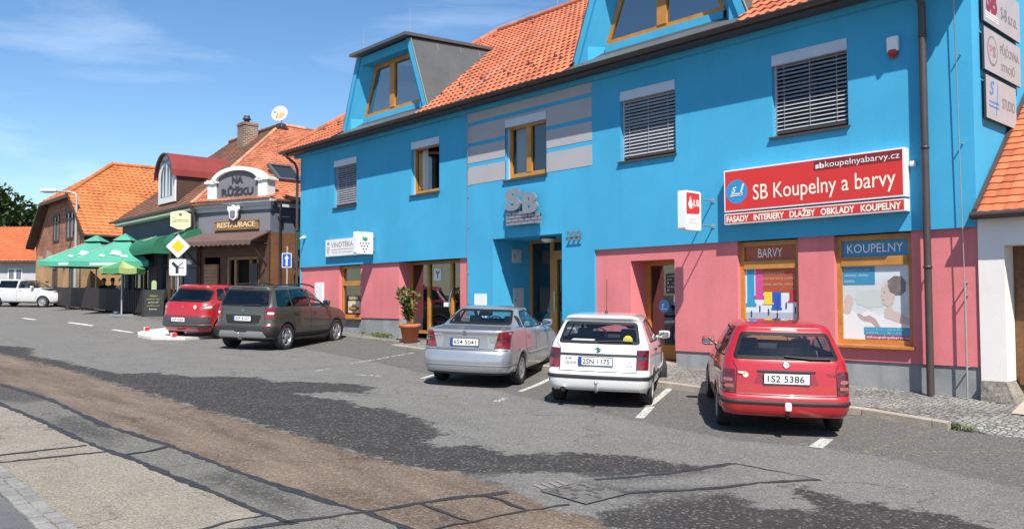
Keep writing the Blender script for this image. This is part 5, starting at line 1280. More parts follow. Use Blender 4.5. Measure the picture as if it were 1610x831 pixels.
# chimney and satellite dish
m = MB(); cx_, cy_ = -29.9, 1.95; BRK = brick_mat('chimney_brick', (.19,.085,.05), (.11,.055,.035), (.30,.25,.20), .22, .078, 'sum', .016)
m.box(cx_-.33,cx_+.33,cy_-.33,cy_+.33,7.5,9.25); m.box(cx_-.36,cx_+.36,cy_-.36,cy_+.36,9.12,9.22); ch = obj('chimney', m, BRK, rs)
m = MB(); m.lathe([(.12,9.25),(.12,9.40),(.20,9.44),(.15,9.50),(.12,9.56),(.14,9.60),(0,9.62)], 12, Matrix.Translation((cx_-.1,cy_,0))); obj('chimney_cap', m, DKTRIM, ch)
t = thing('satellite_dish', 'white satellite dish on the ridge above the restaurant', 'satellite dish', (-28.1,2.6,8.95))
m = MB(); aim = Vector((.62,-.74,.28)).normalized(); M_ = Matrix.Translation((-27.75,2.4,9.36)) @ aim.to_track_quat('Z','Y').to_matrix().to_4x4()
m.lathe([(0,0),(.14,.012),(.26,.045),(.345,.08),(.355,.075),(.26,.025),(.14,-.01),(0,-.02)], 26, M_); obj('reflector', m, mat('dish_white', (.62,.60,.57), .5), t)
m = MB(); ca = mat('rust_stain', (.50,.26,.11), .7)
for xx in (-.12,.02,.14): m.plate([(xx-.04,-.20),(xx+.05,-.20),(xx+.07,.05),(xx+.02,.16),(xx-.02,.02)], M_ @ Vector((0,0,.058)), M_.to_3x3() @ X, M_.to_3x3() @ Y, .002)
obj('stain', m, ca, t)
m = MB(); m.tube([(-27.9,2.55,8.85),(-27.9,2.55,9.33),(-27.78,2.42,9.36)], .025, 6); m.tube([M_ @ Vector((0,-.42,.08)), M_ @ Vector((0,-.2,.5))], .012, 5); m.bbox(M_ @ Vector((0,-.18,.52)), (.07,.07,.1), .01); obj('mast', m, STEELB, t)
# windows of the street wing
for a, b in ((-33.7,-31.2),(-30.0,-27.5)):
    m = MB(); frame_mb(m, a, b, 1.4, 3.5, -1.62, .10, .06, [((a+b)/2,.10),(a+.65,.06),(b-.65,.06)], [(2.9,.06)]); wn = obj('window', m, WOODD, rs)
    m = MB(); m.quad((a,-1.6,1.4),(b,-1.6,1.4),(b,-1.6,3.5),(a,-1.6,3.5)); obj('pane', m, MATS['dark_glass'], wn)
# green awnings
def awning(label, P_, u0, u1, ztop, drop, out, n=8):
    t = thing('awning', label, 'awning', P_((u0+u1)/2, ztop-drop, 0)); m = MB(); prev = None
    for k in range(n+1):
        a = math.pi/2*k/n; cur = (-out*math.sin(a), ztop-drop*.75*(1-math.cos(a)))
        if prev: m.add([P_(u0,prev[1],prev[0]),P_(u1,prev[1],prev[0]),P_(u1,cur[1],cur[0]),P_(u0,cur[1],cur[0])], [(0,1,2,3)], 0, True)
        prev = cur
    m.add([P_(u0,prev[1],prev[0]),P_(u1,prev[1],prev[0]),P_(u1,ztop-drop,prev[0]),P_(u0,ztop-drop,prev[0])], [(0,1,2,3)])
    for u in (u0, u1): m.add([P_(u,ztop,0)]+[P_(u,ztop-drop*.75*(1-math.cos(math.pi/2*k/n)),-out*math.sin(math.pi/2*k/n)) for k in range(n+1)]+[P_(u,ztop-drop,-out),P_(u,ztop-drop,0)], [tuple(range(n+4))])
    obj('awning_cloth', m, AWN, t)
    m = MB(); um = (u0+u1)/2; q = []
    for k in (1.5, 4.5): a = math.pi/2*k/n; q.append((-out*math.sin(a)-.02, ztop-drop*.75*(1-math.cos(a))+.02))
    for du in (-.5, 0, .5): m.add([P_(um+du*.8-.08,q[0][1],q[0][0]),P_(um+du+.02,q[0][1],q[0][0]),P_(um+du*.4+.08,q[1][1],q[1][0]),P_(um+du*.4-.03,q[1][1],q[1][0])], [(0,1,2,3)])
    obj('awning_print', m, mat('awning_gold', (.45,.50,.30), .7), t)
awning('green cloth awning over the far street window of the restaurant', PL, -31.5, -28.7, 4.08, .75, .7)
awning('green cloth awning beside the restaurant entrance canopy', PL, -27.5, -25.7, 4.14, .72, .7)
awning('green cloth awning on the side street wall next to the blue building', PR, .55, 2.6, 4.15, .85, .75)
# pub sign
t = thing('pub_sign', 'pale yellow shield shaped pub sign hanging by the restaurant corner', 'sign', (-26.3,-1.75,4.1))
U_ = Vector((.62,.78,0)).normalized(); O_ = Vector((-26.05,-2.35,4.42)); m = MB()
m.plate([(-.36,.30),(-.36,-.20),(-.10,-.32),(.12,-.34),(.36,-.22),(.36,.24),(.12,.36),(-.1,.36)], O_, U_, Z, .12, 0, off=-.06); obj('sign_box', m, mat('pub_cream', (.62,.60,.34), .5), t)
m = MB(); m.text('Gambrinus', O_+U_*-.30+Z*-.06, U_, Z, w=.60, h=.17, th=.004, off=.061, shear=.3); m.plate(circle(0,.22,.06,10), O_, U_, Z, .004, off=.061); m.box(0,0,0,0,0,0); obj('lettering', m, mat('pub_green', (.10,.16,.06), .5), t)
m = MB(); m.tube([O_+Z*.3, Vector((-26.05,-1.75,4.75))], .02, 6); obj('bracket', m, DKTRIM, t)

# ================================================================== BRICK HOUSE BEYOND
bh = thing('brick_house', 'unplastered brick house with a half hipped orange tiled roof beyond the terrace', 'house', (-45.4, 3, 1.2))
BRK2 = brick_mat('hollow_brick', (.30,.105,.055), (.25,.085,.045), (.26,.17,.12), .36, .24, 'xz', .02)
yb = -1.6; xr, xl, xm = -39.9, -50.9, -45.4
m = MB()
wall(m, xl, xr, 3.9, 4.8, [], PF(yb)); m.add([(xl+.2,yb,4.8),(xr,yb,4.8),(-42.75,yb,6.98),(-48.05,yb,6.98)], [(0,1,2,3)])
w_ = obj('gable_wall', m, BRK2, bh)
m = MB(); wall(m, xl, xr, .5, 3.9, [], PF(yb)); m.quad((xr,yb,.5),(xr,14,.5),(xr,14,4.8),(xr,yb,4.8)); m.quad((xl,yb,.5),(xl,14,.5),(xl,14,4.8),(xl,yb,4.8))
obj('lower_wall', m, mat('bare_plaster', (.36,.215,.095), .9, noise=(.9,.25), fine=(9,.2)), bh)
m = MB(); rnd = random.Random(5)
for k in range(16):
    cx_ = xl+.5+(xr-xl-1)*(k+.5)/16; zz = rnd.uniform(3.6,4.0); s_ = rnd.uniform(.3,.65)
    m.plate([(cx_+s_*math.cos(a)*rnd.uniform(.6,1.2), zz+s_*.55*math.sin(a)*rnd.uniform(.6,1.3)) for a in np.arange(0,6.2,.6)], (0,yb-.002,0), X, Z, .003+.0007*k)
obj('render_patch', m, mat('old_render', (.36,.27,.19), .9, noise=(2,.25)), bh)
for x0_, x1_, z0_, z1_ in ((-44.35,-42.95,4.75,6.25),(-47.0,-45.75,4.75,6.25)):
    m = MB(); frame_mb(m, x0_, x1_, z0_, z1_, yb-.05, .09, .08, [((x0_+x1_)/2,.10)], [(z0_+1.05,.07)]); wn = obj('window', m, WOODD, bh)
    m = MB(); m.quad((x0_,yb-.01,z0_),(x1_,yb-.01,z0_),(x1_,yb-.01,z1_),(x0_,yb-.01,z1_)); obj('pane', m, mat('grey_glass', (.10,.12,.14), .08), wn)
for x0_, x1_ in ((-46.9,-46.0),(-43.6,-42.6)):
    m = MB(); frame_mb(m, x0_, x1_, 1.9, 3.3, yb-.05, .08, .07, [((x0_+x1_)/2,.08)]); wn = obj('window', m, WOODD, bh)
    m = MB(); m.quad((x0_,yb-.01,1.9),(x1_,yb-.01,1.9),(x1_,yb-.01,3.3),(x0_,yb-.01,3.3)); obj('pane', m, MATS['grey_glass'], wn)
ORB2 = tile_mat('bright_orange_tiles', (.47,.150,.050), .16, dirt=.12)
sx = (9.2-4.7)/(xm-(-39.45)); m = MB()
RV = Vector((xm+39.45,0,4.5)); L_ = RV.length
yv = yb-.45; t_h = (7.05-4.7)/4.5
tiles(m, (-39.45,0,4.7), Y, RV, lambda v: (yv if v/L_ < t_h else yv+(.95-yv)*(v/L_-t_h)/(1-t_h), 14), L_, course=.31, tw=.27, amp=.03, lip=.035, nseg=4)
LV = Vector((xm+51.35,0,4.5)); 
tiles(m, (-51.35,0,4.7), -Y, LV, lambda v: (-14, -(yv if v/L_ < t_h else yv+(.95-yv)*(v/L_-t_h)/(1-t_h))), L_, course=.31, tw=.27, amp=.03, lip=.035, nseg=3)
hx_ = 2.85; HV = Vector((0,.95-yv,9.2-7.0)); hl_ = HV.length
tiles(m, (xm,yv,7.0), X, HV, lambda v: (-hx_*(1-v/hl_), hx_*(1-v/hl_)), hl_, course=.31, tw=.27, amp=.03, lip=.035, nseg=4)
ridge_caps(m, (xm,.95,9.25), (xm,14,9.25), .12, .4); ridge_caps(m, (xm+hx_,yv,7.05), (xm,.95,9.25), .12, .4, 0, 1)
for f_ in range(len(m.f)): m.uv.setdefault(f_, [(.5,.5)]*len(m.f[f_]))
rf_ = obj('roof', m, ORB2, bh)
m = MB()
for s in (-1, 1):
    e = xm+s*5.95; h = xm+s*2.9
    m.add([(e,yv-.02,4.55),(h,yv-.02,6.88),(h,yv-.02,7.02),(e,yv-.02,4.72),(e,yb,4.5),(h,yb,6.85)], [(0,1,2,3),(0,4,5,1)])
m.box(xm-2.9,xm+2.9,yv-.05,yv+.02,6.84,7.0); m.quad((xm-2.9,yv,6.86),(xm+2.9,yv,6.86),(xm+2.9,yb,6.95),(xm-2.9,yb,6.95)); m.tube([(-39.4,yv,4.68),(-39.4,14,4.68)], .08, 8); m.box(-39.85,-39.5,yv,14,4.35,4.62)
obj('eaves_board', m, WOODD, rf_)
m = MB(); m.box(-46.1,-44.7,5.6,6.4,8.6,9.75); c1 = obj('chimney', m, BRK, rf_); m = MB(); m.box(-42.6,-41.9,9.5,10.1,7,10.1); m.box(-42.7,-41.8,9.4,10.2,10.1,10.2); obj('chimney', m, mat('grey_chimney', (.28,.28,.28), .8), rf_)
m = MB(); m.tube([(-49.2,1.5,6.2),(-49.2,1.5,8.9)], .06, 8); obj('vent_pipe', m, DKBROWN, rf_)
# orange annex between the brick house and the restaurant
m = MB(); m.box(-39.88,-36.2,.2,6,.6,4.3); 
an = thing('annex', 'low orange annex with grey flat roof between the brick house and the restaurant', 'building', (-38,1,.8))
obj('wall', m, mat('orange_render', (.42,.17,.06), .9, noise=(1,.12)), an); m = MB(); m.box(-39.9,-35.6,-.1,6,4.3,4.55); obj('roof', m, ZINC, an)
m = MB(); m.box(-39.0,-38.1,.15,.2,1.0,3.0); obj('door', m, WOODD, an)

# ================================================================== FAR LEFT: white cottage, tree
fr2 = Vector((-.737,.675,0)); rr2 = Vector((.675,.738,0))
O2 = Vector((4.474,-13.764,0))+fr2*58+rr2*-46.5; zg = gz(O2.x,O2.y)-.4
ct = thing('white_cottage', 'small white cottage with orange tiled roof at the far left behind the white car', 'house', (O2.x,O2.y,zg))
def CT(u, d, z): q = O2+rr2*u+fr2*d; return (q.x,q.y,z)
m = MB(); m.quad(CT(0,0,zg),CT(16,0,zg),CT(16,0,4.5),CT(0,0,4.5)); m.quad(CT(16,0,zg),CT(16,7,zg),CT(16,7,4.5),CT(16,0,4.5)); m.quad(CT(0,0,zg),CT(0,7,zg),CT(0,7,4.5),CT(0,0,4.5)); obj('wall', m, mat('cottage_white', (.38,.39,.405), .9, noise=(.8,.06)), ct)
m = MB(); tiles(m, CT(-.4,-.45,4.25), rr2, fr2*3.9+Z*2.75, lambda v: (0,16.8), 4.75, course=.31, tw=.27, amp=.03, lip=.035, nseg=3)
m.quad(CT(-.4,3.45,7),CT(16.4,3.45,7),CT(16.4,7.4,4.25),CT(-.4,7.4,4.25)); m.add([CT(16,0,4.4),CT(16,3.45,6.9),CT(16,7,4.4)], [(0,1,2)])
for f_ in range(len(m.f)): m.uv.setdefault(f_, [(.5,.5)]*len(m.f[f_]))
obj('roof', m, tile_mat('red_orange_tiles', (.50,.115,.045), .12), ct)
for u, ww in ((11.5,1.0), (8.2,1.0)):
    m = MB()
    m.plate([(u-ww/2,2.75),(u+ww/2,2.75),(u+ww/2,3.75),(u-ww/2,3.75)], (O2.x,O2.y,0), rr2, Z, .05, 0); 
    for s in (-.26, .26): m.plate([(u+s*ww-ww*.18,2.83),(u+s*ww+ww*.18,2.83),(u+s*ww+ww*.18,3.67),(u+s*ww-ww*.18,3.67)], (O2.x,O2.y,0), rr2, Z, .01, 1, off=.05)
    obj('window', m, [WHITEPL, MATS['grey_glass']], ct)
m = MB(); m.obox(CT(8,-.5,4.2), rr2, fr2, Z, 17, .12, .12); obj('gutter', m, DKBROWN, ct)
def tree(label, base, h, rad, seed, cols, cat='tree', leaf=.50, n=9500, group=None):
    rn = random.Random(seed); b = Vector(base); t = thing('tree', label, cat, base, group=group); m = MB(); f = MB(); tips = []
    m.tube([b-Z*.3, b+Z*h*.2, b+Vector((.2,.1,h*.45)), b+Vector((.1,-.1,h*.75))], [h*.035,h*.028,h*.018,h*.006], 8)
    cl = []
    for k in range(34):
        a = rn.uniform(0,6.28); el = rn.uniform(-.35,1.0); rr_ = rad*rn.uniform(.45,1.0)
        c = b+Z*h*.62+Vector((math.cos(a)*math.cos(el)*rr_, math.sin(a)*math.cos(el)*rr_, math.sin(el)*h*.36*rn.uniform(.7,1))); cl.append((c, rad*rn.uniform(.20,.42)))
        s = b+Z*h*rn.uniform(.3,.6); m.tube([s, s.lerp(c,.5)+Z*.3, c], [h*.012,h*.008,.02], 5)
    for _ in range(n):
        c, r_ = cl[rn.randrange(len(cl))]; v = Vector((rn.gauss(0,1),rn.gauss(0,1),rn.gauss(0,1))); v = v.normalized()*r_*rn.random()**.4
        p = c+Vector((v.x,v.y,v.z*.75)); d = Vector((rn.gauss(0,1),rn.gauss(0,1),rn.gauss(0,.6))).normalized(); s_ = d.orthogonal().normalized(); L_ = leaf*rn.uniform(.6,1.3)
        f.add([p-d*L_*.5, p+s_*L_*.35, p+d*L_*.5, p-s_*L_*.35], [(0,1,2,3)])
    obj('trunk', m, mat('bark', (.10,.075,.05), .9), t); obj('crown', f, cols, t)
LEAFG = leafmat('tree_leaf', (.05,.085,.025), .55)
tree('broad green tree behind the white cottage roof', (-81.5,2.6,1.6), 9.9, 4.6, 3, LEAFG)
# ================================================================== CARS
def pchip(xs, ys, xq):
    xs, ys = np.array(xs, float), np.array(ys, float); h = np.diff(xs); d = np.diff(ys)/h; m = np.zeros_like(ys)
    for i in range(1, len(xs)-1):
        if d[i-1]*d[i] > 0: w1, w2 = 2*h[i]+h[i-1], h[i]+2*h[i-1]; m[i] = (w1+w2)/(w1/d[i-1]+w2/d[i])
    m[0], m[-1] = d[0], d[-1]
    i = np.clip(np.searchsorted(xs, xq, 'right')-1, 0, len(xs)-2); t = (xq-xs[i])/h[i]
    return (2*t**3-3*t**2+1)*ys[i]+(t**3-2*t**2+t)*h[i]*m[i]+(-2*t**3+3*t**2)*ys[i+1]+(t**3-t**2)*h[i]*m[i+1]
def paint(name, c, metal=0., rough=.35):
    return mat(name, c, rough, metal, .5, noise=(2.5, .05), coat=1.0, coords='object')
RUBBER = mat('tyre_rubber', (.018,.018,.019), .85, noise=(9,.2), coords='object'); ALLOY = mat('alloy_rim', (.42,.43,.44), .35, metal=.7); STEELR = mat('wheel_cover', (.30,.31,.32), .45, metal=.4)
BLKPL = mat('black_plastic', (.022,.022,.024), .6); UNDER = mat('underbody', (.010,.010,.010), .95); SEAT = mat('seat_cloth', (.08,.08,.085), .9); SEATL = mat('seat_light', (.14,.14,.15), .9)
SEAL = mat('window_seal', (.010,.010,.012), .6, spec=.2); CGLASS = glass('car_glass', (.86,.90,.88), 1.0); TGLASS = glass('tinted_glass', (.10,.115,.12), 1.0)
LRED = mat('tail_red', (.17,.006,.010), .12, coat=1); LDRED = mat('tail_dark_red', (.085,.005,.010), .12, coat=1); LCLR = mat('tail_clear', (.55,.50,.48), .15, coat=1); LPINK = mat('tail_pink', (.30,.09,.08), .15, coat=1)
PLATEW = mat('plate_white', (.70,.70,.68), .4); PLATEB = mat('plate_blue', (.01,.05,.30), .4); CHROME = mat('chrome', (.65,.65,.65), .12, metal=1); GAP = mat('shut_line', (.008,.008,.008), .8)
MIRR = mat('mirror_glass', (.6,.65,.68), .02, metal=1); CARDK = mat('cabin_dark', (.02,.02,.022), .9)

def outline(xr, xf, w, p):
    b, bf = p['barrel'], p['ftaper']; k = w/p['wmax']; P = []
    we = w*(1-b); wf = w*(1-bf); rcy, rcx = p['rcy']*k, p['rcx']*k; bow, bowf = p['bow']*k, p['bowf']*k; fcy, fcx = p['fcy']*k, p['fcx']*k
    rcy = min(rcy, we*.8); fcy = min(fcy, wf*.8); L_ = xf-xr
    if rcx+fcx+bow+bowf > L_*.8: s = L_*.8/(rcx+fcx+bow+bowf); rcx *= s; fcx *= s; bow *= s; bowf *= s
    n1, n2, n3 = 12, 9, 64
    for i in range(n1): y = (we-rcy)*i/n1; P.append((xr+bow*(y/we)**2, y))
    x0 = xr+bow*((we-rcy)/we)**2
    for i in range(n2): a = math.pi/2*i/n2; P.append((x0+rcx*(1-math.cos(a)), we-rcy+rcy*math.sin(a)))
    xa = x0+rcx; x1 = xf-bowf*((wf-fcy)/wf)**2; xb = x1-fcx
    for i in range(n3):
        s = i/n3; P.append((xa+(xb-xa)*s, w*(1-b*max(0,1-2*s)**2-bf*max(0,2*s-1)**2)))
    for i in range(n2): a = math.pi/2*i/n2; P.append((xb+fcx*math.sin(a), wf-fcy+fcy*math.cos(a)))
    for i in range(n1+1): y = (wf-fcy)*(1-i/n1); P.append((xf-bowf*(y/wf)**2, y))
    return P
def inpoly(x, y, P):
    c = False
    for i in range(len(P)):
        (x0,y0),(x1,y1) = P[i], P[i-1]
        if (y0 > y) != (y1 > y) and x < (x1-x0)*(y-y0)/(y1-y0)+x0: c = not c
    return c
def roundp(P, r, n=4):
    out = []; N_ = len(P)
    for i in range(N_):
        p = Vector(P[i]); a = Vector(P[i-1])-p; b = Vector(P[(i+1) % N_])-p; ra = min(r, a.length*.45); rb = min(r, b.length*.45)
        A_, B_ = p+a.normalized()*ra, p+b.normalized()*rb
        for k in range(n+1): t = k/n; q = A_*(1-t)**2+p*2*t*(1-t)+B_*t*t; out.append((q.x,q.y))
    return out
def ccw(P): return P if sum(P[i-1][0]*P[i][1]-P[i][0]*P[i-1][1] for i in range(len(P))) > 0 else P[::-1]
def inset(P, d):
    P = ccw(P); out = []; N_ = len(P)
    for i in range(N_):
        a = Vector(P[i])-Vector(P[i-1]); b = Vector(P[(i+1) % N_])-Vector(P[i])
        if a.length < 1e-6 or b.length < 1e-6: a = b = (a+b)
        n_ = Vector((-a.y,a.x)).normalized()+Vector((-b.y,b.x)).normalized(); n_.normalize()
        out.append((P[i][0]+n_.x*d, P[i][1]+n_.y*d))
    return out
def dense(P, st=.05):
    out = []
    for i in range(len(P)):
        a, b = Vector(P[i]), Vector(P[(i+1) % len(P)]); n = max(1, int((b-a).length/st)); out += [tuple(a.lerp(b, k/n)) for k in range(n)]
    return out
AX = {'rear': (lambda a,b: Vector((-4,a,b)), X), 'front': (lambda a,b: Vector((6,a,b)), -X), 'left': (lambda a,b: Vector((a,4,b)), -Y), 'right': (lambda a,b: Vector((a,-4,b)), Y), 'top': (lambda a,b: Vector((a,b,5)), -Z)}
class Car:
    def __init__(s, name, label, group, loc, head, p, pnt):
        s.p = p; s.pnt = pnt; s.t = thing(name, label, 'car', loc, head, group)
        lx, ly = loc[0], loc[1]; e = .6
        nrm = Vector((-(gz(lx+e,ly)-gz(lx-e,ly))/(2*e), -(gz(lx,ly+e)-gz(lx,ly-e))/(2*e), 1)).normalized()
        hx = Vector((math.cos(head), math.sin(head), 0)); hx = (hx-nrm*hx.dot(nrm)).normalized(); hy = nrm.cross(hx)
        s.t.location = (lx, ly, gz(lx, ly)+p.get('lift', 0.)); s.t.rotation_euler = Matrix((hx, hy, nrm)).transposed().to_euler()
        K = p['keys']; tt = np.arange(len(K)); q = np.concatenate([np.linspace(i, i+1, max(2, int(math.dist(K[i][:3:1], K[i+1][:3:1])/.035)+1))[:-1] for i in range(len(K)-1)]+[[len(K)-1]])
        zz, xr, xf, w = [pchip(tt, [k[j] for k in K], q) for j in range(4)]
        s.rings = []; s.z = zz
        for z, a, b, c in zip(zz, xr, xf, w):
            h = [(x-p['ro'], y) for x, y in outline(a, b, c, p)]
            s.rings.append(([(x,y) for x,y in h]+[(x,-y) for x,y in h[::-1][1:-1]], z))
        n = s.n = len(s.rings[0][0]); V = [(x,y,z) for ring, z in s.rings for x,y in ring]
        F = [(i*n+k, i*n+(k+1) % n, (i+1)*n+(k+1) % n, (i+1)*n+k) for i in range(len(s.rings)-1) for k in range(n)]
        h = (n+2)//2; top = (len(s.rings)-1)*n
        cap = [(top+k, top+k+1, top+n-k-1, top+(n-k) % n) for k in range(h-1)]; bot = [(k, (n-k) % n, n-k-1, k+1) for k in range(h-1)]
        cap = [tuple(dict.fromkeys(f)) for f in cap+bot]; cap = [f for f in cap if len(f) > 2]
        s.V, s.F = V, F; s.cap = cap; s.bvh = BVHTree.FromPolygons([Vector(v) for v in V], F+cap); s.cuts = []
    def hit(s, ax, a, b):
        o, d = AX[ax]; o = o(a, b); r_ = s.bvh.ray_cast(o, d)
        if r_[0] is None:
            r_ = s.bvh.find_nearest(o+d*4); 
        return r_[0], r_[1]
    def decal(s, mb, P, ax, off=.006, mi=0, band=0., bmi=1, skirt=.012, st=.06):
        P = ccw(dense(P, st)); n = len(P); pts = [Vector(q) for q in P]; loops = [list(range(n))]
        if band:
            I = inset(P, band); loops.append(list(range(len(pts), len(pts)+len(I)))); pts += [Vector(q) for q in I]
        x0, x1 = min(q[0] for q in P), max(q[0] for q in P); y0, y1 = min(q[1] for q in P), max(q[1] for q in P)
        I2 = inset(P, st*.6)
        a = x0+st
        while a < x1:
            b = y0+st
            while b < y1:
                if inpoly(a, b, I2): pts.append(Vector((a, b)))
                b += st*1.6
            a += st*1.6
        edges = [(L_[i], L_[(i+1) % len(L_)]) for L_ in loops for i in range(len(L_))]
        v2, e2, tri, *_ = delaunay_2d_cdt(pts, edges, [], 0, 1e-5)
        tri = [f for f in tri if inpoly(sum(v2[i].x for i in f)/len(f), sum(v2[i].y for i in f)/len(f), P)]
        W_ = []; 
        for q in v2:
            h_, nr = s.hit(ax, q.x, q.y); d = AX[ax][1]
            if nr.dot(d) > 0: nr = -nr
            W_.append((h_+nr*off, h_-nr*(skirt-off)))
        I_ = inset(P, band) if band else None
        flip = ax in ('rear', 'left') 
        for f in tri:
            m_ = mi
            if band and not inpoly(sum(v2[i].x for i in f)/len(f), sum(v2[i].y for i in f)/len(f), I_): m_ = bmi
            mb.add([W_[i][0] for i in f], [tuple(range(len(f)))], m_, True)
        ec = {}
        for f in tri:
            for i in range(len(f)): ec[(f[i], f[(i+1) % len(f)])] = 1
        for (i, j) in ec:
            if (j, i) not in ec: mb.add([W_[i][0], W_[j][0], W_[j][1], W_[i][1]], [(0,1,2,3)], bmi if band else mi)
        return mb
    def cut(s, P, ax): s.cuts.append((ax, P))
    def wrap(s, mb, z0, z1, xmax, off=.008, mi=0, xmin=-9, n=4, round_=True):
        """band that follows the body at height z0..z1, round the tail up to xmax (car x)"""
        zs = np.linspace(z0, z1, n)
        def ring(z):
            i = int(np.clip(np.searchsorted(s.z, z)-1, 0, len(s.z)-2)); t = (z-s.z[i])/(s.z[i+1]-s.z[i]+1e-9); A_, B_ = s.rings[i][0], s.rings[i+1][0]
            return [Vector((a[0]*(1-t)+b[0]*t, a[1]*(1-t)+b[1]*t)) for a, b in zip(A_, B_)]
        G = []
        for j, z in enumerate(zs):
            r_ = ring(z); N_ = len(r_); row = []
            e = off if 0 < j < n-1 or not round_ else off*.55
            for k in range(N_):
                tn = r_[(k+1) % N_]-r_[k-1]; nn = Vector((tn.y,-tn.x)).normalized()
                if nn.dot(r_[k]-Vector((1.3,0))) < 0: nn = -nn
                row.append((r_[k].x, r_[k].x+nn.x*e, r_[k].y+nn.y*e, r_[k].x-nn.x*.01, r_[k].y-nn.y*.01, z))
            G.append(row)
        N_ = len(G[0]); ok = [xmin <= G[n//2][k][0] <= xmax for k in range(N_)]
        for k in range(N_):
            k2 = (k+1) % N_
            if not (ok[k] and ok[k2]): continue
            for j in range(n-1): mb.add([(G[a][b][1],G[a][b][2],G[a][b][5]) for a,b in ((j,k),(j,k2),(j+1,k2),(j+1,k))], [(0,1,2,3)], mi, True)
            for j in (0, n-1): mb.add([(G[j][k][1],G[j][k][2],G[j][k][5]),(G[j][k2][1],G[j][k2][2],G[j][k2][5]),(G[j][k2][3],G[j][k2][4],G[j][k2][5]),(G[j][k][3],G[j][k][4],G[j][k][5])], [(0,1,2,3)], mi)
        return mb
    def body(s):
        p = s.p; r_ = p['wr']; mb = MB(); V = s.V; wc = [(0, r_), (p['wb'], r_)]
        cutp = [(ax, inset(P, .012)) for ax, P in s.cuts]
        mb.v = list(V)
        for f in s.F+s.cap:
            c = sum((Vector(V[i]) for i in f), Vector())/len(f); nr = (Vector(V[f[1]])-Vector(V[f[0]])).cross(Vector(V[f[-1]])-Vector(V[f[0]])); 
            if nr.length > 1e-12: nr.normalize()
            drop = False
            if abs(c.y) > .35 and abs(nr.z) < .8:
                for cx, cz in wc:
                    if math.hypot(c.x-cx, c.z-cz) < r_+.042: drop = True
            for ax, P in cutp:
                if ax == 'rear' and abs(nr.x) > .15 and c.x < 1.6 and inpoly(c.y, c.z, P): drop = True
                if ax == 'front' and abs(nr.x) > .15 and c.x > 1.2 and inpoly(c.y, c.z, P): drop = True
                if ax in ('left','right') and abs(nr.y) > .5 and (c.y > 0) == (ax == 'left') and inpoly(c.x, c.z, P): drop = True
            if drop: continue
            mb.f.append(f); mb.m.append(0); mb.sm.append(True)
        o = obj('body', mb, s.pnt, s.t, local=True)
        # underside, wheel wells, cabin
        u = MB(); L_ = p['len']; w = p['wmax']
        u.box(.35-p['ro'], L_-.5-p['ro'], -w+.22, w-.22, .22, .30); u.box(r_+.08, p['wb']-r_-.08, -w+.06, w-.06, .24, .34); u.box(.2-p['ro'], L_-.3-p['ro'], -w+.25, w-.25, .30, p['belt']-.12)
        for cx in (0, p['wb']):
            for sg in (-1, 1):
                n = 14; R_ = r_+.055; y0, y1 = sg*(w-.26), sg*(w-.035)
                A_ = [(cx+R_*math.cos(math.pi*k/n), r_*.9+R_*math.sin(math.pi*k/n)) for k in range(n+1)]
                for a, b in zip(A_[:-1], A_[1:]): u.quad((a[0],y0,a[1]),(b[0],y0,b[1]),(b[0],y1,b[1]),(a[0],y1,a[1]))
                u.add([(a[0],y0,a[1]) for a in A_], [tuple(range(n+1))])
        obj('underbody', u, UNDER, s.t, local=True)
        return o
    def arches(s, m_, width=.05, off=.010, name='wheel_arch'):
        p = s.p; r_ = p['wr']
        for cx in (0, p['wb']):
            for ax in ('left','right'):
                mb = MB(); n = 22; a0 = R(p.get('arch0', -14)); prev = None
                for k in range(n+1):
                    a = a0+(math.pi-2*a0)*k/n; row = []
                    for rr, o_ in ((r_+.026, off*.3), (r_+.034, off), (r_+.034+width*.6, off), (r_+.034+width, .001)):
                        x, z = cx+rr*math.cos(a), r_+rr*math.sin(a); h_, nr = s.hit(ax, x, max(z, s.z[0]+.01)); h_ = Vector((x, h_.y, z)); sg = 1 if ax == 'left' else -1
                        row.append(h_+Vector((0, sg*o_, 0)))
                    row.insert(0, row[0]-Vector((0, (1 if ax == 'left' else -1)*.10, 0)))
                    if prev: mb.add(prev+row, [(i, i+1, 6+i-0, 5+i) for i in range(4)], 0, True)
                    prev = row
                obj(name, mb, m_, s.t, local=True)
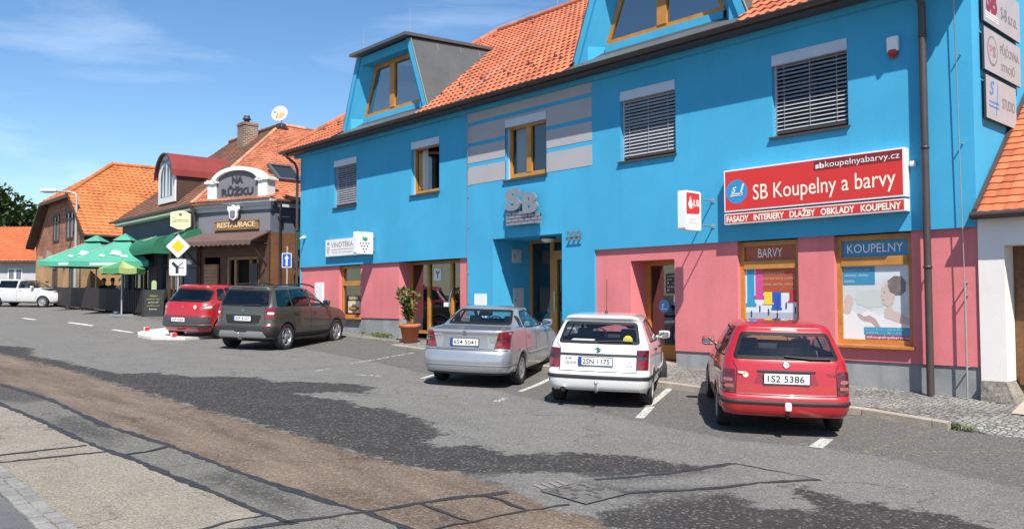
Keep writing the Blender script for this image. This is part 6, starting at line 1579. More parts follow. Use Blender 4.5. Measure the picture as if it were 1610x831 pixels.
    def wheels(s, rim, spokes=5, steer=0., hub=None, tw=.19):
        p = s.p; r_ = p['wr']; rr = r_*p.get('rimf', .66)
        for cx in (0, p['wb']):
            for sg in (-1, 1):
                M_ = Matrix.Translation((cx, sg*(p['tr']/2), r_)) @ Matrix.Rotation(steer if cx else 0, 4, 'Z') @ Matrix.Rotation(R(-90)*sg, 4, 'X')
                t_ = MB(); h = tw/2
                t_.lathe([(rr-.02,-h*.8),(rr,-h*.92),(r_-.045,-h),(r_-.012,-h*.9),(r_,-h*.6),(r_,h*.6),(r_-.012,h*.9),(r_-.045,h),(rr,h*.92),(rr-.02,h*.8)], 36, M_)
                wh_ = obj('wheel', t_, RUBBER, s.t, local=True)
                m = MB(); m.lathe([(rr-.02,h*.8),(rr,h*.90),(rr-.012,h*.95),(rr-.035,h*.72),(rr-.05,h*.2)], 36, M_, 0)
                m.lathe([(rr-.04,h*.15),(0,h*.15)], 24, M_, 1)
                for k in range(spokes):
                    a = 2*math.pi*k/spokes+.3; d = M_.to_3x3() @ Vector((math.cos(a),math.sin(a),0)); q = M_.to_3x3() @ Vector((-math.sin(a),math.cos(a),0)); n_ = M_.to_3x3() @ Z; c = M_ @ Vector((0,0,0))
                    w0, w1 = p.get('spoke', (.045,.03)); i0, i1 = c+d*.03, c+d*(rr-.03)
                    z0, z1 = n_*h*.80, n_*h*.74
                    m.add([i0-q*w0+z0,i0+q*w0+z0,i1+q*w1+z1,i1-q*w1+z1,i0-q*w0+n_*h*.2,i0+q*w0+n_*h*.2,i1+q*w1+n_*h*.2,i1-q*w1+n_*h*.2], [(0,1,2,3),(0,4,5,1),(1,5,6,2),(2,6,7,3),(3,7,4,0)], 0)
                m.lathe([(.07,h*.6),(.065,h*.84),(.045,h*.9),(0,h*.9)], 16, M_, 0)
                obj('rim', m, [rim, UNDER], wh_, local=True)
    def cabin(s, seat=SEAT, rear_heads=2, colr=None):
        p = s.p; m = MB(); w = p['wmax']-.14; zb = p['belt']; fx = p['fseat']; rx = p['rseat']
        for sg in (-1, 1):
            M_ = Matrix.Translation((fx, sg*.36, 0)) @ Matrix.Rotation(R(-16), 4, 'Y')
            m.bbox((0,0,zb-.22), (.14,.46,.75), .06, 0, Matrix.Translation((fx-.22+.25,sg*.36,0)) @ Matrix.Rotation(R(-14),4,'Y') @ Matrix.Translation((-.0,0,0)), True)
            hx = fx-.12; m.bbox((hx-.02,sg*.36,zb+.29), (.10,.27,.19), .05, 0, None, True); m.tube([(hx,sg*.36+.06,zb+.1),(hx,sg*.36+.06,zb+.25)], .008, 5); m.tube([(hx,sg*.36-.06,zb+.1),(hx,sg*.36-.06,zb+.25)], .008, 5)
            if rear_heads: m.bbox((rx-.06,sg*.36,zb+.13+.02), (.09,.26,.17), .04, 0, None, True)
        m.bbox((rx,0,zb-.20), (.16,2*w-.16,.56), .06, 0, None, True)
        obj('seats', m, seat, s.t, local=True)
        m = MB(); m.bbox((p['dash'],0,zb-.08), (.5,2*w-.12,.24), .06, 0, None, True)
        M_ = Matrix.Translation((p['dash']-.36,.36,zb+.0)) @ Matrix.Rotation(R(-68),4,'Y'); m.lathe([(.175,-.015),(.19,0),(.175,.015),(.16,0),(.175,-.015)], 24, M_); m.lathe([(.05,-.02),(.05,.02),(0,.02)], 12, M_)
        for a in (0, 2.2, 4.1): m.tube([M_ @ Vector((0,0,0)), M_ @ Vector((.17*math.cos(a),.17*math.sin(a),0))], .015, 5)
        m.bbox((p['dash']-.42+.12,0,p['H']-.13), (.05,.24,.07), .02, 0)
        obj('dashboard', m, CARDK, s.t, local=True)
    def window(s, name, P, ax, gl, band=.035, r=.06, off=.005):
        P = roundp(P, r); s.cut(P, ax); m = MB(); s.decal(m, P, ax, off, 0, band, 1); return obj(name, m, [gl, SEAL], s.t, local=True)
    def plate(s, text, z, y=0., w=.52, h=.112, euro=True, tilt=0., dx=.012):
        x = min(s.hit('rear', y+a, z+b)[0].x for a in (-w/2, 0, w/2) for b in (-h/2, h/2))-dx; m = MB()
        m.bbox((x,y,z), (.014,w+.02,h+.02), .004, 1); m.box(x-.0095,x-.0075,y-w/2,y+w/2,z-h/2,z+h/2,0)
        if euro: m.box(x-.0105,x-.0085,y+w/2-.045,y+w/2,z-h/2,z+h/2,2)
        m.text(text, (x-.011,y+(w/2-.062 if euro else w/2-.04),z-h*.34), -Y, Z, w=w-(.075 if euro else .07)-.03, h=h*.68, th=.001, mi=1, bold=.012)
        pl_ = obj('number_plate', m, [PLATEW, BLKPL, PLATEB], s.t, local=True); return pl_
    def mirror(s, sg, x, z, m_):
        y = abs(s.hit('left', x, z)[0].y); m = MB(); m.bbox((x-.02,sg*(y+.13),z+.05), (.13,.20,.14), .045, 0, None, True); m.tube([(x,sg*(y-.02),z),(x,sg*(y+.08),z+.02)], .028, 8)
        o = obj('side_mirror', m, m_, s.t, local=True); m = MB(); m.bbox((x-.087,sg*(y+.13),z+.05), (.006,.16,.10), 0); obj('mirror_glass', m, MIRR, o, local=True)
    def handle(s, x, z, m_, sides=('left','right')):
        for ax in sides:
            m = MB(); s.decal(m, roundp([(x-.09,z-.016),(x+.09,z-.016),(x+.09,z+.016),(x-.09,z+.016)], .012, 3), ax, .022, 0, skirt=.02); obj('door_handle', m, m_, s.t, local=True)
    def lines(s, segs, wd=.011):
        """shut lines: (axis, [(a,b),...])"""
        for ax, pts in segs:
            m = MB()
            for a, b in zip(pts[:-1], pts[1:]):
                a, b = Vector(a), Vector(b); n = max(1, int((b-a).length/.05)); d = (b-a).normalized(); q = Vector((-d.y,d.x))*wd/2; prev = None
                for k in range(n+1):
                    c = a.lerp(b, k/n); row = []
                    for sg in (-1, 1):
                        h_, nr = s.hit(ax, *(c+q*sg)); 
                        if nr.dot(AX[ax][1]) > 0: nr = -nr
                        row.append(h_+nr*.0022)
                    if prev: m.add([prev[0],prev[1],row[1],row[0]], [(0,1,2,3)])
                    prev = row
            obj('shut_line', m, GAP, s.t, local=True)
    def lamp(s, polys, name='tail_light'):
        """polys: list of (poly, material); mirrored to both sides"""
        for sg in (-1, 1):
            m = MB(); ms = []
            for k, (P, m_) in enumerate(polys):
                ym = s.p['wmax']*(1-s.p['barrel'])-.030; Q = [(sg*min(a, ym-.006*k), b) for a, b in P]
                if m_ not in ms: ms.append(m_)
                s.decal(m, roundp(ccw(Q), .02, 3), 'rear', .010+.003*k, ms.index(m_), st=.045)
            obj(name, m, ms, s.t, local=True)
    def wiper(s, P, m_=BLKPL, r_=.011):
        m = MB(); m.tube([s.hit('rear', a, b)[0]+s.hit('rear', a, b)[1]*.025*(1 if s.hit('rear', a, b)[1].x < 0 else -1) for a, b in P], r_, 6); obj('rear_wiper', m, m_, s.t, local=True)
    def towbar(s, z=.40, ball=None):
        x = s.hit('rear', 0, .42)[0].x; m = MB(); m.tube([(x+.2,0,z-.12),(x-.06,0,z-.12),(x-.11,0,z-.08),(x-.11,0,z)], .018, 8); m.lathe([(0,-.03),(.022,-.022),(.031,0),(.022,.022),(0,.03)], 12, Matrix.Translation((x-.11,0,z+.02)))
        o = obj('tow_ball', m, BLKPL if ball else STEELB, s.t, local=True)
        if ball: m = MB(); m.lathe([(.04,-.03),(.042,.04),(.03,.065),(0,.07)], 14, Matrix.Translation((x-.11,0,z+.01))); obj('tow_ball_cap', m, ball, o, local=True)
    def badge(s, z, y=0., r_=.042, mats=None, ring=True):
        h_, nr = s.hit('rear', y, z); nr = nr if nr.x < 0 else -nr; M_ = Matrix.Translation(h_+nr*.006) @ nr.to_track_quat('Z','Y').to_matrix().to_4x4(); m = MB()
        m.lathe([(r_,0),(r_,.006),(r_*.82,.009),(r_*.8,.006)], 20, M_, 0); m.lathe([(r_*.8,.006),(0,.008)], 20, M_, 1)
        U_, V_ = -Y, Z
        for P in ([(-.6,-.15),(.35,-.15),(.35,-.35),(.65,0),(.35,.1),(-.6,.1)], [(-.35,.1),(.1,.5),(.2,.42),(-.1,.1)]): m.plate([(a*r_*.9, b*r_*.9) for a, b in P], h_+nr*.015, U_, V_, .001, 0)
        obj('badge', m, mats or [CHROME, mat('badge_green', (.02,.12,.05), .3)], s.t, local=True)
    def antenna(s, x, L_=.5, back=.25):
        h_, _ = s.hit('top', x, 0); m = MB(); m.lathe([(.03,-.01),(.025,.015),(.008,.05)], 10, Matrix.Translation(h_)); m.tube([h_+Z*.04, h_+Vector((-back*L_,0,L_))], .0045, 5); obj('antenna', m, BLKPL, s.t, local=True)
    def small_text(s, body, y, z, w, h, m_, name='model_lettering'):
        x = min(s.hit('rear', y, z)[0].x, s.hit('rear', y-w, z)[0].x)-.006; m = MB(); m.text(body, (x,y,z), -Y, Z, w=w, h=h, th=.002, bold=.01); obj(name, m, m_, s.t, local=True)
GRP = 'cars parked at an angle along the blue building'
def grid2(P, sx=1., dx=0., sz=1., dz=0.): return [(a*sx+dx, b*sz+dz) for a, b in P]
def sides(c, wins, gl):
    for P, g_ in wins:
        for ax in ('left', 'right'): c.window('side_window', P, ax, g_ or gl, .022, .05, .004)

# ---- red estate hatchback nearest the camera
RO = .90
def sx(P): return [(a-RO, b) for a, b in P]
p = dict(ro=RO, len=4.22, wb=2.46, wr=.298, tr=1.44, wmax=.825, barrel=.03, ftaper=.10, rcy=.24, rcx=.20, bow=.085, bowf=.16, fcy=.34, fcx=.36, belt=.95, H=1.45, fseat=1.35, rseat=.45, dash=2.15, pitch=.0,
 keys=[(.25,.20,4.05,.66),(.27,.07,4.14,.77),(.33,.02,4.19,.805),(.43,0,4.22,.82),(.50,.0,4.22,.825),(.535,.012,4.21,.825),(.55,.035,4.205,.825),(.68,.05,4.15,.825),(.82,.075,3.92,.815),(.90,.095,3.55,.80),(.965,.115,3.12,.785),(1.05,.165,2.90,.752),(1.16,.235,2.66,.708),(1.28,.315,2.38,.658),(1.345,.345,2.20,.628),(1.39,.36,2.06,.595),(1.425,.45,1.88,.52),(1.445,.72,1.66,.38),(1.452,1.0,1.5,.18)])
c = Car('red_estate_car', 'bright red estate car with black bumper strip, parked nearest below the bathroom poster', GRP, (-1.47,-3.40,-.275), R(127.2), p, paint('red_paint', (.36,.008,.013)))
c.window('rear_window', [(-.66,.985),(.66,.985),(.545,1.325),(-.545,1.325)], 'rear', CGLASS, .045, .06)
c.window('windscreen', [(-.68,1.0),(.68,1.0),(.55,1.36),(-.55,1.36)], 'front', CGLASS, .04, .06)
sides(c, [(sx([(.38,1.0),(.98,.985),(.98,1.345),(.58,1.335)]), None), (sx([(1.03,.985),(1.86,.975),(1.86,1.37),(1.03,1.355)]), None), (sx([(1.92,.975),(2.82,.99),(2.36,1.34),(1.92,1.375)]), None)], CGLASS)
c.body(); c.arches(c.pnt, .05, .012); c.wheels(STEELR, 6); c.cabin()
m = MB(); c.wrap(m, .425, .475, 1.9-RO, .014); obj('bumper_strip', m, BLKPL, c.t, local=True)
c.lamp([([(.84,.845),(.63,.855),(.625,.555),(.84,.555)], LDRED), ([(.82,.74),(.66,.745),(.655,.70),(.82,.70)], LPINK), ([(.82,.66),(.65,.665),(.645,.62),(.82,.62)], LPINK)])
m = MB(); c.decal(m, roundp([(-.40,.68),(-.34,.84),(.34,.84),(.40,.68)], .04), 'rear', .0035); obj('plate_recess', m, mat('red_recess', (.20,.006,.01), .4, coat=1), c.t, local=True)
m = MB(); c.decal(m, [(-.36,.835),(.36,.835),(.36,.855),(-.36,.855)], 'rear', .018); obj('plate_lamp_strip', m, BLKPL, c.t, local=True)
c.plate('1S2 5386', .755, 0, .55, .125, False); c.badge(.925, 0, .042, [CHROME, WFR]); c.wiper([(.02,1.02),(-.30,.995),(-.55,.995)]); c.towbar(.40, WFR); c.antenna(.75-RO+.25, .34, .35)
c.lines([('rear', [(-.63,.545),(.63,.545)]), ('rear', [(.625,.55),(.61,.86),(.66,.97)]), ('rear', [(-.625,.55),(-.61,.86),(-.66,.97)]), ('left', sx([(1.0,.95),(.98,.60),(1.10,.36)])), ('left', sx([(1.9,1.37),(1.9,.35)])), ('left', sx([(2.86,.97),(2.9,.4)])), ('right', sx([(1.9,1.37),(1.9,.35)])), ('right', sx([(1.0,.95),(.98,.60),(1.10,.36)]))])
c.mirror(1, 2.62-RO, .98, c.pnt); c.mirror(-1, 2.62-RO, .98, c.pnt); c.handle(1.12-RO, .86, c.pnt); c.handle(2.04-RO, .86, c.pnt)
m = MB(); c.decal(m, [(.16,1.345),(-.16,1.345),(-.16,1.37),(.16,1.37)], 'rear', .008); obj('brake_light', m, mat('brake_pale', (.6,.5,.48), .2), c.t, local=True)
c.small_text('TDI', -.50, .80, .10, .035, CHROME); m = MB(); h_, nr = c.hit('rear', .50, .79); m.plate(circle(0,0,.035,14), h_-X*.008, -Y, Z, .002); m.plate([(-.09,.02),(0,.0),(0,.04),(-.09,.045)], h_-X*.008, -Y, Z, .002); obj('sticker', m, mat('sticker_cream', (.65,.55,.45), .5), c.t, local=True)

# ---- white hatchback
RO = .72
p = dict(ro=RO, len=3.86, wb=2.45, wr=.283, tr=1.41, wmax=.818, barrel=.03, ftaper=.09, rcy=.20, rcx=.16, bow=.06, bowf=.10, fcy=.28, fcx=.25, belt=.93, H=1.42, fseat=1.3, rseat=.42, dash=2.1, rimf=.64, spoke=(.05,.045),
 keys=[(.24,.18,3.74,.68),(.26,.06,3.80,.765),(.34,.01,3.85,.80),(.44,0,3.86,.815),(.51,.0,3.86,.818),(.545,.012,3.85,.818),(.56,.045,3.84,.818),(.70,.065,3.76,.815),(.86,.10,3.45,.80),(.93,.125,3.05,.785),(.98,.155,2.72,.77),(1.08,.235,2.50,.728),(1.20,.335,2.26,.678),(1.30,.41,2.04,.637),(1.345,.385,1.93,.612),(1.375,.37,1.84,.585),(1.40,.42,1.72,.53),(1.415,.62,1.55,.40),(1.422,.9,1.4,.2)])
c = Car('white_hatchback', 'old white hatchback with tow ball and long roof aerial parked beside the silver saloon', GRP, (-4.42,-3.64,-.128), R(123.2), p, paint('white_paint', (.56,.56,.55)))
c.window('rear_window', [(-.64,.97),(.64,.97),(.56,1.305),(-.56,1.305)], 'rear', CGLASS, .045, .06)
c.window('windscreen', [(-.68,.98),(.68,.98),(.55,1.33),(-.55,1.33)], 'front', CGLASS, .04, .06)
sides(c, [(sx([(.62,.985),(1.0,.975),(1.0,1.33),(.74,1.31)]), None), (sx([(1.04,.975),(1.68,.965),(1.68,1.345),(1.04,1.335)]), None), (sx([(1.73,.965),(2.62,.975),(2.12,1.31),(1.73,1.345)]), None)], CGLASS)
c.body(); c.arches(c.pnt, .045, .010); c.wheels(mat('pale_wheel_cover', (.42,.42,.42), .5), 8, R(20)); c.cabin(SEAT)
m = MB(); c.wrap(m, .445, .50, 1.6-RO, .014); obj('bumper_strip', m, BLKPL, c.t, local=True)
m = MB(); c.wrap(m, .46, .50, 2.6-RO, .010, xmin=1.05-RO); obj('side_moulding', m, mat('moulding_white', (.5,.5,.5), .5), c.t, local=True)
c.lamp([([(.835,.895),(.60,.895),(.60,.60),(.835,.60)], LRED), ([(.83,.795),(.605,.795),(.605,.745),(.83,.745)], BLKPL), ([(.83,.885),(.605,.885),(.605,.80),(.83,.80)], LDRED)])
m = MB(); c.decal(m, [(-.60,.79),(.60,.79),(.60,.825),(-.60,.825)], 'rear', .008); obj('tailgate_strip', m, BLKPL, c.t, local=True)
c.plate('2SN 1175', .71, .03, .52, .115, True); c.badge(.885); c.wiper([(0,.995),(-.3,1.01),(-.52,1.0)]); c.towbar(.38); c.antenna(.62-RO+.35, .55, .02)
m = MB(); h_, _ = c.hit('rear', .52, .36); h_ = Vector((h_.x, h_.y, .30)); m.tube([h_+Vector((.3,0,-.03)), h_+Vector((-.06,0,-.03))], .045, 14, 0, False); m.tube([h_+Vector((.3,0,-.03)), h_+Vector((-.05,0,-.03))], .036, 14, 1); obj('exhaust_pipe', m, [CHROME, UNDER], c.t, local=True)
c.small_text('LX', .50, .735, .10, .03, BLKPL); c.small_text('FELICIA', .50, .67, .17, .035, GRYL); c.small_text('1.3', -.42, .70, .09, .03, LGREY); c.small_text('ROCK', -.42, .65, .13, .035, LGREY)
c.lines([('rear', [(-.60,.555),(.60,.555)]), ('rear', [(.595,.56),(.595,.9),(.67,.97)]), ('rear', [(-.595,.56),(-.595,.9),(-.67,.97)]), ('right', sx([(1.70,1.34),(1.70,.35)])), ('right', sx([(2.66,.96),(2.62,.4)])), ('right', sx([(1.02,.96),(1.02,.65),(1.12,.36)])), ('left', sx([(1.70,1.34),(1.70,.35)]))])
c.mirror(-1, 2.44-RO, .96, MATS['moulding_white']); c.mirror(1, 2.44-RO, .96, MATS['moulding_white']); c.handle(1.14-RO, .85, BLKPL); c.handle(1.84-RO, .85, BLKPL)
m = MB(); m.plate(circle(-.42,1.03,.07,16), (.62-RO+.15,0,0), -Y, Z, .02); h_ = c.hit('rear', -.45, 1.02)[0]; m = MB(); m.plate(circle(0,0,.075,16), (h_.x+.05,-.44,1.035), -Y, Z, .01, 0); m.bbox((h_.x+.18,.28,1.0), (.2,.36,.05), .02, 1); obj('parcel_shelf_items', m, [mat('yellow_toy', (.7,.55,.03), .6), mat('white_cloth', (.6,.6,.58), .9)], c.t, local=True)

# ---- silver saloon
RO = .98
p = dict(ro=RO, len=4.48, wb=2.64, wr=.302, tr=1.49, wmax=.855, barrel=.035, ftaper=.09, rcy=.26, rcx=.24, bow=.09, bowf=.16, fcy=.32, fcx=.34, belt=.98, H=1.42, fseat=1.65, rseat=.88, dash=2.5, rimf=.66, spoke=(.05,.028),
 keys=[(.22,.22,4.30,.68),(.25,.08,4.38,.785),(.34,.015,4.45,.83),(.48,0,4.48,.85),(.60,.02,4.47,.855),(.66,.035,4.46,.855),(.69,.085,4.45,.852),(.80,.10,4.30,.845),(.92,.105,3.9,.835),(.99,.09,3.5,.82),(1.025,.10,3.22,.805),(1.045,.24,3.13,.795),(1.06,.62,3.08,.788),(1.075,.80,3.03,.775),(1.15,.965,2.86,.735),(1.25,1.14,2.62,.682),(1.33,1.30,2.38,.632),(1.375,1.42,2.2,.585),(1.405,1.56,2.02,.50),(1.42,1.70,1.92,.33)])
c = Car('silver_saloon', 'silver saloon car with dark red tail lights parked in front of the main entrance', GRP, (-7.47,-3.68,-.044), R(121.7), p, paint('silver_paint', (.36,.37,.39), .6, .3))
c.window('rear_window', [(-.63,1.09),(.63,1.09),(.53,1.355),(-.53,1.355)], 'rear', CGLASS, .04, .06)
c.window('windscreen', [(-.69,1.07),(.69,1.07),(.55,1.36),(-.55,1.36)], 'front', CGLASS, .04, .06)
sides(c, [(sx([(1.02,1.06),(1.19,1.05),(1.27,1.25),(1.22,1.26)]), None), (sx([(1.26,1.04),(1.94,1.02),(1.94,1.355),(1.52,1.345),(1.36,1.27)]), None), (sx([(2.0,1.02),(2.98,1.02),(2.46,1.31),(2.0,1.36)]), None)], CGLASS)
c.body(); c.arches(c.pnt, .05, .014); c.wheels(ALLOY, 7); c.cabin(SEATL)
c.lamp([([(.88,1.01),(.62,1.01),(.54,.715),(.88,.715)], LRED), ([(.87,.92),(.605,.92),(.58,.82),(.87,.82)], LDRED)])
m = MB(); c.wrap(m, .40, .425, 1.0-RO, .006); obj('bumper_crease', m, mat('silver_shadow', (.28,.285,.30), .4, metal=.5), c.t, local=True)
m = MB(); c.wrap(m, .235, .28, .9-RO, .004, xmin=-2); obj('bumper_underside', m, BLKPL, c.t, local=True)
m = MB(); c.wrap(m, .53, .575, 3.0-RO, .012, xmin=1.36-RO); obj('side_moulding', m, mat('silver_moulding', (.34,.35,.37), .4, metal=.4), c.t, local=True)
m = MB(); c.decal(m, roundp([(-.44,.72),(.44,.72),(.40,.93),(-.40,.93)], .03), 'rear', .003); obj('plate_recess', m, MATS['silver_shadow'], c.t, local=True)
c.plate('6S4 5041', .815, 0, .52, .115, True); c.badge(.985, 0, .035, [CHROME, CHROME])
m = MB(); c.decal(m, roundp([(-.62,1.03),(.62,1.03),(.60,1.06),(-.60,1.06)], .01), 'rear', .012, skirt=.03); obj('boot_lip', m, c.pnt, c.t, local=True)
c.small_text('VECTRA', .60, .93, .17, .028, LGREY); c.small_text('2.0 16V', -.46, .86, .13, .025, GRYL); c.small_text('Comfort', -.46, .815, .14, .03, GRYL)
c.lines([('rear', [(-.55,.695),(.55,.695)]), ('rear', [(.55,.70),(.63,.99),(.67,1.04)]), ('rear', [(-.55,.70),(-.63,.99),(-.67,1.04)]), ('right', sx([(1.97,1.36),(1.97,.36)])), ('right', sx([(3.02,1.0),(2.98,.4)])), ('right', sx([(1.24,1.03),(1.22,.72),(1.36,.42)])), ('left', sx([(1.97,1.36),(1.97,.36)])), ('rear', [(-.87,.675),(.87,.675)])])
c.mirror(-1, 2.80-RO, 1.02, c.pnt); c.mirror(1, 2.80-RO, 1.02, c.pnt); c.handle(1.42-RO, .90, CHROME); c.handle(2.14-RO, .90, CHROME)

# ---- dark green off-roader
RO = .76
p = dict(ro=RO, len=4.22, wb=2.58, wr=.342, tr=1.56, wmax=.895, barrel=.03, ftaper=.08, rcy=.22, rcx=.20, bow=.06, bowf=.12, fcy=.30, fcx=.30, belt=1.08, H=1.66, fseat=1.5, rseat=.55, dash=2.25, rimf=.68, spoke=(.055,.035),
 keys=[(.28,.20,4.02,.72),(.31,.09,4.10,.80),(.40,.03,4.17,.86),(.52,0,4.21,.89),(.62,.0,4.22,.895),(.66,.03,4.215,.895),(.70,.06,4.21,.893),(.82,.07,4.15,.89),(.98,.085,3.85,.885),(1.05,.10,3.40,.875),(1.10,.11,3.08,.862),(1.22,.15,2.84,.82),(1.38,.215,2.55,.765),(1.50,.265,2.33,.72),(1.555,.275,2.20,.695),(1.60,.27,2.06,.655),(1.63,.34,1.92,.59),(1.65,.6,1.72,.45),(1.658,.95,1.55,.2)])
c = Car('green_offroader', 'dark olive green off-roader with roof rails and silver skid plate parked second from the left', GRP, (-16.11,-4.02,.269), R(120.1), p, paint('olive_paint', (.072,.072,.054), .35, .35))
c.window('rear_window', [(-.74,1.13),(.74,1.13),(.655,1.545),(-.655,1.545)], 'rear', TGLASS, .04, .06)
c.window('windscreen', [(-.74,1.12),(.74,1.12),(.62,1.56),(-.62,1.56)], 'front', CGLASS, .04, .06)
sides(c, [(sx([(.36,1.13),(1.0,1.12),(1.0,1.56),(.46,1.545)]), TGLASS), (sx([(1.04,1.12),(1.86,1.11),(1.86,1.575),(1.04,1.565)]), TGLASS), (sx([(1.96,1.11),(2.92,1.12),(2.44,1.50),(1.96,1.575)]), None)], CGLASS)
c.body(); c.arches(BLKPL, .06, .016); c.wheels(ALLOY, 5, 0, None, .215); c.cabin(SEAT)
m = MB(); c.wrap(m, .30, .62, .42-RO, .012, n=6); obj('lower_bumper', m, BLKPL, c.t, local=True)
m = MB(); c.wrap(m, .28, .42, 2.95-RO, .010, xmin=1.16-RO); obj('sill_cladding', m, BLKPL, c.t, local=True)
m = MB(); c.decal(m, roundp([(-.70,.36),(.70,.36),(.62,.50),(.20,.505),(.17,.47),(-.17,.47),(-.20,.505),(-.62,.50)], .02), 'rear', .030, skirt=.02); obj('skid_plate', m, mat('skid_silver', (.38,.39,.40), .4, metal=.5), c.t, local=True)
c.lamp([([(.91,1.10),(.70,1.10),(.645,1.06),(.645,.835),(.66,.815),(.91,.815)], LRED), ([(.86,.99),(.70,.99),(.70,.93),(.86,.93)], LCLR)])
m = MB(); [c.decal(m, [(sg*.90,.60),(sg*.62,.60),(sg*.62,.635),(sg*.90,.635)], 'rear', .016) for sg in (-1,1)]; obj('reflector', m, LRED, c.t, local=True)
m = MB(); c.decal(m, roundp([(-.46,.68),(.46,.68),(.54,.91),(-.54,.91)], .04), 'rear', .003); obj('plate_recess', m, mat('olive_recess', (.025,.024,.018), .4, metal=.3), c.t, local=True)
c.plate('2SP 8107', .815, 0, .52, .115, True); c.badge(1.02, 0, .045); c.wiper([(.0,1.15),(-.3,1.16),(-.5,1.155)]); c.towbar(.42)
m = MB()
for sg in (-1, 1): m.tube([(.32-RO+.2,sg*.60,1.615),(.45-RO+.2,sg*.60,1.675),(1.1,sg*.61,1.705),(1.55,sg*.60,1.66),(1.75,sg*.58,1.60)], .020, 8)
obj('roof_rail', m, BLKPL, c.t, local=True)
m = MB(); c.decal(m, [(.2,1.575),(-.2,1.575),(-.2,1.60),(.2,1.60)], 'rear', .008); obj('brake_light', m, LDRED, c.t, local=True)
c.lines([('rear', [(-.64,.64),(.64,.64)]), ('rear', [(.64,.65),(.63,1.09),(.75,1.12)]), ('rear', [(-.64,.65),(-.63,1.09),(-.75,1.12)]), ('right', sx([(1.91,1.57),(1.91,.44)])), ('right', sx([(2.98,1.1),(2.94,.5)])), ('right', sx([(1.03,1.1),(1.02,.80),(1.18,.5)])), ('left', sx([(1.91,1.57),(1.91,.44)]))])
c.mirror(-1, 2.70-RO, 1.14, c.pnt); c.mirror(1, 2.70-RO, 1.14, c.pnt); c.handle(1.16-RO, .96, c.pnt); c.handle(2.08-RO, .96, c.pnt)
c.antenna(.7-RO+.2, .18, .4)

# ---- red people carrier
RO = .75
p = dict(ro=RO, len=4.26, wb=2.69, wr=.318, tr=1.53, wmax=.905, barrel=.05, ftaper=.10, rcy=.36, rcx=.34, bow=.12, bowf=.18, fcy=.34, fcx=.4, belt=1.04, H=1.62, fseat=1.55, rseat=.55, dash=2.4, rimf=.66,
 keys=[(.20,.22,4.05,.72),(.23,.10,4.14,.80),(.30,.04,4.20,.86),(.36,.01,4.24,.885),(.50,0,4.26,.90),(.66,.02,4.25,.905),(.70,.05,4.24,.905),(.85,.075,4.1,.90),(.97,.105,3.7,.89),(1.04,.14,3.35,.875),(1.10,.19,3.1,.855),(1.22,.29,2.85,.81),(1.36,.40,2.55,.755),(1.47,.475,2.28,.705),(1.52,.46,2.14,.675),(1.56,.46,2.0,.63),(1.59,.56,1.85,.55),(1.61,.8,1.68,.4),(1.617,1.0,1.5,.2)])
c = Car('red_people_carrier', 'red people carrier with dark grey bumper panel parked farthest left beside the road sign', GRP, (-20.38,-3.93,.36), R(118.5), p, paint('red_paint_two', (.35,.010,.015)))
c.window('rear_window', [(-.76,1.09),(.76,1.09),(.665,1.475),(-.665,1.475)], 'rear', TGLASS, .035, .12)
c.window('windscreen', [(-.74,1.1),(.74,1.1),(.62,1.5),(-.62,1.5)], 'front', CGLASS, .04, .06)
sides(c, [(sx([(.62,1.16),(1.0,1.09),(1.0,1.50),(.74,1.48)]), TGLASS), (sx([(1.05,1.08),(1.9,1.06),(1.9,1.53),(1.05,1.515)]), TGLASS), (sx([(1.96,1.06),(3.0,1.08),(2.4,1.47),(1.96,1.53)]), None)], CGLASS)
c.body(); c.arches(c.pnt, .05, .012); c.wheels(ALLOY, 5); c.cabin(SEAT)
m = MB(); c.decal(m, roundp([(-.80,.36),(.80,.36),(.86,.66),(-.86,.66)], .06), 'rear', .014); obj('bumper_panel', m, mat('grey_bumper', (.045,.045,.047), .55), c.t, local=True)
m = MB(); c.wrap(m, .38, .45, .35-RO, .03); obj('bumper_ledge', m, MATS['grey_bumper'], c.t, local=True)
c.lamp([([(.93,1.06),(.80,1.06),(.56,.93),(.60,.86),(.93,.90)], LPINK), ([(.86,.98),(.72,.97),(.66,.91),(.86,.92)], LCLR)])
c.plate('2SP 4264', .575, .10, .52, .115, True); m = MB(); h_, nr = c.hit('rear', .0, .93)
m.plate([(0,-.06),(.045,0),(0,.06),(-.045,0)], h_-X*.012, -Y, Z, .004); m.plate([(0,-.03),(.02,0),(0,.03),(-.02,0)], h_-X*.017, -Y, Z, .003, 1); obj('badge', m, [CHROME, c.pnt], c.t, local=True)
m = MB(); h_, nr = c.hit('rear', -.42, .95); m.plate(circle(0,0,.06,14), h_-X*.02, -Y, Z, .004); obj('sticker', m, MATS['sticker_cream'], c.t, local=True)
m = MB(); c.decal(m, [(-.70,.46),(-.62,.46),(-.62,.51),(-.70,.51)], 'rear', .022); obj('reflector', m, LRED, c.t, local=True)
c.wiper([(.1,1.13),(-.3,1.12),(-.55,1.13)]); c.lines([('rear', [(-.84,.68),(.84,.68)]), ('right', sx([(1.93,1.52),(1.93,.4)])), ('left', sx([(1.93,1.52),(1.93,.4)]))])
c.mirror(-1, 2.75-RO, 1.08, c.pnt); c.mirror(1, 2.75-RO, 1.08, c.pnt); c.handle(1.15-RO, .95, c.pnt); c.handle(2.06-RO, .95, c.pnt); c.antenna(.9-RO+.2, .2, .5)

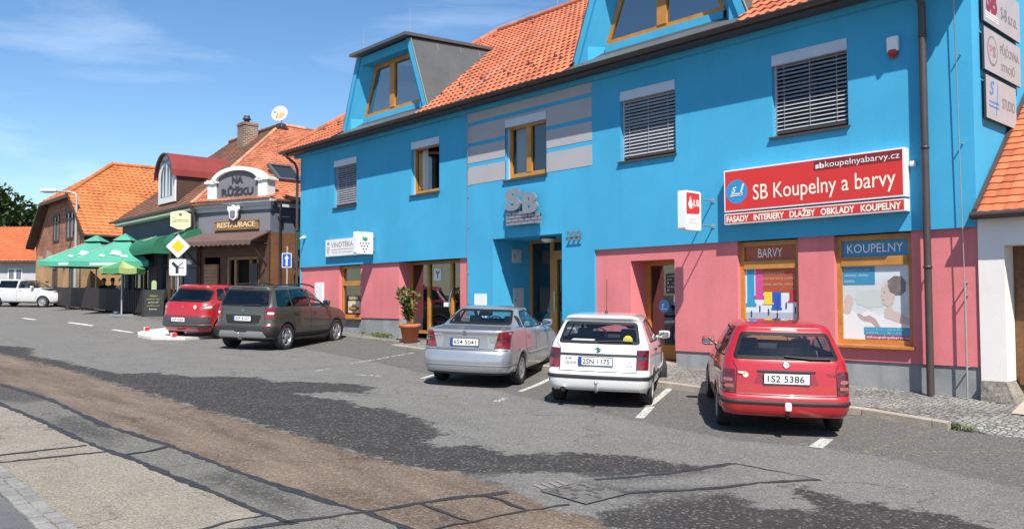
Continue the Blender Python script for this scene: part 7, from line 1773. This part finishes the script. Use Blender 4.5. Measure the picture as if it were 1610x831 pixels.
# ---- far white estate seen from its right side
RO = .92
p = dict(ro=RO, len=4.22, wb=2.46, wr=.300, tr=1.45, wmax=.825, barrel=.03, ftaper=.10, rcy=.24, rcx=.20, bow=.085, bowf=.16, fcy=.34, fcx=.42, belt=.95, H=1.45, fseat=1.65, rseat=.75, dash=2.5,
 keys=[(.25,.20,4.05,.66),(.27,.07,4.14,.77),(.33,.02,4.19,.805),(.43,0,4.22,.82),(.55,.02,4.215,.825),(.68,.05,4.16,.825),(.80,.075,3.98,.815),(.88,.09,3.72,.805),(.94,.11,3.42,.79),(1.0,.14,3.22,.772),(1.08,.19,3.06,.745),(1.18,.25,2.84,.702),(1.28,.315,2.62,.658),(1.345,.345,2.46,.628),(1.39,.36,2.30,.595),(1.425,.45,2.10,.52),(1.445,.72,1.86,.38),(1.452,1.0,1.6,.18)])
hc = (4.474-.737*43.5+.675*-26.75, -13.764+.675*43.5+.738*-26.75)
c = Car('white_estate_car', 'white estate car side on at the far left behind the terrace', None, (hc[0],hc[1],0), R(46), p, paint('white_paint_two', (.50,.50,.50)))
c.window('rear_window', [(-.66,.985),(.66,.985),(.545,1.325),(-.545,1.325)], 'rear', TGLASS, .03, .06); c.window('windscreen', [(-.66,1.02),(.66,1.02),(.55,1.37),(-.55,1.37)], 'front', CGLASS, .03, .06)
sides(c, [(sx([(.40,1.0),(.98,.99),(.98,1.35),(.58,1.335)]), TGLASS), (sx([(1.06,.99),(1.98,.98),(1.98,1.37),(1.06,1.36)]), TGLASS), (sx([(2.06,.98),(3.08,1.0),(2.60,1.34),(2.06,1.375)]), CGLASS)], CGLASS)
c.body(); c.arches(c.pnt, .045, .01); c.wheels(STEELR, 7); c.cabin(SEAT); c.lamp([([(.84,.90),(.63,.90),(.63,.60),(.84,.60)], LRED)])
c.lines([('right', sx([(2.02,1.37),(2.02,.36)])), ('right', sx([(3.12,.98),(3.0,.4)])), ('right', sx([(1.02,1.0),(1.0,.7),(1.15,.4)]))])
c.mirror(-1, 2.85-RO, 1.0, c.pnt); c.mirror(1, 2.85-RO, 1.0, c.pnt); c.handle(1.18-RO, .87, c.pnt); c.handle(2.2-RO, .87, c.pnt)
# ================================================================== STREET FURNITURE AND THE TERRACE
POLE = mat('galvanised_pole', (.40,.41,.41), .45, metal=.5, noise=(3,.1))
SF = Vector((.80,-.60,0)).normalized(); SU = Vector((.60,.80,0)).normalized()      # sign faces and their right-hand direction
bx_, by_ = -22.18, -3.86; zb0 = gz(bx_, by_)+.1
t = thing('road_sign', 'yellow diamond priority road sign above a square junction plate on a grey pole', 'road sign', (bx_,by_,zb0))
m = MB(); m.tube([(bx_,by_,zb0),(bx_,by_,3.62)], .035, 10); obj('pole', m, POLE, t)
O_ = Vector((bx_,by_,0))+SF*.045
m = MB(); d = .385
def dia(r_): return [(0,-r_),(r_,0),(0,r_),(-r_,0)]
m.plate(roundp(dia(d), .04), O_+Z*3.22, SU, Z, .018, 0); m.plate(roundp(dia(d-.022), .03), O_+Z*3.22, SU, Z, .002, 1, off=.018); m.plate(roundp(dia(.215), .02), O_+Z*3.22, SU, Z, .002, 2, off=.021)
obj('priority_sign', m, [mat('sign_edge_grey', (.28,.29,.30), .5), WFR, mat('sign_yellow', (.72,.40,.005), .4)], t)
m = MB(); m.plate(rrect(-.27,-.27,.27,.27,.05), O_+Z*2.55, SU, Z, .018, 0); m.plate(rrect(-.25,-.25,.25,.25,.04), O_+Z*2.55, SU, Z, .002, 1, off=.018)
for (a0,b0),(a1,b1),ww in (((-.17,.15),(-.02,.0),.10),((-.02,.03),(-.02,-.20),.10),((0,.02),(.17,.16),.035),((.0,-.01),(.20,-.01),.03)):
    dd = Vector((a1-a0,b1-b0)).normalized(); q = Vector((-dd.y,dd.x))*ww/2; m.plate([(a0+q.x,b0+q.y),(a0-q.x,b0-q.y),(a1-q.x,b1-q.y),(a1+q.x,b1+q.y)], O_+Z*2.55, SU, Z, .0015, 2, off=.021)
obj('junction_plate', m, [MATS['sign_edge_grey'], WFR, INK], t)
ox, oy = -21.75, -.30; zo = gz(ox, oy)
t = thing('road_sign', 'blue one way arrow sign on a thin pole by the blue building corner', 'road sign', (ox,oy,zo))
m = MB(); m.tube([(ox,oy,zo),(ox,oy,3.35)], .032, 10); obj('pole', m, POLE, t)
U2 = Vector((.72,.69,0)).normalized(); F2 = Vector((.69,-.72,0)); m = MB(); O_ = Vector((ox,oy,2.86))+F2*.04
m.plate(rrect(-.17,-.25,.17,.25,.03), O_, U2, Z, .014, 0); m.plate(rrect(-.15,-.23,.15,.23,.02), O_, U2, Z, .002, 1, off=.014); m.plate([(-.03,-.19),(.03,-.19),(.03,.06),(.075,.06),(0,.19),(-.075,.06),(-.03,.06)], O_, U2, Z, .002, 0, off=.017)
obj('one_way_sign', m, [WFR, mat('sign_traffic_blue', (.01,.075,.34), .4)], t)
# street lamp
lx, ly = -41.2, -1.95; zl = gz(lx, ly)
t = thing('street_lamp', 'tall grey street lamp with a short arm rising behind the parasols', 'street lamp', (lx,ly,zl))
m = MB(); m.tube([(lx,ly,zl),(lx,ly,4),(lx,ly,6.75),(lx-.05,ly-.05,6.92),(lx-.25,ly-.27,7.0),(lx-.7,ly-.75,7.05)], [.09,.075,.055,.05,.045,.04], 10); obj('pole', m, POLE, t)
m = MB(); M_ = Matrix.Translation((lx-.95,ly-1.03,7.07)) @ Matrix.Rotation(math.atan2(-1.03,-.95),4,'Z'); m.bbox((0,0,0), (.85,.30,.17), .07, 0, M_, True); m.bbox((0.05,0,-.08), (.5,.22,.06), .02, 1, M_)
obj('lamp_head', m, [mat('lamp_white', (.6,.6,.58), .5), mat('lamp_bowl', (.4,.4,.38), .2)], t)

# terrace parasols: four panelled canopies with valance
GRN = mat('parasol_green', (.055,.27,.185), .75, noise=(1.2,.10)); GRN2 = mat('parasol_light_green', (.05,.20,.08), .75); BEI = mat('parasol_beige', (.27,.34,.13), .75)
PRINT = mat('parasol_print', (.38,.47,.43), .75)
def parasol(label, x, y, zr, zt, half, rot, mats, striped=False):
    zg_ = gz(x, y); t = thing('parasol', label, 'parasol', (x,y,zg_), 0, 'parasols over the restaurant terrace'); C_ = Vector((x,y,0))
    nseg = 4 if not striped else 8
    def pt(k, f, z, o=0.): 
        a = rot+2*math.pi*k/nseg; return C_+Vector((math.cos(a),math.sin(a),0))*(half*f+o)+Z*z
    m = MB(); nr = 8
    for k in range(nseg):
        n_ = 12
        for i in range(n_):
            for j in range(nr):
                def sp(u, f):
                    p0, p1 = pt(k, f, 0), pt(k+1, f, 0); q = p0.lerp(p1, u); zz = zt+(zr-zt)*(f**.88)-.10*math.sin(math.pi*u)*f*math.sin(math.pi*f*.85)-.03*math.sin(math.pi*u)*f
                    return q+Z*zz
                f0, f1 = max(.02, j/nr), (j+1)/nr
                m.add([sp(i/n_,f0),sp((i+1)/n_,f0),sp((i+1)/n_,f1),sp(i/n_,f1)], [(0,1,2,3)], (k % 2) if striped else 0, True)
        for i in range(n_):
            a, b = pt(k,1,0).lerp(pt(k+1,1,0), i/n_), pt(k,1,0).lerp(pt(k+1,1,0), (i+1)/n_); za = zr-.03*math.sin(math.pi*i/n_); zb = zr-.03*math.sin(math.pi*(i+1)/n_)
            m.add([a+Z*za, b+Z*zb, b+Z*(zb-.22), a+Z*(za-.22)], [(0,1,2,3)], (k % 2) if striped else 0)
    cn = obj('canopy', m, mats, t)
    if not striped:
        m = MB()
        for k in range(4):
            e0, e1 = pt(k,1,0,.012), pt(k+1,1,0,.012); U_ = (e1-e0).normalized(); c_ = (e0+e1)/2
            m.add([c_+U_*a+Z*(zr-b) for a,b in ((-.75,.06),(.75,.06),(.75,.19),(-.75,.19))], [(0,1,2,3)])
            for u, f, s_ in ((.5,.60,.30),(.30,.72,.14),(.68,.74,.16)):
                q = [pt(k,f-s_*.35,0).lerp(pt(k+1,f-s_*.35,0),u-s_*.4), pt(k,f-s_*.2,0).lerp(pt(k+1,f-s_*.2,0),u+s_*.3), pt(k,f+s_*.4,0).lerp(pt(k+1,f+s_*.4,0),u+s_*.5), pt(k,f+s_*.2,0).lerp(pt(k+1,f+s_*.2,0),u-s_*.3)]
                fs = [f-s_*.35,f-s_*.2,f+s_*.4,f+s_*.2]; us = [u-s_*.4,u+s_*.3,u+s_*.5,u-s_*.3]
                m.add([p_+Z*(zt+(zr-zt)*(g_**.93)-.10*math.sin(math.pi*v_)*g_*math.sin(math.pi*g_*.85)-.03*math.sin(math.pi*v_)*g_+.02) for p_,g_,v_ in zip(q,fs,us)], [(0,1,2,3)])
        obj('canopy_print', m, PRINT, cn)
        m = MB()
        for k in range(4): m.add([pt(k,.24,zt-.20),pt(k+1,.24,zt-.20),C_+Z*(zt+.12)], [(0,1,2)])
        obj('vent_cap', m, mats[0], cn)
    m = MB(); m.tube([(x,y,zg_),(x,y,zt+.05)], .032, 10); m.box(x-.35,x+.35,y-.35,y+.35,zg_,zg_+.08); obj('pole', m, POLE, t)
    m = MB()
    for k in range(nseg): m.tube([pt(k,.99,zr-.02), C_+Z*(zt-.03)], .012, 5)
    obj('rib', m, POLE, t)
parasol('large green parasol nearest the road sign over the terrace', -32.4, -2.3, 3.10, 4.22, 2.25, R(95), [GRN])
parasol('large green parasol farther back beside the street lamp', -37.5, -2.0, 3.28, 4.46, 2.45, R(88), [GRN])
parasol('small striped light green parasol low under the large parasols', -30.5, -3.0, 2.78, 3.10, .86, R(20), [GRN2, BEI], True)

# terrace fence: dark brown panels with posts, last section open pickets
FENC = mat('fence_brown', (.020,.013,.012), .7, noise=(2,.25), fine=(30,.3))
FP = [(-44.2,-2.2), (-40.4,-2.45), (-36.8,-2.65), (-33.6,-2.70), (-31.6,-2.55), (-30.1,-2.35)]
t = thing('terrace_fence', 'dark brown slatted fence round the restaurant terrace', 'fence', (-36.5,-2.6,gz(-36.5,-2.6)))
rnf = random.Random(4)
for k, (a, b) in enumerate(zip(FP[:-1], FP[1:])):
    a3, b3 = Vector((*a, 0)), Vector((*b, 0)); d = (b3-a3).normalized(); L_ = (b3-a3).length; q = Vector((-d.y,d.x,0))
    m = MB(); n = int(L_/(.10 if k < 4 else .14))
    for i in range(n):
        s_ = L_*(i+.5)/n; p_ = a3+d*s_; g_ = gz(p_.x,p_.y); h = .93+rnf.uniform(-.01,.01); wd = (L_/n)*(.97 if k < 3 else (.9 if k == 3 else .62))
        m.obox(p_+Z*(g_+.10+h/2), d, q, Z, wd, .022, h)
    for zz in (.25, .95):
        g0, g1 = gz(*a), gz(*b); m.add([a3+q*.02+Z*(g0+zz),b3+q*.02+Z*(g1+zz),b3+q*.02+Z*(g1+zz+.07),a3+q*.02+Z*(g0+zz+.07),a3+q*.05+Z*(g0+zz),b3+q*.05+Z*(g1+zz),b3+q*.05+Z*(g1+zz+.07),a3+q*.05+Z*(g0+zz+.07)], [(0,3,2,1),(4,5,6,7),(0,1,5,4),(3,7,6,2)])
    obj('fence_panel', m, FENC, t)
for a in FP:
    m = MB(); g_ = gz(*a); m.box(a[0]-.03,a[0]+.03,a[1]+.0,a[1]+.06,g_,g_+1.08); m.box(a[0]-.09,a[0]+.09,a[1]-.15,a[1]+.15,g_,g_+.07); obj('fence_post', m, FENC, t)
# menu board
ux, uy = -29.3, -2.15; gz_ = gz(ux, uy); t = thing('menu_board', 'black standing menu board with handwritten lines beside the terrace fence', 'menu board', (ux,uy,gz_)); BU = Vector((.675,.738,0)); BN = Vector((.738,-.675,0))
m = MB()
for s in (-1, 1):
    c_ = Vector((ux,uy,gz_))-BN*.12*(1-s); M_ = c_
    m.add([M_-BU*.40+Z*0+BN*.12*s, M_+BU*.40+BN*.12*s, M_+BU*.40+Z*1.05, M_-BU*.40+Z*1.05], [(0,1,2,3)])
for s in (-1, 1): m.tube([Vector((ux,uy,gz_))+BU*.41*s+BN*.13, Vector((ux,uy,gz_+1.08))+BU*.41*s], .025, 6)
obj('board_panel', m, mat('chalkboard', (.014,.017,.014), .6), t)
m = MB(); nb_ = (Z*1.05-BN*.12).normalized(); O_ = Vector((ux,uy,gz_))+BN*.125
for i, (ww, cl) in enumerate(((.30,0),(.52,0),(.40,1),(.50,0),(.30,1))):
    m.text(['MENU','polévka dne','guláš 89','smažený sýr','káva'][i], O_-BU*ww/2+nb_*(.78-.13*i), BU, nb_, w=ww, h=.06, th=.004, mi=cl)
obj('handwriting', m, [mat('chalk_yellow', (.40,.36,.08), .8), mat('chalk_white', (.5,.5,.48), .8)], t)
m = MB(); q_ = Vector((ux,uy,gz_+1.06)); m.plate([(-.10,0),(.10,0),(.10,.28),(.05,.36),(-.05,.36),(-.10,.28)], q_, BU, Z, .03); obj('board_top', m, mat('board_crest', (.30,.38,.20), .6), t)
# tables and seated guests
def skin_person(t, pts, edges, rad, m_):
    me = bpy.data.meshes.new('person_body'); me.from_pydata(pts, edges, []); ob = bpy.data.objects.new('tmp', me); col.objects.link(ob)
    md = ob.modifiers.new('s', 'SKIN'); ob.modifiers.new('u', 'SUBSURF').levels = 2; ob.modifiers['u'].render_levels = 2
    for i, v in enumerate(me.skin_vertices[0].data): v.radius = (rad[i], rad[i]); v.use_root = (i == 0)
    md.use_smooth_shade = True
    dg = bpy.context.evaluated_depsgraph_get(); out = bpy.data.meshes.new_from_object(ob.evaluated_get(dg)); bpy.data.objects.remove(ob); bpy.data.meshes.remove(me)
    out.name = 'body'; out.materials.clear(); out.materials.append(m_[0]); out.materials.append(m_[1]); out.materials.append(m_[2])
    for f in out.polygons:
        c = f.center; f.use_smooth = True
        f.material_index = 0 if (c.z > 1.14 or (abs(c.y) > .2 and c.x > .22 and c.z > .62)) else (2 if c.z < .50 or (c.z < .58 and c.x > .05) else 1)
    return obj('body', out, None, t, local=True)
SKIN = mat('skin', (.42,.25,.18), .6); HAIR = mat('dark_hair', (.03,.02,.015), .7); JEAN = mat('jeans', (.05,.07,.12), .9)
def sitter(label, x, y, head, shirt):
    t = thing('person', label, 'person', (x,y,gz(x,y)), head, 'guests seated on the terrace')
    P = [(0,0,.50),(0,0,.72),(-.02,0,.95),(-.01,0,1.10),(.01,0,1.18),(.02,0,1.27),(.03,0,1.36), (-.02,.17,1.04),(.03,.24,.82),(.26,.20,.74),(.36,.17,.75), (-.02,-.17,1.04),(.03,-.24,.82),(.26,-.20,.74),(.36,-.17,.75), (.02,.10,.50),(.40,.12,.52),(.42,.12,.12),(.54,.12,.06), (.02,-.10,.50),(.40,-.12,.52),(.42,-.12,.12),(.54,-.12,.06)]
    E_ = [(0,1),(1,2),(2,3),(3,4),(4,5),(5,6),(2,7),(7,8),(8,9),(9,10),(2,11),(11,12),(12,13),(13,14),(0,15),(15,16),(16,17),(17,18),(0,19),(19,20),(20,21),(21,22)]
    r_ = [.15,.145,.16,.075,.06,.095,.085,.065,.048,.04,.035,.065,.048,.04,.035,.095,.07,.055,.045,.095,.07,.055,.045]
    skin_person(t, P, E_, r_, [SKIN, shirt, JEAN])
    m = MB(); M_ = Matrix.Translation((.01,0,1.345)) @ Matrix.Diagonal((1.06,.95,1.12,1)); m.lathe([(.108*math.cos(a), .108*math.sin(a)) for a in np.linspace(-.25, math.pi/2-.01, 7)], 16, M_ @ Matrix.Rotation(R(-22),4,'Y'))
    obj('hair', m, HAIR, t, local=True)
    m = MB(); 
    for s in (-1, 1): m.bbox((.115,.036*s,1.33), (.012,.026,.014), .004)
    obj('eyes', m, INK, t, local=True)
    m = MB(); m.bbox((.0,0,.43), (.42,.42,.04), .01); m.bbox((-.20,0,.72), (.04,.42,.45), .01)
    for a in (-.18,.18):
        for b in (-.18,.18): m.tube([(a,b,0),(a,b,.43)], .02, 6)
    w_ = MW[t.name]; ch = MB(); ch.v = [tuple(w_ @ Vector(v)) for v in m.v]; ch.f, ch.m, ch.sm = m.f, m.m, m.sm
    single('chair', ch, WOODD, 'dark wooden terrace chair ' + label.split(' in ')[-1].join(['under the guest in ', '']), 'chair', 'terrace chairs', (x,y,gz(x,y)))
sitter('guest seated behind the fence in black jacket, leftmost', -37.9, -1.55, R(10), mat('shirt_black', (.012,.012,.014), .9))
sitter('guest seated behind the fence in dark grey shirt', -36.9, -1.45, R(150), mat('shirt_grey', (.05,.05,.055), .9))
sitter('guest seated behind the fence in brown shirt', -35.2, -1.6, R(20), mat('shirt_brown', (.07,.03,.02), .9))
sitter('guest seated behind the fence in dark red shirt, rightmost', -34.1, -1.5, R(165), mat('shirt_red', (.10,.012,.012), .9))
for x, y, lb in ((-37.4,-1.5,'left terrace table between two seated guests'), (-34.65,-1.5,'right terrace table between two seated guests')):
    m = MB(); g_ = gz(x, y); m.box(x-.32,x+.32,y-.5,y+.5,g_+.71,g_+.75)
    for a in (-.26,.26):
        for b in (-.42,.42): m.box(x+a-.03,x+a+.03,y+b-.03,y+b+.03,g_,g_+.71)
    single('terrace_table', m, WOODD, lb, 'table', 'terrace tables', (x,y,g_))
# entrance lantern globes and flower boxes at the restaurant
for lb, x, y, z in (('white globe wall lamp left of the restaurant entrance', -25.95, -2.05, 2.9),):
    m = MB(); m.lathe([(.10*math.cos(a), .10*math.sin(a)) for a in np.linspace(-math.pi/2, math.pi/2, 10)], 14, Matrix.Translation((x,y,z)), 0); m.tube([(x,y,z-.08),(x,y,z-.2),(x,y+.28,z-.25)], .018, 6, 1)
    single('wall_lamp', m, [MATS['opal_glass'], DKTRIM], lb, 'lamp', base=(x,y,z-.25))
m = MB(); x, y, z = -22.35, .35, 2.75
m.lathe([(.10,-.14),(.13,.10),(.05,.20),(0,.22)], 8, Matrix.Translation((x,y,z)), 0); m.tube([(x,y,z+.2),(x-.2,y,z+.25),(x-.4,y,z+.1)], .02, 6, 0)
single('wall_lantern', m, DKTRIM, 'black wall lantern on the timber wall beside the one way sign', 'lamp', base=(x,y,z-.14))
fl = MB(); rnl = random.Random(9)
t = thing('flower_box', 'box of red flowers under the restaurant street window behind the road sign', 'flower box', (-26.9,-2.0,1.55))
m = MB(); m.box(-27.6,-26.2,-2.12,-1.85,1.40,1.60); obj('box', m, WOODD, t)
pts = [(-27.6+1.4*rnl.random(), -2.0+rnl.uniform(-.14,.14), 1.6+.3*rnl.random()**1.5) for _ in range(160)]
leaves(fl, pts, .10); obj('foliage', fl, MATS['tree_leaf'], t); fl = MB(); leaves(fl, pts[:70], .07, 0, .2, .9); obj('blossom', fl, mat('blossom_red', (.42,.02,.03), .7), t)
# kerb blocks painted red and white on the island edge
for k, (x, y, lb, mm) in enumerate(((-23.0,-4.55,'short red and white kerb block left of the red people carrier',0), (-20.1,-4.75,'short red and white kerb block behind the red people carrier',1))):
    g_ = gz(x, y)+.09; m = MB(); m.bbox((x,y,g_+.05), (.30,.12,.10), .02, 0); m.box(x-.05,x+.05,y-.063,y+.063,g_+.0,g_+.103,1)
    single('kerb_block', m, [RED, WFR], lb, 'kerb block', 'painted kerb blocks', (x,y,g_))
# manhole in the road, with a painted mark beside it
def MP(a, b, h): x = -.73+a; y = -8.11+b; return (x, y, gz(x, y)+h)
m = MB(); s = .27
def mq(a0, b0, a1, b1, h, mi): m.quad(MP(a0,b0,h), MP(a1,b0,h), MP(a1,b1,h), MP(a0,b1,h), mi)
mq(-s,-s,s,s,.008,1)
rnm = random.Random(6)
for i in range(5):
    for j in range(5):
        a_, b_, w_, h_ = -s+.03+.098*i, -s+.03+.098*j, rnm.uniform(.02,.10), rnm.uniform(.02,.10)
        if rnm.random() < .7: mq(a_, b_, a_+w_, b_+h_, .012, 0)
for a0,b0,a1,b1 in ((-s-.016,-s-.016,s+.016,-s),(-s-.016,s,s+.016,s+.016),(-s-.016,-s,-s,s),(s,-s,s+.016,s)): mq(a0,b0,a1,b1,.012,0)
structure('manhole_cover', m, [mat('cast_iron', (.066,.063,.060), .7, noise=(10,.3)), mat('manhole_fill', (.105,.10,.093), .9, noise=(14,.4), fine=(60,.3))])
pk = MB()
for o in (0, .09, .18, .27): ribbon(pk, [(-1.25+o*.2,-8.25+o), (-1.05+o*.2,-8.30+o)], .05, .006, .2, .1, wob=0)
structure('survey_mark', pk, mat('survey_paint', (.19,.17,.16), .8))
